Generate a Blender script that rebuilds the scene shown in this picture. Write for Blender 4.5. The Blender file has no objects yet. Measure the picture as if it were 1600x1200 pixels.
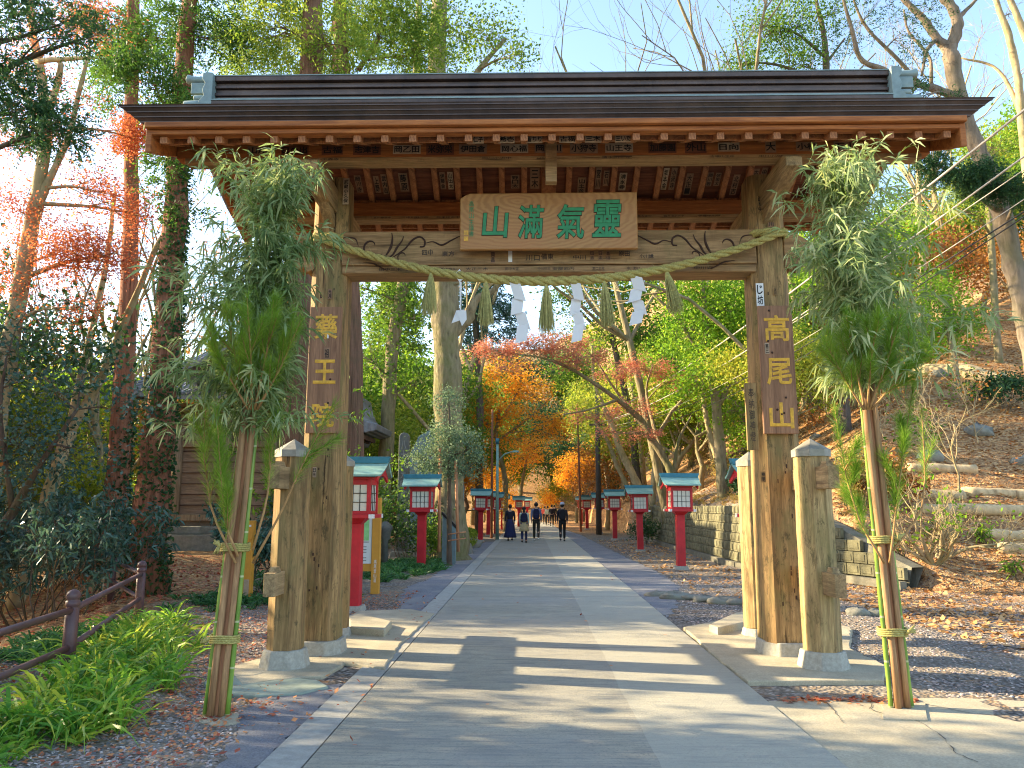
import bpy, math, random
import numpy as np
from mathutils import Vector, Matrix
R = math.radians
sc = bpy.context.scene
COL = sc.collection
PI = math.pi

# ------------------------------------------------------------ camera, sky, sun, exposure
F_PX, PITCH, YAW, EYE = 1207.0, R(9.0), R(1.4), 1.6
cam = bpy.data.cameras.new('camera')
cam.sensor_width = 36.0
cam.lens = F_PX / 1600 * 36.0
cam.clip_start = 0.05
cam.clip_end = 3000
camo = bpy.data.objects.new('camera', cam)
camo.location = (0, 0, EYE)
camo.rotation_euler = (PI / 2 + PITCH, 0, YAW)
COL.objects.link(camo)
sc.camera = camo

SUN_EL = R(22)
SUN_TO = Vector((-0.975, 0.2, 0)).normalized()          # horizontal direction towards the sun
w = bpy.data.worlds.new('World')
sc.world = w
w.use_nodes = True
nt = w.node_tree
sky = nt.nodes.new('ShaderNodeTexSky')
sky.sky_type = 'NISHITA'
sky.sun_disc = False
sky.sun_elevation = SUN_EL
sky.sun_rotation = math.atan2(SUN_TO.x, SUN_TO.y)
sky.air_density = 1.0
sky.dust_density = 1.0
sky.ozone_density = 1.0
bg = nt.nodes['Background']
bg.inputs[1].default_value = 0.15
nt.links.new(sky.outputs[0], bg.inputs[0])

sl = bpy.data.lights.new('sun', 'SUN')
sl.energy = 5.0
sl.angle = R(0.6)
sl.color = (1.0, 0.80, 0.50)
so = bpy.data.objects.new('sun', sl)
d = Vector((SUN_TO.x * math.cos(SUN_EL), SUN_TO.y * math.cos(SUN_EL), math.sin(SUN_EL)))
so.rotation_euler = d.to_track_quat('Z', 'Y').to_euler()
COL.objects.link(so)

sc.view_settings.view_transform = 'Standard'
sc.view_settings.look = 'None'
sc.view_settings.exposure = 1.95
sc.view_settings.gamma = 1.0
sc.render.engine = 'CYCLES'
try:
    sc.cycles.filter_width = 1.1
    sc.cycles.max_bounces = 8
    sc.cycles.diffuse_bounces = 4
    sc.cycles.transmission_bounces = 6
    sc.cycles.transparent_max_bounces = 8
except Exception:
    pass


# ------------------------------------------------------------ where a pixel of the photo lies in the place
def ray(px, py):
    x = (px - 800) / F_PX
    z = -(py - 600) / F_PX
    y2 = math.cos(PITCH) - z * math.sin(PITCH)
    z2 = math.sin(PITCH) + z * math.cos(PITCH)
    return (x * math.cos(YAW) - y2 * math.sin(YAW), x * math.sin(YAW) + y2 * math.cos(YAW), z2)


def at(px, py, Y):
    r = ray(px, py)
    t = Y / r[1]
    return Vector((r[0] * t, Y, r[2] * t + EYE))


def g(px, py, z=0.0):
    r = ray(px, py)
    t = (z - EYE) / r[2]
    return Vector((r[0] * t, r[1] * t, z))


# ------------------------------------------------------------ materials
def rgb(c):
    return (c[0], c[1], c[2], 1.0)


class NT:
    def __init__(s, name):
        s.m = bpy.data.materials.new(name)
        s.m.use_nodes = True
        s.t = s.m.node_tree
        s.b = s.t.nodes['Principled BSDF']
        s.out = s.t.nodes['Material Output']
        s.tc = None

    def n(s, typ, **kw):
        x = s.t.nodes.new(typ)
        for k, v in kw.items():
            setattr(x, k, v)
        return x

    def l(s, a, b):
        s.t.links.new(a, b)

    def coord(s, scale=(1, 1, 1), kind='Object', rot=(0, 0, 0)):
        tc = s.n('ShaderNodeTexCoord')
        mp = s.n('ShaderNodeMapping')
        mp.inputs['Scale'].default_value = scale
        mp.inputs['Rotation'].default_value = rot
        s.l(tc.outputs[kind], mp.inputs['Vector'])
        return mp.outputs[0]

    def noise(s, vec, scale, detail=4, rough=0.6, dist=0.0):
        x = s.n('ShaderNodeTexNoise')
        x.inputs['Scale'].default_value = scale
        x.inputs['Detail'].default_value = detail
        x.inputs['Roughness'].default_value = rough
        x.inputs['Distortion'].default_value = dist
        if vec is not None:
            s.l(vec, x.inputs['Vector'])
        return x.outputs['Fac']

    def ramp(s, fac, stops):
        x = s.n('ShaderNodeValToRGB')
        e = x.color_ramp.elements
        while len(e) < len(stops):
            e.new(0.5)
        for i, (p, c) in enumerate(stops):
            e[i].position = p
            e[i].color = rgb(c) if not isinstance(c, (int, float)) else (c, c, c, 1)
        s.l(fac, x.inputs['Fac'])
        return x.outputs['Color']

    def mix(s, fac, a, b, mode='MIX'):
        x = s.n('ShaderNodeMix', data_type='RGBA', blend_type=mode)
        for inp, v in ((x.inputs[0], fac), (x.inputs[6], a), (x.inputs[7], b)):
            if isinstance(v, (int, float)):
                inp.default_value = v
            elif isinstance(v, tuple):
                inp.default_value = rgb(v)
            else:
                s.l(v, inp)
        return x.outputs[2]

    def math(s, op, a, b=0.0, clamp=False):
        x = s.n('ShaderNodeMath', operation=op, use_clamp=clamp)
        for inp, v in ((x.inputs[0], a), (x.inputs[1], b)):
            if isinstance(v, (int, float)):
                inp.default_value = v
            else:
                s.l(v, inp)
        return x.outputs[0]

    def bump(s, h, strength=0.4, dist=0.02, chain=None):
        x = s.n('ShaderNodeBump')
        x.inputs['Strength'].default_value = strength
        x.inputs['Distance'].default_value = dist
        s.l(h, x.inputs['Height'])
        if chain is not None:
            s.l(chain, x.inputs['Normal'])
        s.l(x.outputs[0], s.b.inputs['Normal'])
        return x.outputs[0]

    def col(s, c):
        if isinstance(c, tuple):
            s.b.inputs['Base Color'].default_value = rgb(c)
        else:
            s.l(c, s.b.inputs['Base Color'])

    def rough(s, v):
        if isinstance(v, (int, float)):
            s.b.inputs['Roughness'].default_value = v
        else:
            s.l(v, s.b.inputs['Roughness'])


def m_wood(name, base, dark, axis=2, moss=0.0, grain=1.0, mosscol=(0.12, 0.14, 0.05), rough=0.8, spec=0.2, streak=0.5, crack=0.5):
    """weathered timber whose grain runs along the given axis"""
    k = NT(name)
    sca = [14 * grain] * 3
    sca[axis] = 0.9
    v = k.coord(tuple(sca))
    n1 = k.noise(v, 1.6, 6, 0.65, 0.6)
    n2 = k.noise(v, 7.0, 3, 0.6)
    v2 = k.coord((1, 1, 1))
    n3 = k.noise(v2, 1.7, 4, 0.6)
    c = k.ramp(n1, [(0.3, dark), (0.52, base), (0.72, tuple(min(1, x * 1.35) for x in base))])
    c = k.mix(k.ramp(n2, [(0.35, 0.0), (0.6, 1.0)]), k.mix(0.5, c, dark), c)
    c = k.mix(k.ramp(n3, [(0.38, 0.0), (0.65, streak)]), c, tuple(x * 0.62 for x in base))
    # broad weather stains running along the grain
    sc3 = [5.0] * 3
    sc3[axis] = 0.5
    ns = k.noise(k.coord(tuple(sc3)), 1.1, 5, 0.7, 0.5)
    c = k.mix(k.ramp(ns, [(0.50, 0.0), (0.66, min(1.0, streak * 1.5))]), c, tuple(x * 0.8 for x in dark))
    if moss > 0:
        n4 = k.noise(k.coord((3, 3, 0.9)), 1.3, 6, 0.7)
        c = k.mix(k.ramp(n4, [(0.48, 0.0), (0.68, moss)]), c, mosscol)
        n6 = k.noise(k.coord((9, 9, 3.0), rot=(0.1, 0.2, 0)), 1.6, 9, 0.8, 0.4)
        c = k.mix(k.ramp(n6, [(0.53, 0.0), (0.62, moss)]), c, (0.065, 0.055, 0.028))
    # drying cracks along the grain
    sc2 = [22 * grain] * 3
    sc2[axis] = 0.8
    n5 = k.noise(k.coord(tuple(sc2)), 1.0, 2, 0.5, 0.3)
    ck = k.ramp(n5, [(0.27, 0.0), (0.33, 1.0)])
    c = k.mix(k.math('MULTIPLY', k.math('SUBTRACT', 1.0, ck), crack), c, tuple(x * 0.35 for x in dark))
    k.col(c)
    k.rough(rough)
    k.b.inputs['Specular IOR Level'].default_value = spec
    b1 = k.bump(n1, 0.35, 0.01)
    k.bump(ck, 0.5 * crack + 0.1, 0.008, b1)
    return k.m


def m_plain(name, c, rough=0.6, metal=0.0, var=0.15, scale=6.0, bump=0.0, spec=0.4, dirt=None, dirt_amt=0.5):
    k = NT(name)
    v = k.coord()
    n = k.noise(v, scale, 5, 0.65)
    lo = tuple(x * (1 - var) for x in c)
    hi = tuple(min(1, x * (1 + var)) for x in c)
    col = k.ramp(n, [(0.3, lo), (0.7, hi)])
    if dirt:
        n2 = k.noise(v, scale * 0.4, 6, 0.7)
        col = k.mix(k.ramp(n2, [(0.5, 0.0), (0.7, dirt_amt)]), col, dirt)
    k.col(col)
    k.rough(rough)
    k.b.inputs['Metallic'].default_value = metal
    k.b.inputs['Specular IOR Level'].default_value = spec
    if bump:
        k.bump(k.noise(v, scale * 5, 5, 0.7), bump, 0.01)
    return k.m


def m_leaf(name, cols, trans=0.45, clump=0.5, rough=0.6, back=None, spec=0.3):
    """leaves: colour differs from leaf to leaf and from bough to bough; light comes through them"""
    k = NT(name)
    geo = k.n('ShaderNodeNewGeometry')
    oi = k.n('ShaderNodeObjectInfo')
    v = k.coord()
    n = k.noise(v, clump, 3, 0.6)
    a = k.math('MULTIPLY', geo.outputs['Random Per Island'], 0.55)
    b = k.math('MULTIPLY', n, 0.6)
    f = k.math('ADD', a, b)
    f = k.math('ADD', f, k.math('MULTIPLY', k.math('SUBTRACT', oi.outputs['Random'], 0.5), 0.25))
    f = k.math('SUBTRACT', f, 0.08)
    nst = len(cols)
    c = k.ramp(f, [(0.15 + 0.7 * i / (nst - 1), cc) for i, cc in enumerate(cols)])
    k.col(c)
    k.rough(rough)
    k.b.inputs['Specular IOR Level'].default_value = spec
    tr = k.n('ShaderNodeBsdfTranslucent')
    hs = k.mix(1.0, c, (1.0, 0.95, 0.62) if back is None else back, 'MULTIPLY')
    g2 = k.n('ShaderNodeGamma')
    g2.inputs[1].default_value = 0.85
    k.l(hs, g2.inputs[0])
    k.l(g2.outputs[0], tr.inputs['Color'])
    ms = k.n('ShaderNodeMixShader')
    ms.inputs[0].default_value = trans
    k.l(k.b.outputs[0], ms.inputs[1])
    k.l(tr.outputs[0], ms.inputs[2])
    k.l(ms.outputs[0], k.out.inputs['Surface'])
    return k.m


def m_bark(name, base, dark, moss=None, moss_amt=0.6, vs=5.0, strength=0.8, axis_scale=0.5):
    k = NT(name)
    v = k.coord((vs, vs, axis_scale))
    n = k.noise(v, 2.2, 7, 0.7, 0.8)
    vo = k.n('ShaderNodeTexVoronoi')
    vo.inputs['Scale'].default_value = 2.5
    k.l(v, vo.inputs['Vector'])
    h = k.math('ADD', n, k.math('MULTIPLY', vo.outputs['Distance'], 0.35))
    c = k.ramp(h, [(0.35, dark), (0.6, base), (0.85, tuple(min(1, x * 1.4) for x in base))])
    if moss:
        n2 = k.noise(k.coord(), 0.9, 6, 0.7)
        c = k.mix(k.ramp(n2, [(0.45, 0.0), (0.62, moss_amt)]), c, moss)
    k.col(c)
    k.rough(0.9)
    k.b.inputs['Specular IOR Level'].default_value = 0.15
    k.bump(h, strength, 0.05)
    return k.m


M = {}


def build_materials():
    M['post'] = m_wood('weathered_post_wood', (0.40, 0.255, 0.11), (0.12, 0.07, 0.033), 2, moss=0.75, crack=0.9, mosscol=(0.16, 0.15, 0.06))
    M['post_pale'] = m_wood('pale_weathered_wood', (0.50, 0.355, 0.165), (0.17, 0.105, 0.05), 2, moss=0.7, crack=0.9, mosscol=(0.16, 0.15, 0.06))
    M['beam'] = m_wood('lintel_wood', (0.40, 0.25, 0.12), (0.15, 0.085, 0.04), 0, moss=0.2, streak=0.4, crack=0.8)
    M['beam_y'] = m_wood('tie_beam_wood', (0.42, 0.29, 0.15), (0.16, 0.10, 0.055), 1, moss=0.25)
    M['eave'] = m_wood('eave_wood', (0.42, 0.155, 0.045), (0.19, 0.06, 0.022), 0, rough=0.6, streak=0.3, crack=0.25)
    M['rafter'] = m_wood('rafter_wood', (0.42, 0.185, 0.08), (0.18, 0.07, 0.032), 1, rough=0.7, streak=0.3, crack=0.3)
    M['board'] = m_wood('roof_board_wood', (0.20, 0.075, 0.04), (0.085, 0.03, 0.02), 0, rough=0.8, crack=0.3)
    M['plaque'] = m_plaque()
    M['signwood'] = m_wood('signboard_wood', (0.34, 0.185, 0.105), (0.17, 0.085, 0.05), 2, rough=0.7, streak=0.4, crack=0.4)
    M['greenpaint'] = m_plain('green_lettering', (0.02, 0.22, 0.085), 0.5, var=0.25, scale=12)
    M['darkgroove'] = m_plain('carved_groove', (0.045, 0.02, 0.012), 0.8, var=0.2)
    M['gold'] = m_plain('gold_lettering', (0.68, 0.37, 0.035), 0.45, var=0.3, scale=20, dirt=(0.30, 0.16, 0.06), dirt_amt=0.5)
    M['ink'] = m_plain('black_ink', (0.012, 0.011, 0.012), 0.8, var=0.1)
    M['inkfade'] = m_plain('faded_ink', (0.05, 0.035, 0.028), 0.8, var=0.2)
    M['sticker'] = m_plain('aged_paper', (0.42, 0.31, 0.21), 0.85, var=0.25, scale=9, dirt=(0.22, 0.13, 0.08))
    M['sticker_dark'] = m_plain('old_brown_paper', (0.25, 0.145, 0.085), 0.85, var=0.25, scale=9)
    M['sticker_white'] = m_plain('white_label', (0.72, 0.72, 0.70), 0.7, var=0.06)
    M['copper'] = m_roof()
    M['copper_blue'] = m_plain('blue_grey_copper', (0.19, 0.255, 0.25), 0.55, 0.2, var=0.2, scale=7, dirt=(0.30, 0.34, 0.27))
    M['concrete_base'] = m_plain('granite_base', (0.35, 0.335, 0.285), 0.85, var=0.22, scale=30, bump=0.3, dirt=(0.27, 0.25, 0.19), dirt_amt=0.6)
    M['capmetal'] = m_plain('weathered_cap_metal', (0.27, 0.26, 0.22), 0.6, 0.2, var=0.2, scale=12, dirt=(0.2, 0.2, 0.14))
    M['inscr'] = m_plain('carved_inscription', (0.30, 0.31, 0.29), 0.8, var=0.1)
    M['slab'] = m_slab()
    M['greenslab'] = m_plain('greenish_stone_slab', (0.24, 0.29, 0.24), 0.8, var=0.2, scale=8, bump=0.3, dirt=(0.27, 0.26, 0.2))
    M['road'] = m_road()
    M['roadedge'] = m_plain('road_edge_concrete', (0.33, 0.325, 0.29), 0.9, var=0.18, scale=14, bump=0.5, dirt=(0.2, 0.2, 0.19))
    M['asphalt'] = m_asphalt()
    M['ground'] = m_ground()
    M['rope'] = m_rope()
    M['straw'] = m_plain('dried_straw', (0.44, 0.41, 0.15), 0.85, var=0.35, scale=40)
    M['paper'] = m_paper()
    M['red'] = m_plain('red_paint', (0.50, 0.014, 0.024), 0.5, var=0.22, scale=3, dirt=(0.27, 0.035, 0.03), dirt_amt=0.75)
    M['white'] = m_plain('white_paint', (0.72, 0.72, 0.70), 0.5, var=0.05)
    M['lampglass'] = m_plain('frosted_lamp_pane', (0.68, 0.66, 0.56), 0.35, var=0.07, scale=5)
    M['black'] = m_plain('black_paint', (0.015, 0.015, 0.016), 0.5, var=0.1)
    M['teal'] = m_plain('patinated_copper', (0.20, 0.37, 0.33), 0.6, 0.1, var=0.2, scale=6, dirt=(0.33, 0.42, 0.33), dirt_amt=0.6)
    M['tealdark'] = m_plain('blue_green_copper', (0.035, 0.17, 0.22), 0.5, 0.1, var=0.2, scale=6)
    M['brownpaint'] = m_plain('brown_rail_paint', (0.10, 0.055, 0.06), 0.45, var=0.2, scale=8, dirt=(0.17, 0.12, 0.11), dirt_amt=0.5)
    M['bamboo'] = m_bamboo()
    M['cutwood'] = m_wood('fresh_timber', (0.55, 0.265, 0.13), (0.33, 0.14, 0.07), 2, rough=0.7, streak=0.25, crack=0.2)
    M['cutbark'] = m_wood('peeled_log', (0.43, 0.25, 0.12), (0.19, 0.10, 0.05), 2, rough=0.8, streak=0.5, crack=0.4)
    M['pineneedle'] = m_leaf('pine_needles', [(0.08, 0.19, 0.015), (0.19, 0.36, 0.03), (0.36, 0.48, 0.07)], 0.45, 2.0)
    M['pinetwig'] = m_plain('pine_twig_bark', (0.36, 0.20, 0.075), 0.8, var=0.3, scale=20)
    M['bambooleaf'] = m_leaf('bamboo_leaves', [(0.10, 0.17, 0.05), (0.21, 0.30, 0.12), (0.33, 0.42, 0.20), (0.55, 0.56, 0.30)], 0.45, 2.0)
    M['yellowpaint'] = m_plain('ochre_paint', (0.56, 0.26, 0.03), 0.6, var=0.1, scale=5, dirt=(0.35, 0.16, 0.03), dirt_amt=0.4)
    M['boardwhite'] = m_plain('map_panel', (0.62, 0.66, 0.66), 0.4, var=0.05)
    M['mapgreen'] = m_plain('map_green', (0.26, 0.58, 0.22), 0.5, var=0.2, scale=10)
    M['stone'] = m_plain('dark_stele_stone', (0.13, 0.14, 0.13), 0.7, var=0.25, scale=8, bump=0.4, dirt=(0.18, 0.21, 0.15))
    M['bluestone'] = m_plain('blue_grey_stele_stone', (0.15, 0.22, 0.23), 0.55, var=0.2, scale=4, bump=0.2, dirt=(0.17, 0.21, 0.17))
    M['rock'] = m_plain('garden_rock', (0.22, 0.215, 0.18), 0.9, var=0.35, scale=5, bump=0.7, dirt=(0.14, 0.16, 0.08))
    M['wall'] = m_plain('retaining_block', (0.165, 0.155, 0.09), 0.9, var=0.4, scale=3.5, bump=0.6, dirt=(0.09, 0.085, 0.045), dirt_amt=0.85)
    M['wallcore'] = m_plain('retaining_wall_core', (0.17, 0.16, 0.12), 0.9, var=0.3, scale=5, bump=0.4, dirt=(0.09, 0.085, 0.05))
    M['log'] = m_bark('cut_log', (0.46, 0.35, 0.20), (0.2, 0.13, 0.07), None, vs=3.0, strength=0.3)
    M['bark_cedar'] = m_bark('cedar_bark', (0.16, 0.085, 0.055), (0.05, 0.028, 0.02), (0.07, 0.075, 0.035), 0.4, 7.0, 1.0, 0.35)
    M['bark_red'] = m_bark('red_cedar_bark', (0.26, 0.11, 0.065), (0.045, 0.02, 0.014), (0.10, 0.08, 0.04), 0.3, 8.0, 1.0, 0.3)
    M['bark_grey'] = m_bark('grey_bark', (0.215, 0.175, 0.105), (0.075, 0.055, 0.035), (0.15, 0.155, 0.05), 0.7, 4.0, 1.0, 1.0)
    M['bark_pale'] = m_bark('pale_smooth_bark', (0.33, 0.255, 0.145), (0.13, 0.095, 0.055), (0.20, 0.20, 0.08), 0.5, 3.0, 0.5, 1.5)
    M['bark_mid'] = m_bark('grey_brown_bark', (0.185, 0.145, 0.105), (0.07, 0.052, 0.04), (0.12, 0.12, 0.05), 0.5, 4.0, 0.8, 1.0)
    M['bark_dark'] = m_bark('dark_bark', (0.11, 0.08, 0.06), (0.035, 0.025, 0.02), (0.07, 0.08, 0.03), 0.5, 5.0, 0.6, 1.0)
    M['twig'] = m_plain('twig_bark', (0.28, 0.21, 0.15), 0.9, var=0.3, scale=5)
    M['L_dark'] = m_leaf('dark_green_leaves', [(0.012, 0.045, 0.018), (0.03, 0.09, 0.03), (0.07, 0.15, 0.035)], 0.3, 0.7)
    M['L_blue'] = m_leaf('blue_green_leaves', [(0.02, 0.06, 0.045), (0.055, 0.13, 0.10), (0.15, 0.25, 0.20)], 0.25, 0.8, rough=0.35)
    M['L_mid'] = m_leaf('mid_green_leaves', [(0.035, 0.10, 0.012), (0.09, 0.20, 0.02), (0.20, 0.32, 0.03)], 0.55, 0.6)
    M['L_bright'] = m_leaf('bright_green_leaves', [(0.07, 0.20, 0.012), (0.18, 0.36, 0.02), (0.36, 0.48, 0.04)], 0.55, 0.6)
    M['L_yellow'] = m_leaf('yellow_green_leaves', [(0.09, 0.17, 0.012), (0.24, 0.32, 0.025), (0.46, 0.43, 0.05)], 0.5, 0.5)
    M['L_orange'] = m_leaf('orange_maple_leaves', [(0.58, 0.17, 0.014), (0.76, 0.33, 0.025), (0.82, 0.50, 0.05), (0.72, 0.22, 0.025)], 0.6, 0.5)
    M['L_red'] = m_leaf('red_maple_leaves', [(0.38, 0.07, 0.04), (0.56, 0.15, 0.07), (0.66, 0.26, 0.10)], 0.5, 0.7)
    M['L_pink'] = m_leaf('faded_red_maple_leaves', [(0.52, 0.14, 0.12), (0.66, 0.27, 0.20), (0.74, 0.38, 0.24)], 0.55, 0.7)
    M['L_rust'] = m_leaf('rust_leaves', [(0.20, 0.06, 0.02), (0.36, 0.14, 0.03), (0.50, 0.25, 0.06)], 0.4, 0.7)
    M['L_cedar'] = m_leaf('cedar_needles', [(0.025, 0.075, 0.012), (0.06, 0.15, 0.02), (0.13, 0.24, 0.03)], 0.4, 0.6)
    M['L_cedarlit'] = m_leaf('sunlit_cedar_needles', [(0.06, 0.14, 0.015), (0.15, 0.26, 0.025), (0.28, 0.34, 0.05)], 0.5, 0.5)  # paler copy of the cedar needles, with sunlight put into the colour
    M['L_oak'] = m_leaf('grey_green_leaves', [(0.06, 0.12, 0.07), (0.13, 0.22, 0.13), (0.24, 0.32, 0.19)], 0.35, 1.5)
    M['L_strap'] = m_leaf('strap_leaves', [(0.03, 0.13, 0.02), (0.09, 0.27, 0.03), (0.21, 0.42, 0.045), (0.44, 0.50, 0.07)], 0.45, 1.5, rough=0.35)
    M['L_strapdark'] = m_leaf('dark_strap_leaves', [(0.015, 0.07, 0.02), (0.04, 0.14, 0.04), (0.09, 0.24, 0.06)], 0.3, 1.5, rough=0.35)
    M['L_litter'] = m_leaf('fallen_leaves', [(0.24, 0.05, 0.03), (0.46, 0.12, 0.06), (0.56, 0.25, 0.10), (0.42, 0.20, 0.10)], 0.15, 1.5)
    M['L_littergold'] = m_leaf('golden_fallen_leaves', [(0.30, 0.12, 0.045), (0.50, 0.25, 0.09), (0.62, 0.37, 0.16), (0.50, 0.31, 0.15)], 0.15, 1.2)
    M['crack'] = m_plain('crack_dirt', (0.10, 0.09, 0.075), 0.9, var=0.3)
    M['L_hay'] = m_leaf('dry_grass', [(0.28, 0.17, 0.06), (0.45, 0.30, 0.10), (0.34, 0.36, 0.09)], 0.35, 1.0)
    M['pebble'] = m_pebble()
    M['jap_wall'] = m_wood('temple_timber', (0.33, 0.235, 0.16), (0.16, 0.105, 0.07), 0, crack=0.3)
    M['jap_post'] = m_wood('temple_post_timber', (0.38, 0.28, 0.18), (0.19, 0.13, 0.08), 2, crack=0.3)
    M['jap_dark'] = m_wood('temple_dark_timber', (0.13, 0.075, 0.055), (0.05, 0.03, 0.02), 0, crack=0.3)
    M['tile'] = m_tile()
    M['skin'] = m_plain('skin', (0.52, 0.32, 0.22), 0.6, var=0.05)
    M['cable_w'] = m_plain('pale_cable', (0.42, 0.38, 0.32), 0.6, var=0.05)
    M['cable_b'] = m_plain('black_cable', (0.015, 0.015, 0.017), 0.5, var=0.05)
    M['utilpole'] = m_plain('dark_utility_pole', (0.085, 0.07, 0.06), 0.7, var=0.2)


def m_plaque():
    k = NT('plaque_wood')
    v = k.coord((1.3, 1.0, 3.2))
    n0 = k.noise(v, 0.8, 2, 0.5)
    wv = k.n('ShaderNodeTexWave', wave_type='RINGS', rings_direction='Y')
    wv.inputs['Scale'].default_value = 3.6
    wv.inputs['Distortion'].default_value = 7.0
    wv.inputs['Detail'].default_value = 3
    wv.inputs['Detail Scale'].default_value = 1.2
    mp = k.n('ShaderNodeMapping')
    mp.inputs['Location'].default_value = (0.35, 0, -0.5)
    mp.inputs['Scale'].default_value = (1.0, 1.0, 2.2)
    tc = k.n('ShaderNodeTexCoord')
    k.l(tc.outputs['Object'], mp.inputs['Vector'])
    k.l(mp.outputs[0], wv.inputs['Vector'])
    c = k.ramp(wv.outputs['Fac'], [(0.1, (0.30, 0.142, 0.036)), (0.5, (0.345, 0.172, 0.046)), (0.9, (0.37, 0.19, 0.054))])
    c = k.mix(k.ramp(n0, [(0.45, 0.0), (0.7, 0.6)]), c, (0.37, 0.15, 0.04))
    k.col(c)
    k.rough(0.5)
    k.bump(wv.outputs['Fac'], 0.08, 0.01)
    return k.m


def m_roof():
    k = NT('dark_copper_roof')
    v = k.coord()
    n = k.noise(v, 2.5, 6, 0.7)
    c = k.ramp(n, [(0.3, (0.045, 0.035, 0.035)), (0.6, (0.10, 0.07, 0.06)), (0.8, (0.13, 0.115, 0.11))])
    k.col(c)
    k.rough(0.45)
    k.b.inputs['Metallic'].default_value = 0.35
    sx = k.n('ShaderNodeSeparateXYZ')
    k.l(v, sx.inputs[0])
    s = k.math('FRACT', k.math('MULTIPLY', sx.outputs[0], 1.6))
    seam = k.math('LESS_THAN', s, 0.015)
    z = k.math('FRACT', k.math('MULTIPLY', sx.outputs[2], 22.0))
    k.bump(k.math('ADD', k.math('MULTIPLY', seam, -1.0), k.math('MULTIPLY', z, 0.8)), 0.5, 0.012)
    return k.m


def m_slab():
    k = NT('gate_apron_concrete')
    v = k.coord()
    n = k.noise(v, 2.0, 7, 0.7)
    n2 = k.noise(v, 60, 3, 0.7)
    c = k.ramp(n, [(0.3, (0.30, 0.27, 0.19)), (0.55, (0.43, 0.38, 0.27)), (0.75, (0.50, 0.44, 0.32))])
    c = k.mix(k.ramp(n2, [(0.4, 0.35), (0.6, 0.0)]), c, (0.18, 0.17, 0.13))
    k.col(c)
    k.rough(0.9)
    k.bump(k.math('ADD', n, k.math('MULTIPLY', n2, 0.4)), 0.5, 0.02)
    return k.m


def m_road():
    k = NT('brushed_concrete_road')
    v = k.coord()
    n = k.noise(v, 0.8, 5, 0.6)
    n2 = k.noise(v, 55, 4, 0.75)
    vg = k.coord((2.2, 26, 1))
    gr = k.noise(vg, 1.0, 5, 0.75, 0.4)             # broom marks across the road
    n3 = k.noise(k.coord((0.5, 3, 1)), 1.2, 4, 0.6)
    sx = k.n('ShaderNodeSeparateXYZ')
    k.l(v, sx.inputs[0])
    c = k.ramp(n, [(0.3, (0.30, 0.28, 0.22)), (0.7, (0.39, 0.365, 0.285))])
    c = k.mix(k.ramp(gr, [(0.38, 0.7), (0.52, 0.0)]), c, (0.16, 0.165, 0.165))
    c = k.mix(k.ramp(n2, [(0.34, 0.65), (0.47, 0.0)]), c, (0.12, 0.125, 0.13))
    c = k.mix(k.ramp(n3, [(0.45, 0.0), (0.75, 0.35)]), c, (0.42, 0.40, 0.33))
    n5 = k.noise(v, 3.5, 8, 0.75, 0.6)
    c = k.mix(k.ramp(n5, [(0.52, 0.0), (0.68, 0.55)]), c, (0.20, 0.195, 0.17))
    n7 = k.noise(v, 0.35, 3, 0.6)
    c = k.mix(k.ramp(n7, [(0.45, 0.0), (0.6, 0.35)]), c, (0.26, 0.265, 0.265))
    # a later, paler and smoother strip along the right side
    wob = k.math('ADD', sx.outputs[0], k.math('MULTIPLY', n, 0.10))
    strip = k.math('GREATER_THAN', k.math('ADD', wob, k.math('MULTIPLY', sx.outputs[1], 0.004)), 0.86)
    c = k.mix(k.math('MULTIPLY', strip, 0.45), c, (0.42, 0.41, 0.34))
    # slab joints every 5 m
    j = k.math('FRACT', k.math('MULTIPLY', k.math('ADD', sx.outputs[1], 0.9), 0.2))
    jm = k.math('LESS_THAN', j, 0.0035)
    c = k.mix(k.math('MULTIPLY', jm, 0.75), c, (0.07, 0.07, 0.07))
    k.col(c)
    k.rough(0.85)
    k.b.inputs['Specular IOR Level'].default_value = 0.25
    h = k.math('ADD', k.math('MULTIPLY', gr, 1.0), k.math('MULTIPLY', n2, 0.9))
    k.bump(h, 0.75, 0.012)
    return k.m


def m_asphalt():
    k = NT('blue_grey_asphalt')
    v = k.coord()
    n = k.noise(v, 70, 4, 0.8)
    n2 = k.noise(v, 1.3, 6, 0.7)
    c = k.ramp(n, [(0.35, (0.095, 0.10, 0.12)), (0.6, (0.20, 0.205, 0.235)), (0.75, (0.33, 0.335, 0.355))])
    c = k.mix(k.ramp(n2, [(0.45, 0.0), (0.7, 0.6)]), c, (0.33, 0.31, 0.27))
    k.col(c)
    k.rough(0.9)
    k.bump(n, 0.7, 0.015)
    return k.m


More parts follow.
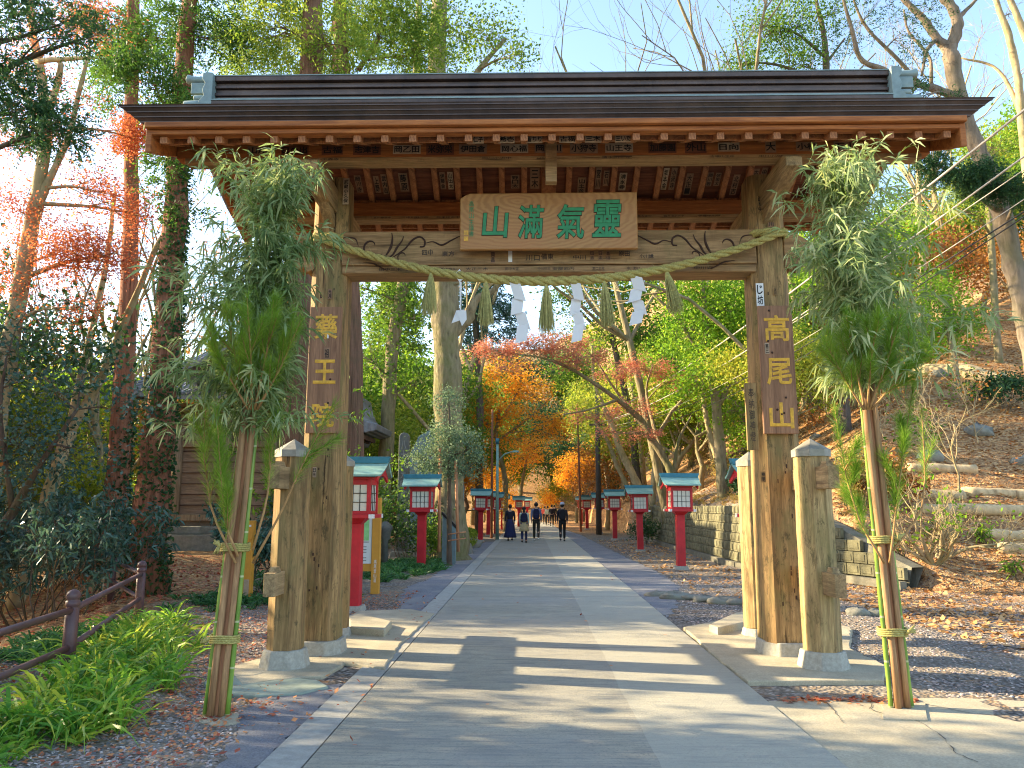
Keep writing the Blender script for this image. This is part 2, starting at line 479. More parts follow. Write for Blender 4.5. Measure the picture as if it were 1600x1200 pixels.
def m_ground():
    k = NT('forest_ground')
    v = k.coord()
    vo = k.n('ShaderNodeTexVoronoi')
    vo.inputs['Scale'].default_value = 26
    k.l(v, vo.inputs['Vector'])
    pebc = k.ramp(k.math('FRACT', k.math('MULTIPLY', vo.outputs['Color'], 1.0)), [(0.1, (0.13, 0.115, 0.105)), (0.5, (0.30, 0.265, 0.235)), (0.9, (0.45, 0.40, 0.36))])
    edge = k.ramp(vo.outputs['Distance'], [(0.25, 1.0), (0.6, 0.35)])
    grav = k.mix(1.0, pebc, edge, 'MULTIPLY')
    n1 = k.noise(v, 0.55, 5, 0.65)
    sand = k.mix(k.ramp(k.noise(v, 9, 5, 0.7), [(0.4, 0.0), (0.65, 1.0)]), (0.22, 0.185, 0.14), (0.38, 0.32, 0.24))
    grav = k.mix(k.ramp(n1, [(0.42, 0.0), (0.62, 0.75)]), grav, sand)
    # leaf litter: rust and orange flecks
    vl = k.n('ShaderNodeTexVoronoi')
    vl.inputs['Scale'].default_value = 13
    vl.inputs['Randomness'].default_value = 1.0
    k.l(k.coord((1, 1.5, 1.2)), vl.inputs['Vector'])
    sp = k.n('ShaderNodeSeparateColor')
    k.l(vl.outputs['Color'], sp.inputs[0])
    lit = k.ramp(sp.outputs[0], [(0.05, (0.13, 0.06, 0.03)), (0.35, (0.31, 0.15, 0.055)), (0.65, (0.48, 0.26, 0.10)), (0.9, (0.56, 0.38, 0.19))])
    lit = k.mix(k.ramp(k.noise(v, 1.1, 6, 0.7), [(0.4, 0.0), (0.65, 0.7)]), lit, (0.27, 0.165, 0.085))
    sx = k.n('ShaderNodeSeparateXYZ')
    k.l(v, sx.inputs[0])
    wob = k.math('MULTIPLY', k.math('SUBTRACT', k.noise(v, 0.35, 5, 0.7), 0.5), 7.0)
    # right hillside, left wood, far ground are leaf-covered; beside the road it is gravel
    rgt = k.math('MULTIPLY', k.math('SUBTRACT', k.math('ADD', sx.outputs[0], wob), 6.4), 0.7, True)
    lft = k.math('MULTIPLY', k.math('SUBTRACT', k.math('MULTIPLY', k.math('ADD', sx.outputs[0], wob), -1.0), 5.2), 0.7, True)
    near = k.math('MULTIPLY', k.math('SUBTRACT', sx.outputs[1], 12.0), 0.3, True)
    rgt = k.math('MULTIPLY', rgt, near)
    far = k.math('MULTIPLY', k.math('SUBTRACT', sx.outputs[1], 40.0), 0.1, True)
    mk = k.math('MAXIMUM', k.math('MAXIMUM', rgt, lft), far)
    flecks = k.ramp(k.noise(v, 1.8, 5, 0.8), [(0.5, 0.0), (0.62, 0.65)])
    fl2 = k.math('MULTIPLY', flecks, k.math('GREATER_THAN', sp.outputs[1], 0.45))
    mk = k.math('MAXIMUM', mk, fl2)
    c = k.mix(mk, grav, lit)
    k.col(c)
    k.rough(0.95)
    k.b.inputs['Specular IOR Level'].default_value = 0.15
    k.bump(k.math('ADD', vo.outputs['Distance'], k.math('MULTIPLY', vl.outputs['Distance'], 0.8)), 0.6, 0.03)
    return k.m


def m_rope():
    k = NT('straw_rope')
    v = k.coord((30, 30, 30))
    n = k.noise(v, 2.0, 4, 0.7)
    c = k.ramp(n, [(0.3, (0.22, 0.18, 0.05)), (0.6, (0.46, 0.39, 0.12)), (0.8, (0.62, 0.56, 0.24))])
    k.col(c)
    k.rough(0.85)
    k.bump(n, 0.6, 0.01)
    return k.m


def m_paper():
    k = NT('white_folded_paper')
    k.col((0.88, 0.88, 0.88))
    k.rough(0.8)
    tr = k.n('ShaderNodeBsdfTranslucent')
    tr.inputs['Color'].default_value = (0.8, 0.8, 0.8, 1)
    ms = k.n('ShaderNodeMixShader')
    ms.inputs[0].default_value = 0.3
    k.l(k.b.outputs[0], ms.inputs[1])
    k.l(tr.outputs[0], ms.inputs[2])
    k.l(ms.outputs[0], k.out.inputs['Surface'])
    return k.m


def m_bamboo():
    k = NT('green_bamboo')
    v = k.coord()
    sx = k.n('ShaderNodeSeparateXYZ')
    k.l(v, sx.inputs[0])
    fr = k.math('FRACT', k.math('MULTIPLY', sx.outputs[2], 2.9))
    node = k.math('LESS_THAN', fr, 0.045)
    n = k.noise(k.coord((10, 10, 1)), 2, 4, 0.6)
    c = k.ramp(n, [(0.3, (0.09, 0.19, 0.02)), (0.7, (0.26, 0.38, 0.06))])
    c = k.mix(k.math('MULTIPLY', node, 0.8), c, (0.5, 0.5, 0.28))
    k.col(c)
    k.rough(0.3)
    return k.m


def m_pebble():
    k = NT('pebbles')
    geo = k.n('ShaderNodeNewGeometry')
    c = k.ramp(geo.outputs['Random Per Island'], [(0.0, (0.10, 0.10, 0.105)), (0.4, (0.26, 0.235, 0.22)), (0.75, (0.40, 0.29, 0.26)), (1.0, (0.52, 0.48, 0.45))])
    k.col(c)
    k.rough(0.85)
    return k.m


def m_tile():
    k = NT('grey_roof_tile')
    v = k.coord()
    n = k.noise(v, 3, 5, 0.7)
    c = k.ramp(n, [(0.3, (0.12, 0.13, 0.15)), (0.7, (0.25, 0.27, 0.30))])
    k.col(c)
    k.rough(0.5)
    sx = k.n('ShaderNodeSeparateXYZ')
    k.l(v, sx.inputs[0])
    w1 = k.math('SINE', k.math('MULTIPLY', sx.outputs[0], 28.0))
    w2 = k.math('FRACT', k.math('MULTIPLY', sx.outputs[2], 7.0))
    k.bump(k.math('ADD', w1, w2), 0.8, 0.03)
    return k.m


build_materials()


# ------------------------------------------------------------ mesh builder
class MB:
    def __init__(s):
        s.V = []
        s.Fc = []
        s.Mi = []
        s.Sm = []
        s.arr = []          # big numpy chunks (verts, quads)

    def add(s, verts, faces, mi=0, smooth=False):
        b = len(s.V)
        s.V.extend([tuple(v) for v in verts])
        for f in faces:
            s.Fc.append([b + i for i in f])
            s.Mi.append(mi)
            s.Sm.append(smooth)
        return s

    def box(s, c, size, rot=None, mi=0, taper=1.0):
        """box by centre and full size; taper scales the top in x and y"""
        hx, hy, hz = size[0] / 2, size[1] / 2, size[2] / 2
        vs = []
        for z, k in ((-hz, 1.0), (hz, taper)):
            for x, y in ((-hx, -hy), (hx, -hy), (hx, hy), (-hx, hy)):
                vs.append(Vector((x * k, y * k, z)))
        if rot is not None:
            vs = [rot @ v for v in vs]
        c = Vector(c)
        vs = [v + c for v in vs]
        s.add(vs, [(3, 2, 1, 0), (4, 5, 6, 7), (0, 1, 5, 4), (1, 2, 6, 5), (2, 3, 7, 6), (3, 0, 4, 7)], mi)
        return s

    def bx(s, x0, x1, y0, y1, z0, z1, mi=0):
        return s.box(((x0 + x1) / 2, (y0 + y1) / 2, (z0 + z1) / 2), (x1 - x0, y1 - y0, z1 - z0), None, mi)

    def beam(s, a, b, wx, wz, mi=0, up=Vector((0, 0, 1))):
        """box running from a to b, wx wide, wz high"""
        a = Vector(a)
        b = Vector(b)
        d = (b - a)
        L = d.length
        d.normalize()
        side = d.cross(up)
        if side.length < 1e-4:
            side = Vector((1, 0, 0))
        side.normalize()
        u = side.cross(d).normalized()
        vs = []
        for p in (a, b):
            for sx, sz in ((-1, -1), (1, -1), (1, 1), (-1, 1)):
                vs.append(p + side * (sx * wx / 2) + u * (sz * wz / 2))
        s.add(vs, [(0, 1, 2, 3), (7, 6, 5, 4), (4, 5, 1, 0), (5, 6, 2, 1), (6, 7, 3, 2), (7, 4, 0, 3)], mi)
        return s

    def prism(s, poly, axis, a, b, mi=0, smooth=False, ends=None):
        """closed polygon of 2-D points extruded along an axis from a to b"""
        n = len(poly)

        def P(u, v, t):
            return (t, u, v) if axis == 0 else ((u, t, v) if axis == 1 else (u, v, t))
        vs = [P(u, v, a) for u, v in poly] + [P(u, v, b) for u, v in (ends or poly)]
        ar = sum(poly[i][0] * poly[(i + 1) % n][1] - poly[(i + 1) % n][0] * poly[i][1] for i in range(n))
        flip = (ar > 0) == (axis != 1)
        if b < a:
            flip = not flip
        fs = []
        for i in range(n):
            j = (i + 1) % n
            fs.append((i, j, n + j, n + i) if flip else (j, i, n + i, n + j))
        s.add(vs, fs, mi, smooth)
        c0 = tuple(range(n))
        c1 = tuple(range(n, 2 * n))
        b0 = len(s.V) - 2 * n
        for f in ((c0[::-1] if flip else c0), (c1 if flip else c1[::-1])):
            s.Fc.append([b0 + i for i in f])
            s.Mi.append(mi)
            s.Sm.append(False)
        return s

    def tube(s, pts, rad, n=8, mi=0, cap=True, smooth=True, twist=0.0, squash=None):
        pts = [Vector(p) for p in pts]
        if not hasattr(rad, '__len__'):
            rad = [rad] * len(pts)
        rings = []
        ref = None
        for i, p in enumerate(pts):
            if i == 0:
                t = pts[1] - pts[0]
            elif i == len(pts) - 1:
                t = pts[-1] - pts[-2]
            else:
                t = pts[i + 1] - pts[i - 1]
            if t.length < 1e-9:
                t = Vector((0, 0, 1))
            t.normalize()
            if ref is None:
                ref = Vector((1, 0, 0)) if abs(t.x) < 0.8 else Vector((0, 1, 0))
            u = (ref - t * ref.dot(t))
            if u.length < 1e-6:
                u = Vector((0, 1, 0))
            u.normalize()
            ref = u
            v = t.cross(u)
            rings.append([p + (u * math.cos(2 * PI * k / n + twist * i) + v * math.sin(2 * PI * k / n + twist * i)) * rad[i] for k in range(n)])
        vs = [q for r in rings for q in r]
        fs = []
        for i in range(len(pts) - 1):
            for k in range(n):
                k2 = (k + 1) % n
                fs.append((i * n + k, i * n + k2, (i + 1) * n + k2, (i + 1) * n + k))
        if cap:
            fs.append(tuple(range(n))[::-1])
            fs.append(tuple((len(pts) - 1) * n + k for k in range(n)))
        s.add(vs, fs, mi, smooth)
        return s

    def lathe(s, prof, n=12, c=(0, 0, 0), mi=0, smooth=True, rot0=0.0):
        """profile of (radius, z)"""
        vs = []
        for r, z in prof:
            for k in range(n):
                a = rot0 + 2 * PI * k / n
                vs.append((c[0] + r * math.cos(a), c[1] + r * math.sin(a), c[2] + z))
        fs = []
        for i in range(len(prof) - 1):
            for k in range(n):
                k2 = (k + 1) % n
                fs.append((i * n + k, i * n + k2, (i + 1) * n + k2, (i + 1) * n + k))
        fs.append(tuple(range(n))[::-1])
        fs.append(tuple((len(prof) - 1) * n + k for k in range(n)))
        s.add(vs, fs, mi, smooth)
        return s

    def blob(s, c, r, rng, n=10, m=6, rough=0.2, mi=0):
        """an uneven stone or lump"""
        ph = [rng.uniform(0, 6.28) for _ in range(6)]
        vs = []
        for i in range(m + 1):
            th = PI * i / m
            for k in range(n):
                a = 2 * PI * k / n
                q = 1 + rough * (math.sin(2 * a + ph[0]) * math.sin(th * 2 + ph[1]) + 0.6 * math.sin(3 * a + ph[2] + th) + 0.4 * math.sin(5 * a + ph[3] + 3 * th))
                vs.append((c[0] + r[0] * q * math.sin(th) * math.cos(a), c[1] + r[1] * q * math.sin(th) * math.sin(a), c[2] + r[2] * q * math.cos(th)))
        fs = []
        for i in range(m):
            for k in range(n):
                k2 = (k + 1) % n
                fs.append((i * n + k, (i + 1) * n + k, (i + 1) * n + k2, i * n + k2))
        s.add(vs, fs, mi, True)
        return s

    def tmpl(s, arr, faces, mi=0):
        """arr (N,k,3): N copies of a small piece of k vertices with the given quads or triangles"""
        arr = np.asarray(arr, dtype=np.float32)
        s.arr.append((arr, mi, faces))
        return s

    def quads(s, arr, mi=0):
        """arr (N,4,3): loose quads"""
        s.arr.append((np.asarray(arr, dtype=np.float32), mi, None))
        return s

    def build(s, name, mats, parent=None, bevel=0.0, loc=None):
        if not isinstance(mats, (list, tuple)):
            mats = [mats]
        me = bpy.data.meshes.new(name)
        nv = len(s.V)
        V = np.array(s.V, dtype=np.float32).reshape(-1, 3) if nv else np.zeros((0, 3), np.float32)
        loops = [i for f in s.Fc for i in f]
        tot = [len(f) for f in s.Fc]
        Mi = list(s.Mi)
        Sm = list(s.Sm)
        L = np.array(loops, dtype=np.int32)
        T = np.array(tot, dtype=np.int32)
        Mi = np.array(Mi, dtype=np.int32)
        Sm = np.array(Sm, dtype=bool)
        for a, mi, fcs in s.arr:
            n = len(a)
            k = a.shape[1]
            if fcs is None:
                fcs = [tuple(range(k))]
            base = len(V)
            V = np.concatenate([V, a.reshape(-1, 3)])
            pat = np.array([i for f in fcs for i in f], np.int32)
            L = np.concatenate([L, (base + np.arange(n, dtype=np.int32)[:, None] * k + pat[None, :]).ravel().astype(np.int32)])
            T = np.concatenate([T, np.tile(np.array([len(f) for f in fcs], np.int32), n)])
            Mi = np.concatenate([Mi, np.full(n * len(fcs), mi, np.int32)])
            Sm = np.concatenate([Sm, np.zeros(n * len(fcs), bool)])
        off = Vector((0, 0, 0)) if loc is None else Vector(loc)
        q = parent
        while q is not None:
            off += q.location
            q = q.parent
        if off.length > 0 and len(V):
            V = V - np.array(off, dtype=np.float32)
        me.vertices.add(len(V))
        me.vertices.foreach_set('co', V.ravel())
        me.loops.add(len(L))
        me.loops.foreach_set('vertex_index', L)
        me.polygons.add(len(T))
        st = np.zeros(len(T), np.int32)
        if len(T):
            st[1:] = np.cumsum(T)[:-1]
        me.polygons.foreach_set('loop_start', st)
        me.polygons.foreach_set('loop_total', T)
        me.polygons.foreach_set('material_index', Mi)
        me.polygons.foreach_set('use_smooth', Sm)
        for m in mats:
            me.materials.append(M[m] if isinstance(m, str) else m)
        me.update(calc_edges=True)
        o = bpy.data.objects.new(name, me)
        COL.objects.link(o)
        if parent is not None:
            o.parent = parent
        if loc is not None:
            o.location = loc
        if bevel:
            b = o.modifiers.new('bevel', 'BEVEL')
            b.width = bevel
            b.segments = 2
            b.limit_method = 'ANGLE'
            b.angle_limit = R(40)
        return o


def tag(o, label=None, cat=None, group=None, kind=None):
    if label:
        o['label'] = label
    if cat:
        o['category'] = cat
    if group:
        o['group'] = group
    if kind:
        o['kind'] = kind
    return o


def empty(name, loc, label, cat, group=None, rz=0.0):
    o = bpy.data.objects.new(name, None)
    o.empty_display_size = 0.2
    COL.objects.link(o)
    o.location = loc
    o.rotation_euler = (0, 0, rz)
    return tag(o, label, cat, group)


def copy_tree(o, parent=None):
    c = o.copy()
    COL.objects.link(c)
    c.parent = parent
    for ch in list(o.children):
        copy_tree(ch, c)
    return c


_tcache = {}


def text_mesh(body, bold=0.0, shear=0.0):
    """outline of one line of writing as flat mesh data, centred, 1 unit high em"""
    key = (body, bold, shear)
    if key in _tcache:
        return _tcache[key]
    c = bpy.data.curves.new('lettering', 'FONT')
    c.body = body
    if bold > 0:
        c.bevel_depth = bold
        c.bevel_resolution = 0
    c.shear = shear
    c.resolution_u = 3
    c.align_x = 'CENTER'
    c.align_y = 'CENTER'
    o = bpy.data.objects.new('lettering', c)
    COL.objects.link(o)
    bpy.context.view_layer.update()
    me = bpy.data.meshes.new_from_object(o.evaluated_get(bpy.context.evaluated_depsgraph_get()))
    vs = [tuple(v.co) for v in me.vertices]
    fs = [tuple(p.vertices) for p in me.polygons]
    bpy.data.objects.remove(o)
    bpy.data.curves.remove(c)
    bpy.data.meshes.remove(me)
    if vs:
        xs = [v[0] for v in vs]
        ys = [v[1] for v in vs]
        cx = (min(xs) + max(xs)) / 2
        cy = (min(ys) + max(ys)) / 2
        vs = [(v[0] - cx, v[1] - cy, v[2]) for v in vs]
    _tcache[key] = (vs, fs)
    return _tcache[key]


def write(mb, body, c, sx, sz, mi, bold=0.0, U=Vector((1, 0, 0)), W=Vector((0, 0, 1)), fit=True, shear=0.0):
    """writing centred at c in the plane of U (right) and W (up), fitted to sx by sz"""
    vs, fs = text_mesh(body, bold, shear)
    if not vs:
        return
    w0 = max(v[0] for v in vs) - min(v[0] for v in vs)
    h0 = max(v[1] for v in vs) - min(v[1] for v in vs)
    kx, kz = sx / max(w0, 1e-4), sz / max(h0, 1e-4)
    c = Vector(c)
    N = U.cross(W).normalized()
    mb.add([c + U * (v[0] * kx) + W * (v[1] * kz) + N * (v[2] * kx * 0.25) for v in vs], fs, mi)


def write_col(mb, body, c, w_, h_, mi, bold=0.0, U=Vector((1, 0, 0)), W=Vector((0, 0, 1)), gap=0.12):
    """a column of characters, top to bottom"""
    n = len(body)
    ch = h_ / n
    for i, b in enumerate(body):
        write(mb, b, Vector(c) + W * (h_ / 2 - ch * (i + 0.5)), w_, ch * (1 - gap), mi, bold, U, W)


# ============================================================ THE SETTING: ground, road, slabs
def sstep(a, b, x):
    t = np.clip((x - a) / (b - a), 0, 1)
    return t * t * (3 - 2 * t)


def wall_x(y):
    return np.where(y > 21, 5.55 + 0.0 * y, 5.55 + (21 - y) * 0.36)


def vnoise(x, y):
    return (np.sin(x * 0.9 + 1.3 * np.sin(y * 0.7)) * np.cos(y * 0.8 + 1.1 * np.sin(x * 0.6))
            + 0.5 * np.sin(x * 2.3 + y * 1.1) * np.cos(y * 2.1 - x * 0.7) + 0.25 * np.sin(4.7 * x - 1.3 * y) * np.sin(4.1 * y + x))


def HZ(x, y):
    """height of the ground"""
    x = np.asarray(x, dtype=float)
    y = np.asarray(y, dtype=float)
    h = 0.0 * x
    # wooded hill to the right, held by the block wall beyond 15 m
    d = x - wall_x(y) - 0.35
    top = 1.5 * sstep(14.5, 20.0, y)
    a = top + 0.55 * np.maximum(d, 0)
    b = 0.50 * (y - 15.3 - 0.05 * (x - 8))
    r = np.where(d > 0, np.clip(np.minimum(a, b), 0, None), 0)
    r = np.where(r > 22, 22 + (r - 22) * 0.15, r)
    h = h + r * sstep(0.0, 0.25, d)
    # the left side falls away behind the rail and the trees
    ed = np.where(y < 14, -4.9 - np.maximum(y - 7.5, 0) * 0.3, -6.85 - (y - 14) * 0.6)
    ed = np.maximum(ed, -17.0)
    l = np.maximum(ed - x, 0)
    lf = -0.32 * np.maximum(l - 0.4, 0)
    lf = np.where(lf < -16, -16 + (lf + 16) * 0.05, lf)
    h = h + lf
    # far rise at the end of the road
    f = np.maximum(y - 92, 0)
    h = h + np.where(x > -18, 1, sstep(-60, -18, x)) * np.minimum(0.42 * f, 40)
    h = h + 0.09 * vnoise(x, y) * sstep(3.0, 9.0, np.abs(x - 0.3)) + 0.02 * vnoise(x * 3, y * 3) * sstep(2.4, 4.0, np.abs(x - 0.3))
    return h


def hz(x, y):
    return float(HZ(x, y))


def axis_grid(lo, hi, fine_lo, fine_hi, fine):
    a = list(np.arange(fine_lo, fine_hi, fine))
    s, v = fine, fine_hi
    while v < hi:
        a.append(v)
        s *= 1.13
        v += s
    a.append(hi)
    s, v = fine, fine_lo - fine
    while v > lo:
        a.insert(0, v)
        s *= 1.13
        v -= s
    a.insert(0, lo)
    return np.array(a)


def terrain():
    xs = axis_grid(-600, 600, -9, 14, 0.16)
    ys = axis_grid(-200, 900, 3.5, 34, 0.22)
    X, Y = np.meshgrid(xs, ys)
    Z = HZ(X, Y)
    V = np.stack([X, Y, Z], -1).reshape(-1, 3)
    nx, ny = len(xs), len(ys)
    i = np.arange(nx - 1)
    j = np.arange(ny - 1)
    I, J = np.meshgrid(i, j)
    a = (J * nx + I).ravel()
    q = np.stack([a, a + 1, a + 1 + nx, a + nx], -1)
    me = bpy.data.meshes.new('ground')
    me.vertices.add(len(V))
    me.vertices.foreach_set('co', V.astype(np.float32).ravel())
    me.loops.add(q.size)
    me.loops.foreach_set('vertex_index', q.astype(np.int32).ravel())
    me.polygons.add(len(q))
    me.polygons.foreach_set('loop_start', np.arange(0, q.size, 4, dtype=np.int32))
    me.polygons.foreach_set('loop_total', np.full(len(q), 4, np.int32))
    me.polygons.foreach_set('use_smooth', np.ones(len(q), bool))
    me.materials.append(M['ground'])
    me.update(calc_edges=True)
    o = bpy.data.objects.new('ground', me)
    COL.objects.link(o)
    tag(o, kind='structure')


terrain()

RX0, RX1 = -1.40, 1.93      # edges of the concrete road


def road_centre(y):
    return 0.0 if y < 72 else -0.012 * (y - 72) ** 2 / 1.0 * 0.6


def road():
    mb = MB()
    ys = [-6] + [0.5 * k for k in range(0, 40)] + list(range(20, 72, 2)) + list(range(72, 99, 2))
    xs = np.linspace(RX0, RX1, 9)
    vs = []
    for y in ys:
        for x in xs:
            vs.append((x + road_centre(y), y, 0.024 + hz(0, y) * 0 + max(0, 0.42 * (y - 92)) + 0.0015 * math.sin(x * 3 + y)))
    n = len(xs)
    fs = []
    for i in range(len(ys) - 1):
        for k in range(n - 1):
            fs.append((i * n + k, i * n + k + 1, (i + 1) * n + k + 1, (i + 1) * n + k))
    # vertical sides so that the slab has an edge
    mb.add(vs, fs, 0, True)
    m = len(ys)
    e = [(vs[i * n][0], vs[i * n][1], -0.05) for i in range(m)] + [vs[i * n] for i in range(m)]
    mb.add(e, [(i, i + 1, m + i + 1, m + i) for i in range(m - 1)])
    e = [(vs[i * n + n - 1][0], vs[i * n + n - 1][1], -0.05) for i in range(m)] + [vs[i * n + n - 1] for i in range(m)]
    mb.add(e, [(m + i, m + i + 1, i + 1, i) for i in range(m - 1)])
    tag(mb.build('road', 'road'), kind='structure')
    # concrete edge strip along the left, with an open joint towards the road
    mb = MB()
    mb.bx(RX0 - 0.29, RX0 - 0.018, -6, 70, -0.05, 0.018)
    tag(mb.build('road_edge', 'roadedge'), kind='structure')


road()


def sheet(name, pts_px, z, mat, thick=0.0, kind='structure', jitter=0.0, seed=1, world=None):
    """flat paving outlined by ground points of the photo; subdivided outline made a little uneven"""
    rng = random.Random(seed)
    P = [g(*p) for p in pts_px] if world is None else [Vector((p[0], p[1], 0)) for p in world]
    out = []
    for i, p in enumerate(P):
        q = P[(i + 1) % len(P)]
        n = max(1, int((q - p).length / 0.12))
        for k in range(n):
            v = p.lerp(q, k / n)
            out.append((v.x + rng.uniform(-jitter, jitter), v.y + rng.uniform(-jitter, jitter)))
    mb = MB()
    mb.prism(out, 2, -0.06, z)
    return tag(mb.build(name, mat, bevel=0.012 if thick else 0), kind=kind)


# asphalt beside the road (left foreground, left verge, right verge)
sheet('asphalt_apron', None, 0.010, 'asphalt', jitter=0.035, seed=3, world=[(-2.05, -3), (-1.70, -3), (-1.70, 7.35), (-2.35, 6.9), (-2.2, 6.0), (-1.95, 5.2)])
sheet('asphalt_verge', None, 0.008, 'asphalt', jitter=0.05, seed=4, world=[(-1.69, 9.9), (-1.69, 36), (-2.1, 36), (-2.35, 24), (-2.25, 18), (-2.5, 15.5), (-2.1, 12.5)])
sheet('asphalt_verge', None, 0.009, 'asphalt', jitter=0.06, seed=5, world=[(1.935, 11.6), (2.35, 13.0), (3.0, 16), (3.1, 20), (2.95, 27), (2.8, 45), (1.935, 60)])
sheet('asphalt_patch', None, 0.011, 'asphalt', jitter=0.04, seed=6, world=[(1.94, 5.1), (2.45, 4.9), (2.35, 5.9), (1.94, 6.5)])
# right foreground: old concrete apron with cracks
sheet('concrete_apron', None, 0.012, 'slab', jitter=0.02, seed=7, world=[(1.94, -2), (7.2, -2), (7.0, 6.2), (3.6, 6.9), (3.0, 6.85), (1.94, 6.75)])
# gate aprons
sheet('gate_apron', [(352, 1048), (380, 1075), (450, 1066), (506, 1062), (540, 1040), (600, 1050), (625, 1012), (678, 962), (640, 955), (560, 958), (500, 990), (400, 1035)], 0.035, 'slab', thick=1, jitter=0.014, seed=8)
sheet('gate_apron', [(1168, 1072), (1382, 1070), (1385, 1046), (1330, 1020), (1330, 985), (1190, 962), (1105, 978), (1068, 985), (1120, 1033)], 0.045, 'slab', thick=1, jitter=0.014, seed=9)
sheet('stone_slab', [(318, 1070), (330, 1088), (400, 1092), (470, 1088), (512, 1078), (500, 1068), (452, 1063), (390, 1060), (345, 1060)], 0.03, 'greenslab', thick=1, jitter=0.008, seed=10)
sheet('footing_slab', [(300, 1128), (330, 1136), (375, 1132), (372, 1118), (340, 1114)], 0.012, 'slab', jitter=0.015, seed=11)
sheet('footing_slab', [(1378, 1105), (1382, 1128), (1450, 1130), (1448, 1102)], 0.022, 'slab', jitter=0.01, seed=12)


def apron_cracks():
    mb = MB()
    rng = random.Random(5)
    lines = [[(1365, 1092), (1358, 1110), (1390, 1122), (1430, 1128), (1470, 1150), (1490, 1178), (1540, 1199)],
             [(1275, 1088), (1300, 1110), (1322, 1138)], [(1440, 1102), (1520, 1118), (1598, 1124)]]
    for L in lines:
        P = [g(*p) for p in L]
        pts = []
        for i in range(len(P) - 1):
            for k in range(6):
                v = P[i].lerp(P[i + 1], k / 6)
                pts.append((v.x + rng.uniform(-.012, .012), v.y + rng.uniform(-.012, .012)))
        for i in range(len(pts) - 1):
            a, b = Vector((*pts[i], 0.0165)), Vector((*pts[i + 1], 0.0165))
            d_ = (b - a).normalized()
            n_ = Vector((-d_.y, d_.x, 0)) * rng.uniform(0.001, 0.006)
            mb.add([a - n_, b - n_, b + n_, a + n_], [(0, 1, 2, 3)])
    tag(mb.build('pavement_cracks', 'crack'), kind='structure')


apron_cracks()


# ============================================================ THE GATE
GY = 8.75
GX = 0.215
gate = empty('temple_gate', (GX, GY, 0), 'wooden temple gate with dark copper roof spanning the concrete road', 'gate')


def octagon(r, k=0.4142, rx=None):
    """plan outline of a square with cut corners; r half width"""
    c = r * k
    return [(-r, -c), (-c, -r), (c, -r), (r, -c), (r, c), (c, r), (-c, r), (-r, c)]


def post_mesh(mb, x, y, z0, z1, r0, r1, k, n=10, seed=0, rag=True):
    rng = random.Random(seed)
    vs = []
    for i in range(n + 1):
        t = i / n
        r = r0 + (r1 - r0) * t + rng.uniform(-.003, .003)
        for j, (a, b) in enumerate(octagon(r, k)):
            zz = z0 + (z1 - z0) * t
            if i == 0 and rag:
                zz += rng.uniform(0, 0.02)
            vs.append((x + a + rng.uniform(-.002, .002), y + b + rng.uniform(-.002, .002), zz))
    fs = []
    for i in range(n):
        for j in range(8):
            j2 = (j + 1) % 8
            fs.append((i * 8 + j, i * 8 + j2, (i + 1) * 8 + j2, (i + 1) * 8 + j))
    fs.append(tuple(range(8))[::-1])
    fs.append(tuple(n * 8 + j for j in range(8)))
    mb.add(vs, fs)


PXL, PXR = -2.33, 2.74
main_post = {}
for i, px in enumerate((PXL, PXR)):
    mb = MB()
    post_mesh(mb, px, GY, 0.16, 5.42, 0.245 if i else 0.225, 0.195, 0.66, 16, seed=i)
    rng = random.Random(40 + i)      # peg holes and nicks in the timber
    for k in range(22):
        z = rng.uniform(0.5, 4.1)
        x = px + rng.uniform(-.1, .1)
        mb.box((x, GY - 0.238 + 0.009 * z if i else GY - 0.219 + 0.006 * z, z), (rng.uniform(.008, .02), 0.02, rng.uniform(.012, .05)), mi=1)
    main_post[i] = mb.build('main_post', ['post', 'darkgroove'], gate)
    mb = MB()
    oc = octagon(0.30, 0.5)
    mb.prism([(a * 0.97, b * 0.97) for a, b in oc], 2, 0.0, 0.18, ends=[(a * 0.9, b * 0.9) for a, b in oc])
    for v in range(len(mb.V)):
        mb.V[v] = (mb.V[v][0] + px + (0.0), mb.V[v][1] + GY, mb.V[v][2])
    mb.build('stone_base', 'concrete_base', gate, bevel=0.015)

# four supporting posts with caps and stone feet
for i, (px, py) in enumerate(((-2.46, 7.98), (2.86, 7.98), (-2.40, 9.85), (2.78, 9.9))):
    mb = MB()
    front = py < GY
    r = 0.165 if front else 0.14
    post_mesh(mb, px, py, 0.19 if front else 0.12, 2.14, r * 1.04, r, 0.4142, 10, seed=7 + i)
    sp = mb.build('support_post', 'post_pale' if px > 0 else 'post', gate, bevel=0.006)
    mb = MB()
    o1 = octagon(r + 0.012)
    vs = [(px + a, py + b, 2.10) for a, b in o1] + [(px + a, py + b, 2.17) for a, b in o1] + [(px, py, 2.29)]
    fs = [(j, (j + 1) % 8, 8 + (j + 1) % 8, 8 + j) for j in range(8)] + [(8 + j, 8 + (j + 1) % 8, 16) for j in range(8)] + [tuple(range(8))[::-1]]
    mb.add(vs, fs)
    mb.build('cap', 'capmetal', sp)
    mb = MB()
    rr = 0.24 if front else 0.19
    h = 0.205 if front else 0.13
    mb.prism([(a + px, b + py) for a, b in octagon(rr)], 2, 0.0, h, ends=[(a + px, b + py) for a, b in octagon(rr * 0.82)])
    mb.build('stone_base', 'concrete_base', sp, bevel=0.01)
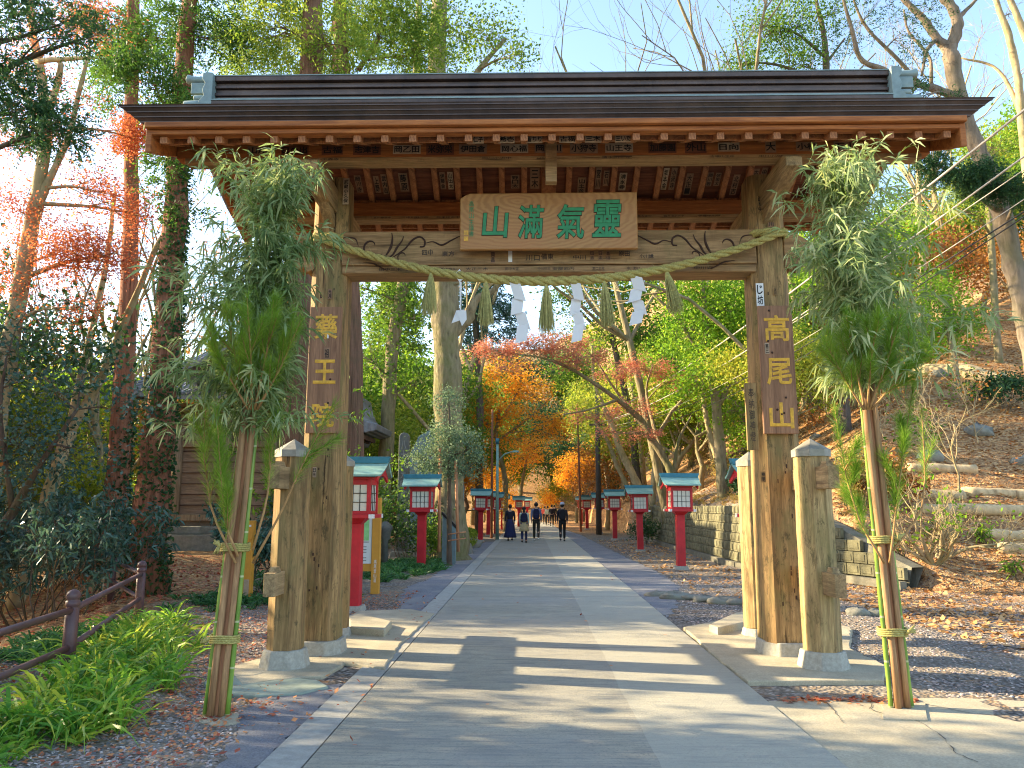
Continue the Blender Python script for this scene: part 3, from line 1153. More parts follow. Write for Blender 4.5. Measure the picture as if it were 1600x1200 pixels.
# tie beams: run front to back through the support posts and the main post, with wedges
for sx, xs in ((0, (PXL - 0.09, 0.0)), (1, (PXR + 0.11, 0.0))):
    x = xs[0] - (0.08 if sx == 0 else -0.04)
    for z in (0.86, 1.88):
        mb = MB()
        mb.bx(x - 0.055, x + 0.055, 7.50, 10.25, z - 0.11, z + 0.11)
        tb = mb.build('tie_beam', 'beam_y', gate, bevel=0.006)
        mb = MB()
        mb.box((x, 7.66, z + 0.135), (0.075, 0.16, 0.05), taper=0.7)
        mb.build('wedge', 'beam_y', tb)

# lintel with carved ends
LY0, LY1 = 8.50, 8.92
mb = MB()
mb.bx(PXL + 0.16, PXR - 0.16, LY0 + 0.02, LY1, 4.335, 4.74)
mb.bx(PXL + 0.16, PXR - 0.16, LY0 + 0.045, LY1 - 0.02, 4.245, 4.333)
lintel = mb.build('lintel', 'beam', gate, bevel=0.012)
for s_, x0 in ((-1, PXL - 0.17), (1, PXR + 0.17)):
    mb = MB()
    pr = [(0, 4.30), (0, 4.70), (0.10, 4.72), (0.22, 4.66), (0.33, 4.58), (0.36, 4.50), (0.30, 4.44), (0.24, 4.45), (0.25, 4.38), (0.20, 4.30), (0.12, 4.33), (0.08, 4.27)]
    mb.prism([(x0 + s_ * a, b) for a, b in pr], 1, LY0 + 0.06, LY1 - 0.1)
    mb.build('carved_beam_end', 'beam', gate, bevel=0.01)


def spiral(c, r0, r1, a0, a1, n=26, sx=1):
    P = []
    for i in range(n + 1):
        t = i / n
        r = r0 + (r1 - r0) * t
        a = a0 + (a1 - a0) * t
        P.append((c[0] + sx * r * math.cos(a), c[1] + r * math.sin(a)))
    return P


def scroll_carving(cx, s_):
    mb = MB()

    def line(P, w0, w1, w2):
        if len(P) < 15:
            Q = [np.array(p_) for p_ in P]
            Q = [2 * Q[0] - Q[1]] + Q + [2 * Q[-1] - Q[-2]]
            out = []
            for i in range(1, len(Q) - 2):
                for k in range(6):
                    t = k / 6
                    a_, b_, c_, d_ = Q[i - 1:i + 3]
                    out.append(0.5 * (2 * b_ + (c_ - a_) * t + (2 * a_ - 5 * b_ + 4 * c_ - d_) * t * t + (3 * b_ - a_ - 3 * c_ + d_) * t ** 3))
            P = out + [Q[-2]]
        n = len(P)
        rad = [(w0 + (w1 - w0) * min(1, i / (n * 0.4))) if i < n * 0.4 else (w1 + (w2 - w1) * (i - n * 0.4) / (n * 0.6)) for i in range(n)]
        mb.tube([(cx + s_ * a, LY0 + 0.018, b) for a, b in P], rad, 6)
    z = 4.53
    line(spiral((0.0 - 0.20, z + 0.03), 0.03, 0.15, 0.4, 5.6), 0.004, 0.013, 0.004)
    line([(-0.08, z - .13), (-0.02, z - .05), (0.02, z + .04), (0.03, z + .13), (0.02, z + 0.19)], 0.004, 0.016, 0.003)
    line([(-0.05, z - .14), (0.04, z - .07), (0.09, z + .02), (0.14, z + .09), (0.16, z + .15)], 0.004, 0.014, 0.003)
    line([(0.02, z - .12), (0.10, z - .06), (0.18, z + .0), (0.26, z + .1), (0.34, z + .14), (0.40, z + .10), (0.40, z + .03), (0.35, z + .02)], 0.004, 0.012, 0.009)
    line([(0.40, z + .06), (0.50, z + .08), (0.60, z + .04), (0.70, z + .09), (0.80, z + .14), (0.88, z + .15)], 0.004, 0.012, 0.003)
    line(spiral((0.16, z - 0.09), 0.02, 0.08, 0.2, 4.6), 0.003, 0.010, 0.003)
    line([(-0.36, z + .03), (-0.40, z + .12), (-0.50, z + .14), (-0.55, z + .12)], 0.003, 0.009, 0.003)
    line([(-0.30, z - .16), (-0.18, z - .18), (-0.10, z - .22), (-0.02, z - .26)], 0.003, 0.011, 0.004)
    return mb.build('carved_scroll', 'darkgroove', lintel)


scroll_carving(-1.62, 1)
scroll_carving(2.03, -1)


# roof timbers: heights follow the distance from the ridge
def z_under(dy):
    """underside of the rafters"""
    dy = abs(dy)
    return 5.98 - 0.669 * dy + 0.109 * dy * dy


X0, X1 = GX - 4.06, GX + 4.06
for dy, nm, hh, ww in ((-0.83, 'front_purlin', 0.17, 0.15), (0.83, 'rear_purlin', 0.19, 0.15), (0.0, 'ridge_beam', 0.2, 0.16)):
    zt = z_under(dy)
    mb = MB()
    mb.bx(X0, X1, GY + dy - ww / 2, GY + dy + ww / 2, zt - hh, zt - 0.002)
    pb = mb.build('purlin' if dy else 'ridge_beam', 'eave', gate, bevel=0.008)
    if dy:
        mb = MB()          # paler batten under the purlin
        mb.bx(X0 + 0.1, X1 - 0.1, GY + dy - ww / 2 - 0.012, GY + dy + ww / 2 + 0.012, zt - hh - 0.055, zt - hh - 0.003)
        mb.build('batten', 'beam', pb, bevel=0.004)
# cross wall plate between the posts at the level of the rear purlin hides nothing: beam over the lintel
mb = MB()
for px in (PXL, PXR):
    mb = MB()
    prof = [(7.62, 5.10), (7.62, 5.20), (7.72, 5.26), (9.78, 5.26), (9.88, 5.20), (9.88, 5.10), (9.6, 5.02), (9.3, 4.98), (8.2, 4.98), (7.9, 5.02)]
    mb.prism(prof, 0, px - 0.085, px + 0.085)
    mb.build('bracket_arm', 'beam_y', gate, bevel=0.008)
    mb = MB()
    mb.beam((px, GY - 0.16, 4.86), (px, 7.98, 5.16), 0.12, 0.12)
    mb.build('strut', 'beam_y', gate, bevel=0.006)
mb = MB()
mb.bx(0.16, 0.28, 7.80, 7.90, 5.02, 5.48)
mb.build('centre_strut', 'beam', gate, bevel=0.004)
mb = MB()
mb.bx(0.14, 0.30, 8.60, 8.90, 4.742, 5.82)
mb.build('king_post', 'rafter', gate, bevel=0.004)

# rafters, front and rear slope
NR = 29
rafts = None
for k in range(NR):
    x = X0 + 0.10 + (X1 - X0 - 0.20) * k / (NR - 1)
    if rafts is None:
        rafts = []
        for s_ in (-1, 1):
            mb = MB()
            ys = [0.0, 0.4, 0.83, 1.15, 1.42]
            pts = [(GY + s_ * q, z_under(q)) for q in ys]
            up = [(a, b + 0.075) for a, b in pts][::-1]
            mb.prism(pts + up, 0, x - 0.036, x + 0.036)
            rafts.append(mb.build('rafter', 'rafter', gate, bevel=0.004))
        x_first = x
    else:
        for r in rafts:
            c = r.copy()
            COL.objects.link(c)
            c.parent = gate
            c.location.x = r.location.x + (x - x_first)
# boards over the rafters
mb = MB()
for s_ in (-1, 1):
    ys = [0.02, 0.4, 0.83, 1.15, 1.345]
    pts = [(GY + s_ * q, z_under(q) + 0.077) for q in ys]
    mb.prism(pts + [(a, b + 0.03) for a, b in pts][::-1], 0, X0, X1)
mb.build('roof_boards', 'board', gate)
# eave boards front and rear: three layers stepping out
for s_ in (-1, 1):
    for q0, q1, z0, z1, ex in ((1.352, 1.462, 5.328, 5.378, 0.02), (1.40, 1.515, 5.381, 5.441, 0.06)):
        mb = MB()
        y0, y1 = sorted((GY + s_ * q0, GY + s_ * q1))
        mb.bx(X0 - ex, X1 + ex, y0, y1, z0, z1)
        mb.build('eave_board', 'eave', gate, bevel=0.01)
    mb = MB()      # filler boards between the rafters above the purlin and near the eave
    for q in (0.845, 1.24):
        y0, y1 = sorted((GY + s_ * q, GY + s_ * (q + .02)))
        mb.bx(X0, X1, y0, y1, z_under(q) + 0.004, z_under(q) + 0.07)
    mb.build('filler_board', 'rafter', gate)
# bargeboards at both gable ends
for xx in (X0 - 0.035, X1 + 0.035):
    for s_ in (-1, 1):
        mb = MB()
        ys = [0.0, 0.4, 0.83, 1.15, 1.46]
        lo = [(GY + s_ * q, z_under(q) - 0.13 + 0.02 * q) for q in ys]
        hi = [(GY + s_ * q, z_under(q) + 0.12 + 0.02 * q) for q in ys][::-1]
        mb.prism(lo + hi, 0, xx - 0.03, xx + 0.03)
        mb.build('bargeboard', 'eave', gate, bevel=0.008)

# the copper roof: thick edge, hollow curve up to the ridge
mb = MB()
ysr = [0.0, 0.15, 0.35, 0.6, 0.85, 1.1, 1.35, 1.56]
top = [(q, 5.605 + 0.74 * (1 - q / 1.56) ** 1.25 * 1.0) for q in ysr]
prof = [(GY - q, z) for q, z in top[::-1]] + [(GY + q, z) for q, z in top[1:]]
bot = [(GY + 1.44, 5.445), (GY + 0.8, 5.76), (GY, 6.11), (GY - 0.8, 5.76), (GY - 1.44, 5.445)]
poly = prof + bot
n = len(poly)
nt_ = len(prof)
vs = []
for (u, v), top_ in [(p, i < nt_) for i, p in enumerate(poly)]:
    vs.append((X0 - (0.33 if top_ else 0.10), u, v))
for (u, v), top_ in [(p, i < nt_) for i, p in enumerate(poly)]:
    vs.append((X1 + (0.33 if top_ else 0.10), u, v))
fs = [(i, (i + 1) % n, n + (i + 1) % n, n + i) for i in range(n)]
mb.add(vs, fs)
# triangulated gable faces between top and underside
for off in (0, n):
    for i in range(nt_ - 1):
        # nearest underside vertex
        def nb(k):
            t = k / (nt_ - 1)
            return nt_ + len(bot) - 1 - int(round(t * (len(bot) - 1)))
        a, b = nb(i), nb(i + 1)
        base = 0
        if a == b:
            mb.Fc.append([off + i, off + i + 1, off + a])
        else:
            mb.Fc.append([off + i, off + i + 1, off + b, off + a])
        mb.Mi.append(0)
        mb.Sm.append(False)
roof = mb.build('roof', 'copper', gate)
# layered lines in the eave edge
mb = MB()
for k in range(4):
    t = (k + 0.5) / 4
    y = GY - (1.56 - 0.12 * t) - 0.004
    z = 5.605 - 0.16 * t
    e = 0.33 - 0.23 * t
    mb.bx(X0 - e, X1 + e, y - 0.004, y + 0.02, z - 0.006, z + 0.006)
mb.build('eave_edge_courses', 'copper', roof)
# ridge
RXa, RXb = -3.77, 4.24
mb = MB()
lay = [(0.30, 6.255, 6.350), (0.235, 6.350, 6.395), (0.19, 6.395, 6.455), (0.215, 6.455, 6.495), (0.18, 6.495, 6.550), (0.215, 6.550, 6.585), (0.185, 6.585, 6.630), (0.24, 6.630, 6.695)]
for w_, a, b in lay:
    mb.bx(RXa, RXb, GY - w_, GY + w_, a, b - 0.001)
ridge = mb.build('ridge', 'copper', gate, bevel=0.006)
mb = MB()
for w_, z in ((0.305, 6.347), (0.24, 6.393), (0.245, 6.690)):
    mb.bx(RXa, RXb, GY - w_ - 0.004, GY + w_ + 0.004, z, z + 0.012)
mb.build('ridge_trim', 'copper_blue', ridge)
for s_, xe in ((-1, RXa), (1, RXb)):
    mb = MB()
    pr = [(0, 6.255), (0.0, 6.705), (0.07, 6.715), (0.12, 6.700), (0.13, 6.635), (0.09, 6.575), (0.12, 6.495), (0.10, 6.415), (0.15, 6.355), (0.17, 6.295), (0.16, 6.255)]
    mb.prism([(xe + s_ * a, b) for a, b in pr], 1, GY - 0.30, GY + 0.30)
    mb.bx(*sorted((xe + s_ * 0.10, xe + s_ * 0.30)), GY - 0.2, GY + 0.2, 6.495, 6.635)
    mb.tube([(xe + s_ * 0.06, GY - 0.14, 6.685), (xe + s_ * 0.30, GY - 0.14, 6.695), (xe + s_ * 0.37, GY - 0.14, 6.715)], [0.05, 0.05, 0.055], 12)
    mb.tube([(xe + s_ * 0.10, GY - 0.24, 6.325), (xe + s_ * 0.34, GY - 0.24, 6.315)], 0.055, 12)
    mb.tube([(xe + s_ * 0.10, GY + 0.24, 6.325), (xe + s_ * 0.34, GY + 0.24, 6.315)], 0.055, 12)
    mb.tube([(xe + s_ * 0.10, GY - 0.22, 6.415), (xe + s_ * 0.24, GY - 0.22, 6.415)], 0.04, 12)
    mb.build('ridge_end_tile', 'copper_blue', ridge, bevel=0.006)

gate.rotation_euler.z = R(0.45)

# ---- votive name papers pasted on the timbers
rng = random.Random(11)
NAMES = ['小沢', '安部', '山王', '石川', '上野', '北村', '大正', '米蔵', '野口', '松本', '田中', '弥栄', '三木', '吉田', '伊藤', '中川', '高橋', '古福', '岡川', '藤原', '山田', '森', '武内', '清水', '宮川', '坂本']


def paper(c, w_, h_, body, vertical, bold=0.012, mats=('sticker_dark', 'ink'), U=Vector((1, 0, 0)), W=Vector((0, 0, 1)), frame=False):
    mb = MB()
    N = U.cross(W).normalized()
    c = Vector(c)
    a, b = U * w_ / 2, W * h_ / 2
    mb.add([c - a - b + N * -0.0, c + a - b, c + a + b, c - a + b], [(0, 1, 2, 3)], 0)
    mb.add([c - a - b - N * 0.004, c + a - b - N * 0.004, c + a + b - N * 0.004, c - a + b - N * 0.004], [(3, 2, 1, 0)], 0)
    c2 = c + N * 0.0025
    if vertical:
        write_col(mb, body, c2, w_ * 0.74, h_ * 0.9, 1, bold, U, W)
    else:
        write(mb, body, c2, w_ * 0.9, h_ * 0.72, 1, bold, U, W)
    return mb.build('name_paper', list(mats), gate)


FR = Vector((1, 0, 0))
# on the boards of the rear slope, between the rafters
sl = Vector((0, -1, (z_under(0.45) - z_under(0.75)) / 0.30)).normalized()
pit = (X1 - X0 - 0.20) / (NR - 1)
xr = lambda k: X0 + 0.10 + pit * (k + 0.5)
vis = [k for k in range(5, 24)]
for k in vis:
    if rng.random() < 0.14:
        continue
    q = 0.60 + rng.uniform(-.06, .06)
    two = rng.random() < 0.35
    for j in range(2 if two else 1):
        xx = xr(k) + ((j - 0.5) * 0.10 if two else rng.uniform(-.03, .03))
        L = rng.uniform(0.20, 0.34)
        c = Vector((xx, GY + q, z_under(q) + 0.072))
        N = FR.cross(sl)
        body = rng.choice(NAMES) + rng.choice(['', '寺', '太', '一', '金', '吉'])
        paper(c + N * 0.004, 0.07 if two else rng.uniform(.075, .12), L, body, True, 0.02, (rng.choice(['sticker_dark', 'sticker', 'sticker_dark']), 'ink'), FR, sl)
# on the front face of the front purlin
yb = GY - 0.83 - 0.075 - 0.004
zc = z_under(0.83) - 0.085
row = ['山川', '日の出', '古福', '志津吉', '岡乙田', '米弥栄', '伊田倉', '岡心福', '岡三川', '小狩寺', '山王寺', '加藤園', '外山', '日向', '大', '小松', '石山']
xk = np.linspace(-2.95, 3.35, len(row))
for x, b in zip(xk, row):
    paper((x + rng.uniform(-.04, .04), yb, zc), min(0.30, 0.115 * len(b)), rng.uniform(.10, .135), b, False, 0.02, (rng.choice(['sticker_dark', 'sticker', 'board']), 'ink'))
# on the battens, thin strips of writing
for x in np.linspace(-2.9, 3.3, 11):
    if rng.random() < .85:
        paper((x + rng.uniform(-.1, .1), GY - 0.83 - 0.09 - 0.003, z_under(.83) - 0.17 - 0.029), rng.uniform(.22, .36), 0.036, rng.choice(NAMES) + rng.choice(NAMES) + rng.choice(['講', '寺', '中']), False, 0.01, ('beam', 'inkfade'))
for x in (-1.9, -1.45, -1.05, 1.45, 1.85, 2.3):
    paper((x, GY + 0.83 - 0.09 - 0.003, z_under(.83) - 0.19 - 0.029), rng.uniform(.24, .34), 0.036, rng.choice(NAMES) + rng.choice(NAMES) + '中', False, 0.01, ('beam', 'inkfade'))
# above: short row between the rafter ends
for b, px in (('父仁子', 742), ('希壱', 790), ('留ちり', 833), ('古福', 885), ('三木', 925), ('三いた', 972)):
    p = at(px, 224, 7.52)
    paper((p.x, GY - 1.265, z_under(1.25) + 0.03), 0.17, 0.085, b, False, 0.02, ('sticker', 'ink'))
# on the lintel, below and beside the plaque
yl = LY0 + 0.02 - 0.003
for px, pz, w_, h_, b, v, mt in ((770, 402, .05, .14, '岡昌', True, 'sticker_dark'), (797, 401, .045, .13, '', True, 'sticker_white'), (855, 401, .16, .10, '備東', False, 'beam'),
                                 (832, 403, .18, .10, '川口', False, 'beam'), (700, 397, .16, .09, '東方', False, 'beam'), (668, 395, .14, .10, '四中', False, 'beam'),
                                 (925, 399, .05, .11, '山吉', True, 'sticker_dark'), (938, 399, .05, .11, '日本', True, 'sticker_dark'), (950, 399, .05, .11, '森山', True, 'sticker_dark'),
                                 (975, 396, .14, .09, '原田', False, 'beam'), (905, 402, .16, .08, '中川', False, 'beam'), (1010, 400, .18, .07, '小川講', False, 'beam'), (545, 408, .04, .07, '小方', True, 'beam')):
    p = at(px, pz, yl)
    paper((p.x, yl, p.z), w_, h_, b or ' ', v, 0.015, (mt, 'inkfade'))
for px in (610, 650, 700, 745, 800, 850, 880, 935, 990, 1050, 1100):
    p = at(px, 424, LY0 + 0.04)
    paper((p.x, LY0 + 0.045 - 0.003, 4.29), rng.uniform(.14, .3), 0.05, rng.choice(NAMES) + rng.choice(NAMES), False, 0.01, ('beam', 'inkfade'))
# on the posts
for px, py, w_, h_, b, mt, yy in ((541, 300, .07, .32, '武蔵小久保', 'sticker', 8.53), (518, 335, .06, .22, '東山本', 'sticker_dark', 8.53), (516, 460, .045, .12, '光月', 'sticker_dark', 8.53), (522, 400, .05, .1, '石川', 'post', 8.53),
                                  (1188, 460, .085, .27, 'じ坊', 'sticker_white', 8.53), (1212, 455, .04, .08, '正川', 'post', 8.53), (1205, 345, .07, .14, '森川', 'sticker_dark', 8.53), (1188, 318, .06, .2, '山本中', 'post', 8.53),
                                  (492, 738, .04, .11, '日光', 'sticker', 8.52), (1193, 745, .05, .12, '神明', 'post', 8.52), (1262, 735, .03, .1, '一', 'sticker', 8.52)):
    p = at(px, py, yy)
    paper((p.x, yy - 0.003, p.z), w_, h_, b, True, 0.02, (mt, 'ink'))

# ---- the plaque, leaning forward
plq_c = at(857, 345, 8.32)
sgn = empty('name_plaque', plq_c, 'wide wooden plaque with four green characters hung over the gate lintel', 'plaque')
mb = MB()
wd, ht = 2.0, 0.655
out = [(-wd / 2, -ht / 2), (wd / 2, -ht / 2), (wd / 2, ht / 2), (-wd / 2 + .11, ht / 2), (-wd / 2 + .06, ht / 2 - .02), (-wd / 2, ht / 2 - .06)]
mb.prism(out, 1, 0.0, 0.07)
pl = mb.build('board', 'plaque')
pl.parent = sgn
pl.modifiers.new('b', 'BEVEL').width = 0.008
for ch, x, z, s1, s2 in (('靈', 0.655, 0.02, .33, .43), ('氣', 0.245, -0.01, .31, .40), ('滿', -0.195, -0.01, .29, .385), ('山', -0.60, -0.01, .30, .36)):
    mb = MB()
    write(mb, ch, (x, -0.000, z), s1 + .014, s2 + .014, 1, 0.034, shear=0.08)
    write(mb, ch, (x, -0.010, z), s1, s2, 0, 0.016, shear=0.08)
    cho = mb.build('character', ['greenpaint', 'darkgroove'])
    cho.parent = sgn
mb = MB()
write_col(mb, '高尾山主謹書', (-0.87, -0.005, 0.03), 0.055, 0.42, 0, 0.0)
sg = mb.build('signature', ['greenpaint'])
sg.parent = sgn
for z in (-0.13, -0.20):
    mb = MB()
    mb.bx(-0.955, -0.905, -0.006, 0.002, z - .025, z + .025)
    sl_ = mb.build('seal', 'gold')
    sl_.parent = sgn
sgn.rotation_euler = (R(3.0), 0, 0)


# ---- the two upright signboards
def upright_sign(chars, px, top, bot, wpx, lab, skew, boards):
    a, b = at(px, top, 8.50), at(px + skew, bot, 8.50)
    e = empty('wooden_signboard', ((a.x + b.x) / 2, 8.505, b.z), lab, 'signboard')
    H_ = a.z - b.z
    W_ = wpx / F_PX * 8.5 * 1.03
    mb = MB()
    mb.bx(-W_ / 2, W_ / 2, -0.022, 0.018, 0, H_)
    o = mb.build('board', 'signwood', None, bevel=0.006)
    o.parent = e
    for ch, tz, sc_ in chars:
        mb = MB()
        write(mb, ch, (0.01, -0.026, H_ * (1 - tz)), W_ * 0.74 * sc_, W_ * 0.80 * sc_, 0, 0.020)
        c_ = mb.build('character', 'gold')
        c_.parent = e
    rr = random.Random(px)
    for k in range(7):
        mb = MB()
        x, z = rr.uniform(-.35, .35) * W_, rr.uniform(.04, .96) * H_
        if rr.random() < .5:
            mb.lathe([(0.013, 0), (0.011, 0.006)], 8)
            mb.V = [(v[0] + x, -0.024 - v[2], v[1] + z) for v in mb.V]
            c_ = mb.build('nail_head', 'darkgroove')
        else:
            mb.bx(x - .012, x + .012, -0.0255, -0.02, z - .03, z + .03)
            c_ = mb.build('paper_scrap', rr.choice(['sticker', 'sticker_white', 'sticker_dark']))
        c_.parent = e
    for (bx_, bz_, bw, bh, body, mt, ink) in boards:
        mb = MB()
        mb.bx(bx_ - bw / 2, bx_ + bw / 2, -0.0265, -0.02, bz_ - bh / 2, bz_ + bh / 2, 0)
        write_col(mb, body, (bx_, -0.029, bz_), bw * .7, bh * .9, 1, 0.01)
        c_ = mb.build('name_paper', [mt, ink])
        c_.parent = e
    return e


upright_sign((('藥', .16, 1.0), ('王', .52, .95), ('院', .86, .95)), 511, 480, 677, 50, 'upright wooden signboard with golden characters 藥王院 on the left gate post', -9,
             [(0.03, 0.90, .07, .13, '祖', 'sticker_dark', 'ink')])
upright_sign((('高', .18, 1.0), ('尾', .52, 1.0), ('山', .86, .95)), 1211, 478, 678, 52, 'upright wooden signboard with golden characters 高尾山 on the right gate post', 8,
             [(-0.11, 0.95, .05, .12, '華三', 'sticker', 'ink')])
# small dark side board on the right post
e = MB()
p = at(1178, 610, 8.5)
e.bx(-0.06, 0.06, -0.02, 0.02, -1.1 / 2 * 0.7, 0.0 + .35)
write_col(e, '奉納御神燈', (0, -0.024, 0.0), .06, .6, 1, 0.0)
sb = e.build('small_signboard', ['post', 'inkfade'])
sb.location = (at(1180, 680, 8.47).x - .03, 8.47, at(1180, 680, 8.5).z + .22)
tag(sb, 'narrow dark board with a column of faded ink left of the 高尾山 signboard', 'signboard')


# ---- straw rope across the front
def rope_path(t):
    a, b = at(490, 368, 8.44), at(1228, 360, 8.44)
    p = a.lerp(b, t)
    sag = 0.60
    u = 2 * t - 1
    p.z -= sag * (1 - abs(u) ** 2.0)
    p.y -= 0.10 * (1 - u * u)
    return p


mb = MB()
NN = 260
for sct in range(3):
    pts, rad = [], []
    for i in range(NN + 1):
        t = i / NN
        p = rope_path(t)
        a = sct * 2 * PI / 3 + t * 2 * PI * 14
        k = 0.035 + 0.011 * (1 - abs(2 * t - 1))
        tg = (rope_path(min(1, t + .01)) - rope_path(max(0, t - .01))).normalized()
        up = Vector((0, 0, 1)) - tg * tg.z
        up.normalize()
        sd = tg.cross(up)
        pts.append(p + (up * math.cos(a) + sd * math.sin(a)) * k * 0.60)
        rad.append(k * 0.66)
    mb.tube(pts, rad, 8)
# binding around the posts
for px, t in ((PXL, 0.0), (PXR, 1.0)):
    p = rope_path(t)
    for sct in range(3):
        ring = []
        for i in range(61):
            a = 2 * PI * i / 60
            b = sct * 2 * PI / 3 + a * 5
            r = 0.275 + 0.02 * math.cos(b)
            ring.append((px + r * math.sin(a) * .95, GY - r * math.cos(a), p.z + 0.022 * math.sin(b) - 0.0))
        mb.tube(ring, 0.027, 6, cap=False)
rope = mb.build('straw_rope', 'rope')
tag(rope, 'thick twisted straw rope slung between the two gate posts', 'rope')

# loose straw ends on the rope
mb = MB()
rng = random.Random(8)
for i in range(260):
    t = rng.random()
    p = rope_path(t) + Vector((rng.uniform(-.02, .02), rng.uniform(-.05, .0), rng.uniform(-.05, .05)))
    d_ = Vector((rng.uniform(-1, 1), rng.uniform(-.6, .2), rng.uniform(-.6, .6))).normalized() * rng.uniform(.03, .08)
    mb.tube([p, p + d_], [0.0015, 0.0006], 3, cap=False)
fz = mb.build('loose_straw', 'straw')
fz.parent = rope


def near_t(px):
    best = min(range(201), key=lambda i: abs((lambda q: 800 + F_PX * 0)(0)) if False else abs(proj(rope_path(i / 200))[0] - px))
    return best / 200


def proj(p):
    """pixel of the photo at which a point of the place appears (only used to read positions off it)"""
    x, y, z = p[0], p[1], p[2] - EYE
    xx = x * math.cos(YAW) + y * math.sin(YAW)
    yy = -x * math.sin(YAW) + y * math.cos(YAW)
    f = yy * math.cos(PITCH) + z * math.sin(PITCH)
    u = -yy * math.sin(PITCH) + z * math.cos(PITCH)
    return (800 + F_PX * xx / f, 600 - F_PX * u / f)


rng = random.Random(21)
tl = ['straw tassel hanging leftmost on the rope in front of the thick mossy trunk', 'second straw tassel from the left on the rope, between two white streamers',
      'middle straw tassel on the rope at its lowest point', 'fourth straw tassel from the left on the rope, right of the third streamer', 'straw tassel hanging rightmost on the rope near the right gate post']
for i, (px, L, lean) in enumerate(((672, .42, -.02), (759, .44, 0.0), (855, .48, 0.0), (945, .45, .03), (1043, .41, .09))):
    p = rope_path(near_t(px)) + Vector((0, 0, -0.045))
    mb = MB()
    for k in range(150):
        a = rng.uniform(0, 6.28)
        r0, r1 = rng.uniform(0, .018), rng.uniform(.012, .098)
        l = L * rng.uniform(.84, 1.02)
        P = []
        for j in range(5):
            t = j / 4
            r = r0 + (r1 - r0) * t ** 0.7
            P.append((r * math.cos(a) + lean * t, r * math.sin(a) * .8, -l * t))
        mb.tube(P, [0.005, .005, .0045, .004, .002], 3, cap=False)
    mb.tube([(0, 0, .05), (0, 0, -.06)], [.02, .023], 8)
    o = mb.build('straw_tassel', 'straw')
    o.location = p
    o.scale = (1.0, 1.0, 1.15)
    tag(o, tl[i], 'tassel', 'straw tassels hanging from the rope')
# zigzag paper streamers
sl_lab = ['twisted white paper streamer leftmost on the rope, folded into a cup at its end', 'white zigzag paper streamer second from the left, swinging to the right at its foot',
          'white zigzag paper streamer third from the left, turned partly edge-on', 'white zigzag paper streamer rightmost on the rope, its lozenges opened wide']


def streamer(lozs, thick=0.002):
    mb = MB()
    for q in lozs:
        c = [Vector(v) for v in q]
        n_ = (c[1] - c[0]).cross(c[2] - c[0]).normalized() * thick
        mb.add([v - n_ for v in c] + [v + n_ for v in c], [(3, 2, 1, 0), (4, 5, 6, 7), (0, 1, 5, 4), (1, 2, 6, 5), (2, 3, 7, 6), (3, 0, 4, 7)])
    return mb


def zig(n, w_, h_, lean, curl, seed):
    r = random.Random(seed)
    out = []
    x, z, y = 0.0, 0.0, 0.0
    for k in range(n):
        s_ = 1 if k % 2 == 0 else -1
        dx = w_ * 0.30 * s_ + lean * h_
        yy = y + curl * math.sin(k * 1.3)
        tilt = 0.35 * w_
        a = (x - w_ / 2, yy, z + tilt * .4 * s_)
        b = (x + w_ / 2, yy - .01 * s_, z - tilt * .4 * s_)
        c = (x + dx + w_ / 2, yy + .012 * s_, z - h_ - tilt * .4 * s_)
        d_ = (x + dx - w_ / 2, yy + .02 * s_, z - h_ + tilt * .4 * s_)
        out.append((a, b, c, d_))
        x += lean * h_ * 1.0 + (0.0 if k % 2 else 0.0) + dx * .25
        z -= h_ * .82
        y += 0.012
    return out


defs = [None, (4, .115, .185, .10, .02, 1), (4, .105, .185, .03, .05, 2), (4, .125, .15, .02, .01, 3)]
for i, px in enumerate((717, 806, 899, 993)):
    p = rope_path(near_t(px)) + Vector((0, -.02, -0.03))
    if i == 0:
        lo = [((-.05, 0, .03), (0, -.01, .09), (.055, 0, .0), (0.0, .01, -.05)), ((.0, 0, -.05), (.022, 0, -.05), (.02, 0, -.36), (.006, 0, -.36)),
              ((-.075, 0, -.50), (-.03, .01, -.36), (.05, .01, -.35), (.03, 0, -.46)), ((-.03, -.01, -.37), (.07, 0, -.36), (.075, 0, -.46), (.03, 0, -.53))]
        mb = streamer(lo)
    else:
        mb = streamer(zig(*defs[i]))
    o = mb.build('paper_streamer', 'paper')
    o.location = p
    o.scale = (1.12, 1.0, 1.05)
    tag(o, sl_lab[i], 'streamer', 'white paper streamers on the rope')


# ============================================================ finding the ground under a pixel
def hit(px, py, y0=4.0, y1=120.0):
    r = ray(px, py)
    prev = None
    n = 900
    for i in range(n):
        Y = y0 + (y1 - y0) * i / n
        t = Y / r[1]
        z = r[2] * t + EYE
        h = hz(r[0] * t, Y)
        if z <= h:
            return Vector((r[0] * t, Y, h))
    return None


NPR = np.random.RandomState


def unit(v):
    return v / np.maximum(np.linalg.norm(v, axis=-1, keepdims=True), 1e-9)


def blades(P, D, L, Wd, rs, droop=0.0, segs=2):
    """narrow leaves starting at P along D; returns (N,k,3) and faces; each bends down by droop"""
    N = len(P)
    up = np.array([0, 0, 1.0])
    rnd = unit(rs.normal(size=(N, 3)))
    S = unit(np.cross(D, rnd))
    L = np.broadcast_to(np.asarray(L, float), (N,))[:, None]
    Wd = np.broadcast_to(np.asarray(Wd, float), (N,))[:, None]
    rows = []
    for k in range(segs + 1):
        t = k / segs
        c = P + D * L * t - up * (droop * L * t * t)
        w = Wd * (1 - (2 * t - 0.8) ** 2 * 0.9) if k not in (0, segs) else Wd * (0.35 if k == 0 else 0.04)
        w = np.maximum(w, Wd * 0.03)
        rows += [c - S * w / 2, c + S * w / 2]
    arr = np.stack(rows, 1)
    fc = [(2 * k, 2 * k + 1, 2 * k + 3, 2 * k + 2) for k in range(segs)]
    return arr, fc


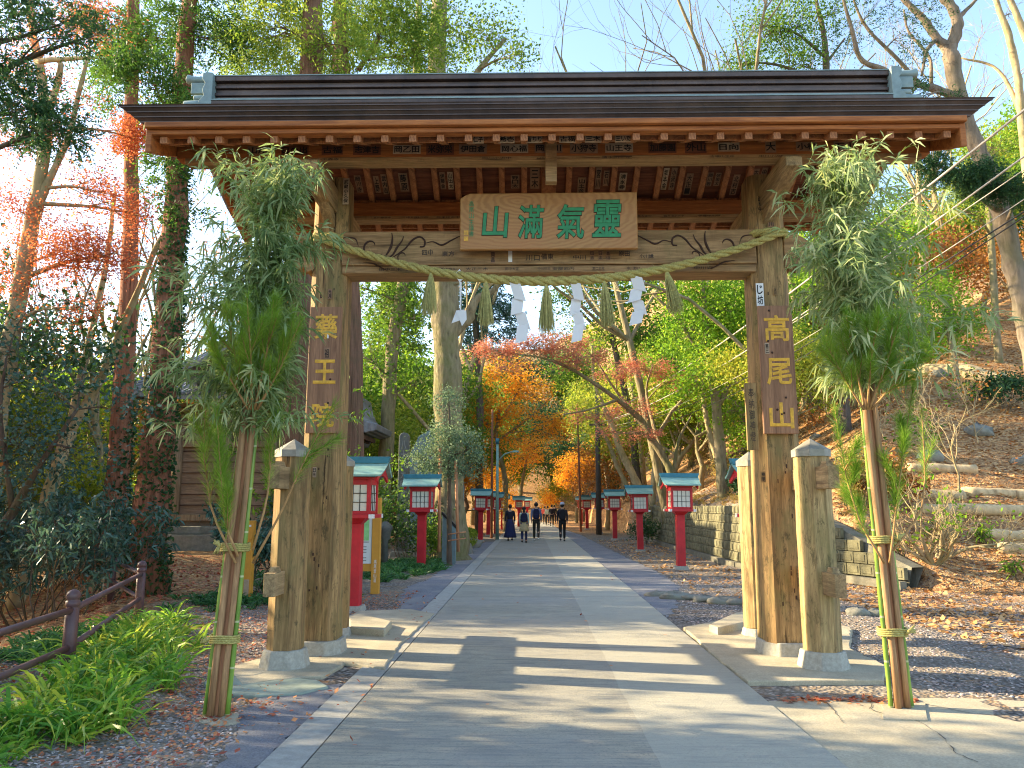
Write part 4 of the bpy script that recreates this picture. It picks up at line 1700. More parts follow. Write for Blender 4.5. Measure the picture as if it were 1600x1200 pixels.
def leafquads(P, size, rs, flat=0.0, aspect=0.55, hang=0.0):
    """diamond leaves centred at P with random orientation; flat pulls them towards the horizontal"""
    N = len(P)
    d = unit(rs.normal(size=(N, 3)) * np.array([1, 1, 1 - flat * 0.85]) + np.array([0, 0, -hang]))
    n = rs.normal(size=(N, 3)) * (1 - flat) + np.array([0, 0, 1.0]) * flat * 1.4
    s = unit(np.cross(d, unit(n)))
    sz = np.asarray(size)[:, None] if hasattr(size, '__len__') else size
    a = P - d * sz * 0.5
    b = P + s * sz * aspect * 0.5
    c = P + d * sz * 0.5
    e = P - s * sz * aspect * 0.5
    return np.stack([a, b, c, e], 1)


# ============================================================ LANTERNS
def make_lantern():
    root = empty('roadside_lantern', (0, 0, 0), 'x', 'lantern', 'red lanterns along the road')
    mb = MB()
    mb.box((0, 0, 0.03), (0.36, 0.36, 0.12), taper=0.85)
    mb.build('footing', 'concrete_base', root)
    mb = MB()
    mb.box((0, 0, 0.71), (0.215, 0.215, 1.30))
    mb.prism([(-.107, -.107), (.107, -.107), (.107, .107), (-.107, .107)], 2, 1.36, 1.45, ends=[(-.19, -.19), (.19, -.19), (.19, .19), (-.19, .19)])
    mb.build('post', 'red', root, bevel=0.006)
    mb = MB()
    s, z0, z1 = 0.29, 1.46, 2.06
    mb.bx(-.345, .345, -.345, -.285, 1.452, 1.512)
    mb.bx(-.345, .345, .285, .345, 1.452, 1.512)
    mb.bx(-.345, -.285, -.285, .285, 1.453, 1.511)
    mb.bx(.285, .345, -.285, .285, 1.453, 1.511)
    mb.bx(-.28, .28, -.28, .28, 1.450, 1.50)
    for x in (-1, 1):
        for y in (-1, 1):
            mb.box((x * .255, y * .255, 1.79), (.06, .06, .55))
    for a, b, c, d in ((-.225, .225, -.275, -.24), (-.225, .225, .24, .275), (-.275, -.24, -.225, .225), (.24, .275, -.225, .225)):
        mb.bx(a, b, c, d, 1.513, 1.565)
        mb.bx(a, b, c, d, 1.975, 2.06)
    mb.bx(-.29, .29, -.29, .29, 2.062, 2.10)
    # gable boards under the roof
    for x in (-1, 1):
        for sg in (-1, 1):
            pr = [(0, 2.13), (sg * .2, 2.10), (sg * .40, 2.02), (sg * .42, 2.09), (sg * .2, 2.22), (0, 2.32)]
            mb.prism(pr, 0, x * .40 - .02, x * .40 + .02)
    mb.build('lamp_box', 'red', root, bevel=0.005)
    # tips of the sill rails painted white
    for x in (-1, 1):
        for y in (-1, 1):
            mb = MB()
            mb.box((x * .352, y * .315, 1.482), (.02, .064, .064))
            mb.box((x * .315, y * .352, 1.482), (.064, .02, .064))
            mb.build('rail_tip', 'white', root)
    for k in range(4):
        rot = Matrix.Rotation(k * PI / 2, 3, 'Z')
        mb = MB()
        mb.box(rot @ Vector((0, -.252, 1.77)), (.448, .008, .408), rot)
        p = mb.build('pane', 'lampglass', root)
        mb = MB()
        for x in (-.112, 0, .112):
            mb.box(rot @ Vector((x, -.262, 1.77)), (.011, .01, .408), rot)
        for z in (1.70, 1.84):
            mb.box(rot @ Vector((0, -.263, z)), (.448, .012, .011), rot)
        mb.build('lattice', 'black', p)
    # roof: two hollow slopes, the ridge longer than the eaves
    mb = MB()
    n = 5
    for sg in (-1, 1):
        rows = []
        for i in range(n + 1):
            t = i / n
            y = sg * (0.46 * (1 - t) + .03)
            z = 2.10 + 0.24 * t ** 1.25 + (0.03 * (1 - t) ** 3)
            hx = 0.475 + 0.04 * t
            rows.append([(-hx, y, z), (hx, y, z)])
        top = [p for r in rows for p in r]
        bot = [(a * .985, b, c - 0.03) for a, b, c in top]
        m = len(top)
        fs = []
        for i in range(n):
            a = 2 * i
            fs += [(a, a + 1, a + 3, a + 2), (m + a + 2, m + a + 3, m + a + 1, m + a), (a, a + 2, m + a + 2, m + a), (a + 1, m + a + 1, m + a + 3, a + 3)]
        fs.append((0, m, m + 1, 1))
        mb.add(top + bot, fs)
    rf = mb.build('roof', 'teal', root)
    mb = MB()
    vs = [(-.50, -.075, 2.325), (.50, -.075, 2.325), (.535, -.06, 2.43), (-.535, -.06, 2.43), (-.50, .075, 2.325), (.50, .075, 2.325), (.535, .06, 2.43), (-.535, .06, 2.43)]
    mb.add(vs, [(0, 1, 2, 3), (5, 4, 7, 6), (3, 2, 6, 7), (4, 5, 1, 0), (1, 5, 6, 2), (4, 0, 3, 7)])
    mb.build('ridge', 'tealdark', rf, bevel=0.006)
    return root


lan = make_lantern()
used = False
LAN = [
    (557, 12.3, 'nearest left-hand red lantern, half hidden by the rear support post of the gate'),
    (660, 20.6, 'red lantern standing in dark strap leaves before the blue-grey stele'),
    (751, 36.0, 'red lantern on the left verge, first beyond the clipped low hedge'),
    (763, 42.5, 'red lantern on the left verge mostly hidden behind the one by the hedge'),
    (775, 44.0, 'red lantern on the left verge beside the pale green lamp pole'),
    (785, 52.0, 'small red lantern on the left verge just left of the walker in black'),
    (811, 60.0, 'small red lantern seen between the walkers in black and in the pale top'),
    (824, 72.0, 'farthest small red lantern on the left, seen above the walkers'),
    (1192, 13.0, 'red lantern mostly hidden behind the right main gate post, only a roof corner showing'),
    (1061, 20.4, 'nearest fully visible red lantern on the right, before the block wall'),
    (999, 28.5, 'second fully visible red lantern on the right, before the block wall'),
    (960, 37.5, 'third visible red lantern on the right, at the far end of the block wall'),
    (937, 47.0, 'red lantern on the right with a warm lit pane, fourth from the near end'),
    (917, 55.0, 'fifth visible red lantern on the right, beside the thin brown pole'),
    (908, 66.0, 'farthest small red lantern on the right behind the thin brown pole'),
]
for px, Y, lab in LAN:
    o = lan if not used else copy_tree(lan)
    used = True
    p = at(px, 790, Y)
    o.location = (p.x, Y, hz(p.x, Y))
    rr_ = random.Random(px * 7)
    o.rotation_euler = (rr_.uniform(-.012, .012), rr_.uniform(-.014, .014), (-0.06 if px < 800 else 0.03) + rr_.uniform(-.05, .05))
    o.scale = (.97, .97, rr_.uniform(.98, 1.01))
    o['label'] = lab


# supply cables coming out of the ground at the right lanterns
mb = MB()

# ============================================================ NEW YEAR PINE DECORATIONS
def pine_branch(root, pts, rs, n=520, L=0.125, start=0.35, side=4, w_=0.0072):
    n = int(n * 1.35)
    L *= 1.12
    """a pine bough: stem and side shoots bristling with needles"""
    pts = [Vector(p) for p in pts]
    mb = MB()
    m = len(pts)

    def pos(t):
        f = t * (m - 1)
        i = min(int(f), m - 2)
        return pts[i].lerp(pts[i + 1], f - i)
    mb.tube([pos(k / 8) for k in range(9)], [0.011 - 0.007 * k / 8 for k in range(9)], 6)
    lines = [(pos, start, 1.0, n)]
    for k in range(side):
        t0 = start + (0.75 - start) * (k + 0.5) / side
        p0 = pos(t0)
        tg = (pos(min(1, t0 + .1)) - p0).normalized()
        dv = Vector(rs.normal(size=3)) * .45
        dv -= tg * dv.dot(tg)
        d_ = (tg + dv).normalized()
        ln = rs.uniform(.16, .28)
        e_ = p0 + d_ * ln + Vector((0, 0, .05))
        mb.tube([p0, p0.lerp(e_, .5) + Vector((0, 0, -.01)), e_], [.006, .005, .003], 5)
        lines.append((lambda t, a=p0, b=e_: a.lerp(b, t), 0.2, 1.0, int(n * .5)))
    st = mb.build('pine_branch', 'pinetwig', root)
    P, D = [], []
    for f, a, b, nn in lines:
        for i in range(nn):
            t = a + (b - a) * (rs.uniform() ** 0.8)
            p = f(t)
            tg = (f(min(1, t + .05)) - f(max(0, t - .05))).normalized()
            r = Vector(rs.normal(size=3))
            r -= tg * r.dot(tg)
            r.normalize()
            k = rs.uniform(.35, .95) * (1.0 if t < .93 else .6)
            P.append(p)
            D.append((tg + r * k).normalized())
    arr, fc = blades(np.array(P), np.array(D), rs.uniform(L * .75, L * 1.1, len(P)), w_, rs, 0.12, 1)
    nd = MB().tmpl(arr, fc).build('needles', 'pineneedle', st)
    return st


def bamboo_spray(root, culms, rs, nbr, ext, zlo, zhi, cx, leafL=0.135):
    """leafy twigs leaving the culms, each ending in drooping bunches of narrow leaves"""
    st = MB()
    P, D = [], []
    for k in range(nbr):
        c = culms[rs.randint(len(culms))]
        t = rs.uniform(0, 1)
        z = zlo + (zhi - zlo) * t
        # point on the culm at that height
        a, b = Vector(c[0]), Vector(c[1])
        f = min(1.0, max(0, (z - 0.35 - a.z) / (b.z - a.z)))
        p = a.lerp(b, f)
        ang = rs.uniform(0, 2 * PI)
        reach = ext(t) * rs.uniform(.25, 1.0) * (1.0 + .32 * math.sin(ang * 3 + t * 17 + cx))
        tow = math.cos(ang) * cx          # towards the gate post
        if tow > 0:
            reach *= 1 - tow * (.60 if t < .5 else .25)
        else:
            reach *= 1.12
        d0 = Vector((math.cos(ang), math.sin(ang) * .8, 0))
        rise = rs.uniform(.15, .5)
        pts = []
        for i in range(6):
            s_ = i / 5
            pts.append(p + d0 * reach * s_ + Vector((0, 0, rise * (s_ - 0.75 * s_ * s_) * 1.2 + (.32 if t > .75 else 0) * s_)) + Vector(rs.normal(size=3)) * .012)
        st.tube(pts, [.0045, .004, .003, .0025, .002, .0015], 4, cap=False)
        for i in range(1, 6):
            nb_ = rs.randint(2, 4)
            for _ in range(nb_):
                q0 = pts[i].lerp(pts[i - 1], rs.uniform(0, .8))
                dd = (d0 * rs.uniform(-.2, 1) + Vector(rs.normal(size=3)) * .7 + Vector((0, 0, .2))).normalized()
                q1 = q0 + dd * rs.uniform(.04, .13)
                st.tube([q0, q1], [.0018, .001], 3, cap=False)
                for _l in range(rs.randint(2, 5)):
                    P.append(q0.lerp(q1, rs.uniform(.5, 1)))
                    D.append((dd * .8 + Vector(rs.normal(size=3)) * .65 + Vector((0, 0, -.45))).normalized())
    br = st.build('bamboo_branch', 'bamboo', root)
    arr, fc = blades(np.array(P), np.array(D), rs.uniform(leafL * .6, leafL * 1.25, len(P)), rs.uniform(.014, .024, len(P)), rs, 0.40, 2)
    MB().tmpl(arr, fc).build('leaves', 'bambooleaf', br)


def knot_rope(root, c, r, z, rs, tail=1):
    mb = MB()
    for k in range(4):
        ring = []
        zz = z + (k - 1.5) * 0.016
        for i in range(25):
            a = 2 * PI * i / 24
            ring.append((c[0] + r[0] * math.cos(a), c[1] + r[1] * math.sin(a), zz + .003 * math.sin(3 * a)))
        mb.tube(ring, 0.009, 6, cap=False)
    kx = c[0] + tail * r[0] * .8
    for k in range(5):
        a = rs.uniform(0, 6)
        p0 = Vector((kx, c[1] - r[1] * .9, z))
        p1 = p0 + Vector((tail * rs.uniform(.0, .07), -.02, rs.uniform(-.05, .06)))
        mb.tube([p0 - Vector((.02, 0, .01)), p0 + Vector((0, -.02, .015)), p1], [.012, .014, .008], 6)
    return mb.build('rope_binding', 'rope', root)


def kadomatsu(base, top, lab, seed, ropes, left):
    rs = NPR(seed)
    root = empty('new_year_pine', base, lab, 'pine decoration')
    b = Vector(base)
    t = Vector(top)
    ax = (t - b)

    def P(z, dx=0, dy=0):
        return b + ax * ((z - b.z) / ax.z) + Vector((dx, dy, 0))
    H_ = top[2]
    # squared timber and two slim peeled poles
    mb = MB()
    mb.beam(P(0.0, 0.012, 0.02), P(H_, 0.012, 0.02), 0.072, 0.072, up=Vector((0, 1, 0)))
    mb.build('timber', 'cutwood', root, bevel=0.01)
    for dx, dy, r, h in ((-.034, -.038, .028, H_ * .985), (.044, -.030, .024, H_ * 1.0)):
        mb = MB()
        mb.tube([P(0.0, dx, dy)] + [P(H_ * k / 6, dx + rs.uniform(-.004, .004), dy) for k in range(1, 6)] + [P(h, dx, dy)], [r * 1.05] + [r] * 5 + [r * .9], 10)
        mb.build('pole', 'cutbark', root)
    culms = []
    for dx, dy, r, h in ((-.082, -.02, .019, 4.35), (.086, -.005, .020, 4.55), (.02, .08, .017, 4.2)):
        c0, c1 = P(0.0, dx, dy), P(h, dx * .4, dy + .02)
        mb = MB()
        m = 30
        mb.tube([c0.lerp(c1, k / m) for k in range(m + 1)], [r * (1 - 0.55 * (k / m) ** 2) * (1.12 if k % 3 == 0 else 1.0) for k in range(m + 1)], 8)
        mb.build('bamboo_pole', 'bamboo', root)
        culms.append((c0, c1))
    for z, tl_ in ropes:
        knot_rope(root, P(z, 0, -.005), (.112, .085), z, rs, tl_)
    return root, culms, rs, P


kb = g(338, 1120)
kt = at(397, 598, kb.y + .05)
rootL, culL, rsL, PL = kadomatsu((kb.x, kb.y, 0.01), kt, 'tall bundle of poles, pine and bamboo on the left of the road before the gate', 5, ((.58, -1), (1.28, -1)), True)
kb2 = g(1407, 1109)
kt2 = at(1352, 600, kb2.y + .05)
rootR, culR, rsR, PR = kadomatsu((kb2.x, kb2.y, 0.02), kt2, 'tall bundle of poles, pine and bamboo on the right of the road before the gate', 6, ((.60, 1), (1.33, 1)), False)


def px_branch(root, rs, pts, Y, dY, **kw):
    n = len(pts)
    pine_branch(root, [at(p[0], p[1], Y + dY * i / (n - 1)) for i, p in enumerate(pts)], rs, **kw)


YL = kb.y
px_branch(rootL, rsL, [(372, 870), (352, 820), (345, 740), (338, 640)], YL - .10, -.10, n=620, start=.2)
px_branch(rootL, rsL, [(368, 880), (330, 800), (318, 700), (322, 630)], YL - .08, .1, n=320)
px_branch(rootL, rsL, [(395, 880), (440, 800), (475, 720), (522, 632)], YL - .10, -.12, n=300, side=2, start=.5)
px_branch(rootL, rsL, [(395, 860), (418, 780), (425, 690), (432, 640)], YL - .05, .15, n=300)
for pts in ([(388, 640), (350, 575), (322, 505)], [(394, 640), (392, 560), (386, 466)], [(402, 640), (438, 575), (470, 500)], [(398, 640), (418, 545), (428, 468)], [(392, 640), (368, 560), (352, 480)]):
    px_branch(rootL, rsL, pts, YL - .14, rsL.uniform(-.5, -.15), n=420, start=.2, L=.12)
YR = kb2.y
px_branch(rootR, rsR, [(1382, 880), (1345, 820), (1320, 740), (1305, 640)], YR - .10, -.10, n=640, start=.2)
px_branch(rootR, rsR, [(1390, 880), (1400, 800), (1412, 700), (1428, 600)], YR - .10, .1, n=620, start=.25)
px_branch(rootR, rsR, [(1395, 860), (1440, 800), (1446, 740), (1440, 640)], YR - .05, .2, n=200, side=2, start=.55)
for pts in ([(1350, 640), (1315, 585), (1288, 530)], [(1355, 640), (1362, 560), (1372, 484)], [(1362, 640), (1405, 590), (1445, 540)], [(1358, 640), (1385, 570), (1408, 490)], [(1352, 640), (1334, 560), (1322, 490)]):
    px_branch(rootR, rsR, pts, YR - .14, rsR.uniform(-.5, -.15), n=420, start=.2, L=.125)


def extL(t):
    return 0.84 - 0.34 * abs(t - 0.35) - (0.15 if t > .85 else 0)


bamboo_spray(rootL, culL, rsL, 215, extL, 2.75, 4.62, 1)
bamboo_spray(rootR, culR, rsR, 215, lambda t: 0.90 - 0.40 * abs(t - 0.45) - (0.2 if t > .85 else 0), 2.95, 4.78, -1)
# a drooping lower bough of bamboo left of the poles
bamboo_spray(rootL, [(PL(2.2, -.05), PL(2.9, -.15))], rsL, 26, lambda t: 0.75, 2.35, 2.9, 0, 0.11)


# ============================================================ RAIL ON THE LEFT
def rail_fence():
    pts = [g(-190, 1210), g(104, 1058), g(216, 965), g(182, 925)]
    pts[3] = Vector((-7.6, 14.2, 0))
    root = empty('guard_rail', (pts[1].x, pts[1].y, 0), 'dark brown metal rail with round-topped posts left of the gate', 'railing')
    H_ = 0.80
    for i, p in enumerate(pts):
        z0 = -0.1
        mb = MB()
        mb.lathe([(.062, z0), (.062, H_ - .17), (.055, H_ - .165), (.055, H_ - .15), (.066, H_ - .14), (.066, H_ - .10), (.056, H_ - .095), (.056, H_ - .08), (.068, H_ - .07), (.064, H_ - .03), (.045, H_ - .005), (.01, H_ + .01)], 16, (p.x, p.y, 0))
        mb.build('post', 'brownpaint', root)
    for i in range(3):
        for z in (.27, .62):
            mb = MB()
            a, b = pts[i], pts[i + 1]
            mb.tube([Vector((a.x, a.y, z)), Vector((b.x, b.y, z))], 0.031, 12)
            mb.build('rail', 'brownpaint', root)


rail_fence()


# ============================================================ OCHRE POST AND MAP BOARD
def ochre_post():
    p = g(386, 936)
    o = empty('marker_post', (p.x, p.y, 0), 'ochre painted square post in the strap leaves left of the gate', 'post')
    h = (936 - 818) / F_PX * p.y
    mb = MB()
    mb.box((p.x, p.y, h / 2), (.145, .145, h))
    mb.build('shaft', 'yellowpaint', o, bevel=.006)
    for z, w_, hh, m in ((h - .09, .07, .035, 'boardwhite'), (h - .24, .12, .17, 'yellowpaint'), (.20, .09, .28, 'sticker')):
        mb = MB()
        mb.bx(p.x - w_ / 2, p.x + w_ / 2, p.y - .082, p.y - .073, z - hh / 2, z + hh / 2)
        mb.build('plate', m, o, bevel=.003)


ochre_post()


def map_board():
    p = g(586, 928)
    o = empty('map_board', (p.x, p.y, 0), 'ochre framed trail map board behind the nearest left lantern', 'sign')
    k = p.y / F_PX
    h = (928 - 783) * k
    mb = MB()
    mb.box((p.x, p.y, h / 2), (.15, .13, h))
    mb.build('post', 'yellowpaint', o, bevel=.006)
    mb = MB()
    mb.box((p.x - .95, p.y, h / 2), (.15, .13, h))
    mb.build('post', 'yellowpaint', o, bevel=.006)
    x1 = p.x - .075
    x0 = p.x - .875
    z0, z1 = .55, h - .28
    mb = MB()
    mb.bx(x0, x1, p.y - .03, p.y + .03, z0 - .14, z0 - .002)
    mb.build('rail', 'yellowpaint', o)
    mb = MB()
    mb.bx(x0, x1 - .01, p.y - .035, p.y + .03, z0, z1)
    bd = mb.build('panel', 'boardwhite', o)
    mb = MB()
    mb.bx(x0 + .05, x1 - .06, p.y - .039, p.y - .036, z0 + .42, z1 - .06)
    mb.build('map', 'mapgreen', bd)
    mb = MB()
    mb.bx(x0 + .05, x1 - .06, p.y - .039, p.y - .036, z0 + .385, z0 + .40)
    for zz in (.30, .25, .20, .10, .05):
        mb.bx(x0 + .08, x1 - .10, p.y - .039, p.y - .036, z0 + zz, z0 + zz + .012)
    mb.build('legend', 'stone', bd)
    mb = MB()
    write_col(mb, '高尾登山道', (p.x, p.y - .068, .42), .05, .42, 0, 0.0)
    mb.build('lettering', 'sticker_white', o)


map_board()


# ============================================================ STONES ON THE LEFT
def stele():
    p = at(630, 790, 25.0)
    k = 25.0 / F_PX
    o = empty('stone_stele', (p.x, 25.0, 0), 'tall narrow dark stone stele with a column of carved characters', 'stele')
    h = (790 - 676) * k + 1.6
    w_ = .32
    mb = MB()
    pr = [(-w_ / 2 * 1.12, 0.15), (w_ / 2 * 1.12, 0.15), (w_ / 2, h - .12), (w_ / 2 * .6, h - .02), (0, h), (-w_ / 2 * .6, h - .02), (-w_ / 2, h - .12)]
    mb.prism([(p.x + a, b) for a, b in pr], 1, 24.85, 25.15)
    st = mb.build('shaft', 'stone', o, bevel=.02)
    mb = MB()
    write_col(mb, '八十八大師霊場', (p.x, 24.842, h * .66), .17, h * .56, 0, 0.01)
    mb.build('inscription', 'inscr', st)
    mb = MB()
    mb.box((p.x, 25, .09), (.75, .6, .2), taper=.9)
    mb.build('plinth', 'rock', o, bevel=.02)
    # big blue-grey slab
    Y = 27.0
    k = Y / F_PX
    a = at(640, 790, Y).x
    b = at(724, 790, Y).x
    o = empty('stone_monument', ((a + b) / 2, Y, 0), 'broad blue-grey stone monument behind the propped grey-green tree', 'monument')
    h = (790 - 668) * k + 1.6
    mb = MB()
    mb.prism([(a, .3), (b, .3), (b + .02, 2.2), (b - .12, h - .6), (b - .5, h - .1), (b - 1.0, h), (a + .3, h - .3), (a - .02, h - 1)], 1, Y - .18, Y + .18)
    sb_ = mb.build('slab', 'bluestone', o, bevel=.03)
    mb = MB()
    x = at(690, 790, Y).x
    mb.bx(x - .25, x + .25, Y - .19, Y - .182, 1.7, h - .9)
    mb.build('inscription_panel', 'stone', sb_)
    mb = MB()
    mb.box(((a + b) / 2, Y, .16), (b - a + .7, .9, .36), taper=.92)
    mb.build('plinth', 'rock', o, bevel=.03)
    # low slab with a sloping dark top
    Y = 22.0
    a = at(692, 790, Y).x
    b = at(713, 790, Y).x
    mb = MB()
    mb.prism([(a, 0), (b, 0), (b, 1.0), (a, 1.36)], 1, Y - .1, Y + .12)
    ls = mb.build('stone_marker', 'bluestone', bevel=.01)
    tag(ls, 'low pale stone marker with a slanting dark cap at the road edge', 'marker')
    mb = MB()
    mb.prism([(a - .02, 1.375), (b + .04, .985), (b + .05, 1.045), (a - .02, 1.46)], 1, Y - .13, Y + .15)
    mb.build('cap', 'black', ls)
    # small stone lantern-like head among the shrubs
    p = at(602, 830, 21)
    mb = MB()
    mb.lathe([(.10, 0), (.09, .7), (.14, .75), (.16, .95), (.2, 1.0), (.19, 1.08), (.05, 1.2)], 8, (0, 0, 0))
    o = mb.build('stone_lantern', 'stone')
    o.location = (p.x, 21, 0)
    tag(o, 'small dark stone lantern in the shrubs right of the map board', 'stone lantern')


stele()


# kerb blocks behind the gate posts, field stones
def kerb_block(pts, z, lab):
    P = [g(*p) for p in pts]
    mb = MB()
    mb.prism([(p.x, p.y) for p in P], 2, -0.05, z)
    tag(mb.build('kerb_block', 'slab', bevel=.015), lab, 'kerb stone')


kerb_block([(546, 995), (600, 1000), (612, 985), (560, 972), (545, 978)], .12, 'squared kerb block at the foot of the left rear support post')
kerb_block([(1108, 992), (1122, 998), (1176, 985), (1174, 970), (1150, 972)], .13, 'squared kerb block at the foot of the right rear support post')
rng = random.Random(77)
mb = MB()
for i, (px, py, r) in enumerate(((1027, 932, .16), (1052, 936, .22), (1080, 937, .13), (1098, 940, .17), (1125, 943, .19), (1152, 944, .15))):
    p = g(px, py)
    m2 = MB()
    m2.blob((0, 0, 0), (r * 1.25, r * .75, r * .42), rng, 9, 6, .3)
    o = m2.build('field_stone', 'rock')
    o.location = (p.x, p.y, .03)
    tag(o, ['mossy flat stone leftmost in the row by the right road edge', 'second stone from the left in the row by the right road edge', 'small grey stone, third in the row by the right road edge',
            'fourth stone in the row by the right road edge', 'brown stone, fifth in the row by the right road edge', 'rightmost stone in the row, beside the right rear support post'][i], 'stone', 'row of stones right of the road')
for i, (px, py, r, lab) in enumerate(((1340, 962, .14, 'grey stone right of the gate, nearer the front post'), (1366, 962, .11, 'small grey stone right of the gate behind the pine bundle'))):
    p = g(px, py)
    m2 = MB()
    m2.blob((0, 0, 0), (r * 1.3, r * .8, r * .6), rng, 12, 8, .18)
    o = m2.build('field_stone', 'rock')
    o.location = (p.x, p.y, .03)
    tag(o, lab, 'stone')


# low clipped hedge and stone edging on the left verge
def hedge():
    a, b = g(722, 850), g(765, 845)
    rs = NPR(4)
    c = Vector((-2.95, 29.5, .35))
    mb = MB()
    for k in range(26):
        p0 = c + Vector((rs.uniform(-.7, .7), rs.uniform(-2.6, 2.6), -.35))
        mb.tube([p0, p0 + Vector((rs.uniform(-.1, .1), rs.uniform(-.1, .1), .5))], [.012, .006], 4, cap=False)
    rt = mb.build('clipped_hedge', 'twig')
    tag(rt, 'low clipped olive hedge on the left verge', 'hedge')
    N = 9000
    q = unit(rs.normal(size=(N, 3)))
    q = np.sign(q) * np.abs(q) ** .6
    P = q * np.array([.85, 2.9, .38]) * rs.uniform(.8, 1.03, (N, 1)) + np.array([c.x, c.y, .42])
    P = P[P[:, 2] > .02]
    MB().quads(leafquads(P, rs.uniform(.05, .09, len(P)), rs)).build('foliage', 'L_hay' if False else 'L_yellow', rt)
    rng = random.Random(12)
    for k in range(9):
        y = 24.6 + k * 1.05
        m2 = MB()
        r = rng.uniform(.2, .34)
        m2.blob((0, 0, 0), (r, r * 1.3, r * .75), rng, 10, 7, .2)
        o = m2.build('edging_stone', 'rock')
        o.location = (-2.25 - rng.uniform(0, .25) - (.2 if k < 2 else 0), y, .1)
        tag(o, 'weathered edging stone at the foot of the clipped hedge', 'stone', 'edging stones along the left verge')


hedge()


# ============================================================ RETAINING WALL
def retaining_wall():
    rng = random.Random(2)
    path = [(5.52, 37.5), (5.52, 21.0), (5.52 + .36 * 2.6, 18.4), (5.52 + .36 * 5.2, 15.8)]
    root = empty('retaining_wall', (5.5, 21, 0), 'mossy concrete block wall holding back the wooded slope on the right', 'wall')
    mb = MB()
    body = MB()
    for s_ in range(len(path) - 1):
        a, b = Vector((*path[s_], 0)), Vector((*path[s_ + 1], 0))
        d_ = (b - a).normalized()
        n_ = Vector((d_.y, -d_.x, 0))
        if n_.x > 0:
            n_ = -n_
        L = (b - a).length

        def topz(p):
            return 0.12 + 1.46 * float(sstep(14.3, 19.6, np.array(p.y)))
        m = int(L / .36)
        w_ = L / m
        for r_ in range(6):
            z0 = .16 + r_ * .245
            for k in range(m):
                c = a + d_ * (w_ * (k + .5 + (.5 if r_ % 2 else 0)))
                if (c - a).length > L + .01:
                    c = a + d_ * (L - w_ * .25)
                if z0 + .17 > topz(c):
                    continue
                back = -n_ * (.025 * r_)
                rot = Matrix(((d_.x, n_.x, 0), (d_.y, n_.y, 0), (0, 0, 1)))
                j = rng.uniform(0, .012)
                mb.box(c + back + Vector((0, 0, z0 + .12)) + n_ * j, (w_ - .018, .10, .232), rot)
                mb.box(c + back + Vector((0, 0, z0 + .12)) + n_ * (j + .055), (w_ - .12, .02, .14), rot)
        for u, v in ((a, b),):
            q = 14
            for k in range(q):
                p0, p1 = u.lerp(v, k / q), u.lerp(v, (k + 1) / q)
                t0, t1 = topz(p0), topz(p1)
                bk0, bk1 = -n_ * (.02), -n_ * .02
                e = -n_ * .22
                vs = [p0 + bk0, p1 + bk1, p1 + bk1 - n_ * .12 + Vector((0, 0, t1)), p0 + bk0 - n_ * .12 + Vector((0, 0, t0)),
                      p0 + e, p1 + e, p1 + e * 2 + Vector((0, 0, t1)), p0 + e * 2 + Vector((0, 0, t0))]
                body.add(vs, [(0, 1, 2, 3), (3, 2, 6, 7), (5, 4, 7, 6)])
        # footing
        body.beam(a + n_ * .10 + Vector((0, 0, .06)), b + n_ * .10 + Vector((0, 0, .06)), .16, .16)
    body.build('core', 'wallcore', root)
    tag(mb.build('facing_blocks', 'wall', root, bevel=.008), None)
    # coping course
    return root


retaining_wall()


# ============================================================ LOG STEPS, FALLEN TRUNK
def log_between(a, b, r, name, lab, mat='log', group=None, bury=.35):
    mb = MB()
    rng = random.Random(int(a.x * 100))
    m = 8
    mb.tube([a.lerp(b, k / m) + Vector((0, rng.uniform(-.02, .02), rng.uniform(-.015, .015) + r * bury)) for k in range(m + 1)], [r * rng.uniform(.93, 1.07) for _ in range(m + 1)], 10)
    o = mb.build(name, mat)
    tag(o, lab, 'log', group)
    return o


STEP = [((1418, 735), (1528, 742), .13, 'short log step on the slope, topmost of the near flight'),
        ((1412, 775), (1515, 790), .14, 'second log step from the top of the near flight'),
        ((1505, 775), (1640, 778), .14, 'log step running to the right edge, upper of the near flight'),
        ((1425, 800), (1640, 808), .15, 'long pale log step in the middle of the near flight'),
        ((1520, 842), (1640, 840), .15, 'thick log step low on the slope'),
        ((1560, 862), (1660, 862), .16, 'lowest log step at the foot of the slope')]
for a, b, r, lab in STEP:
    A, B = hit(*a), hit(*b)
    if A and B:
        B.y = A.y + (B.y - A.y) * .4
        B.z = hz(B.x, B.y)
        log_between(A, B, r * A.y / 20, 'log_step', lab, 'log', 'log steps up the slope')
for k in range(9):
    y = 692 - k * 8.5
    A, B = hit(1234 + k * 2.0, y, 20), hit(1302 - k * 1.2, y - 2, 20)
    if A and B:
        B.y = A.y
        B.z = A.z
        log_between(A, B, .10 + .002 * A.y, 'log_step', 'log step in the far upper flight behind the right gate post', 'log', 'log steps of the far flight')

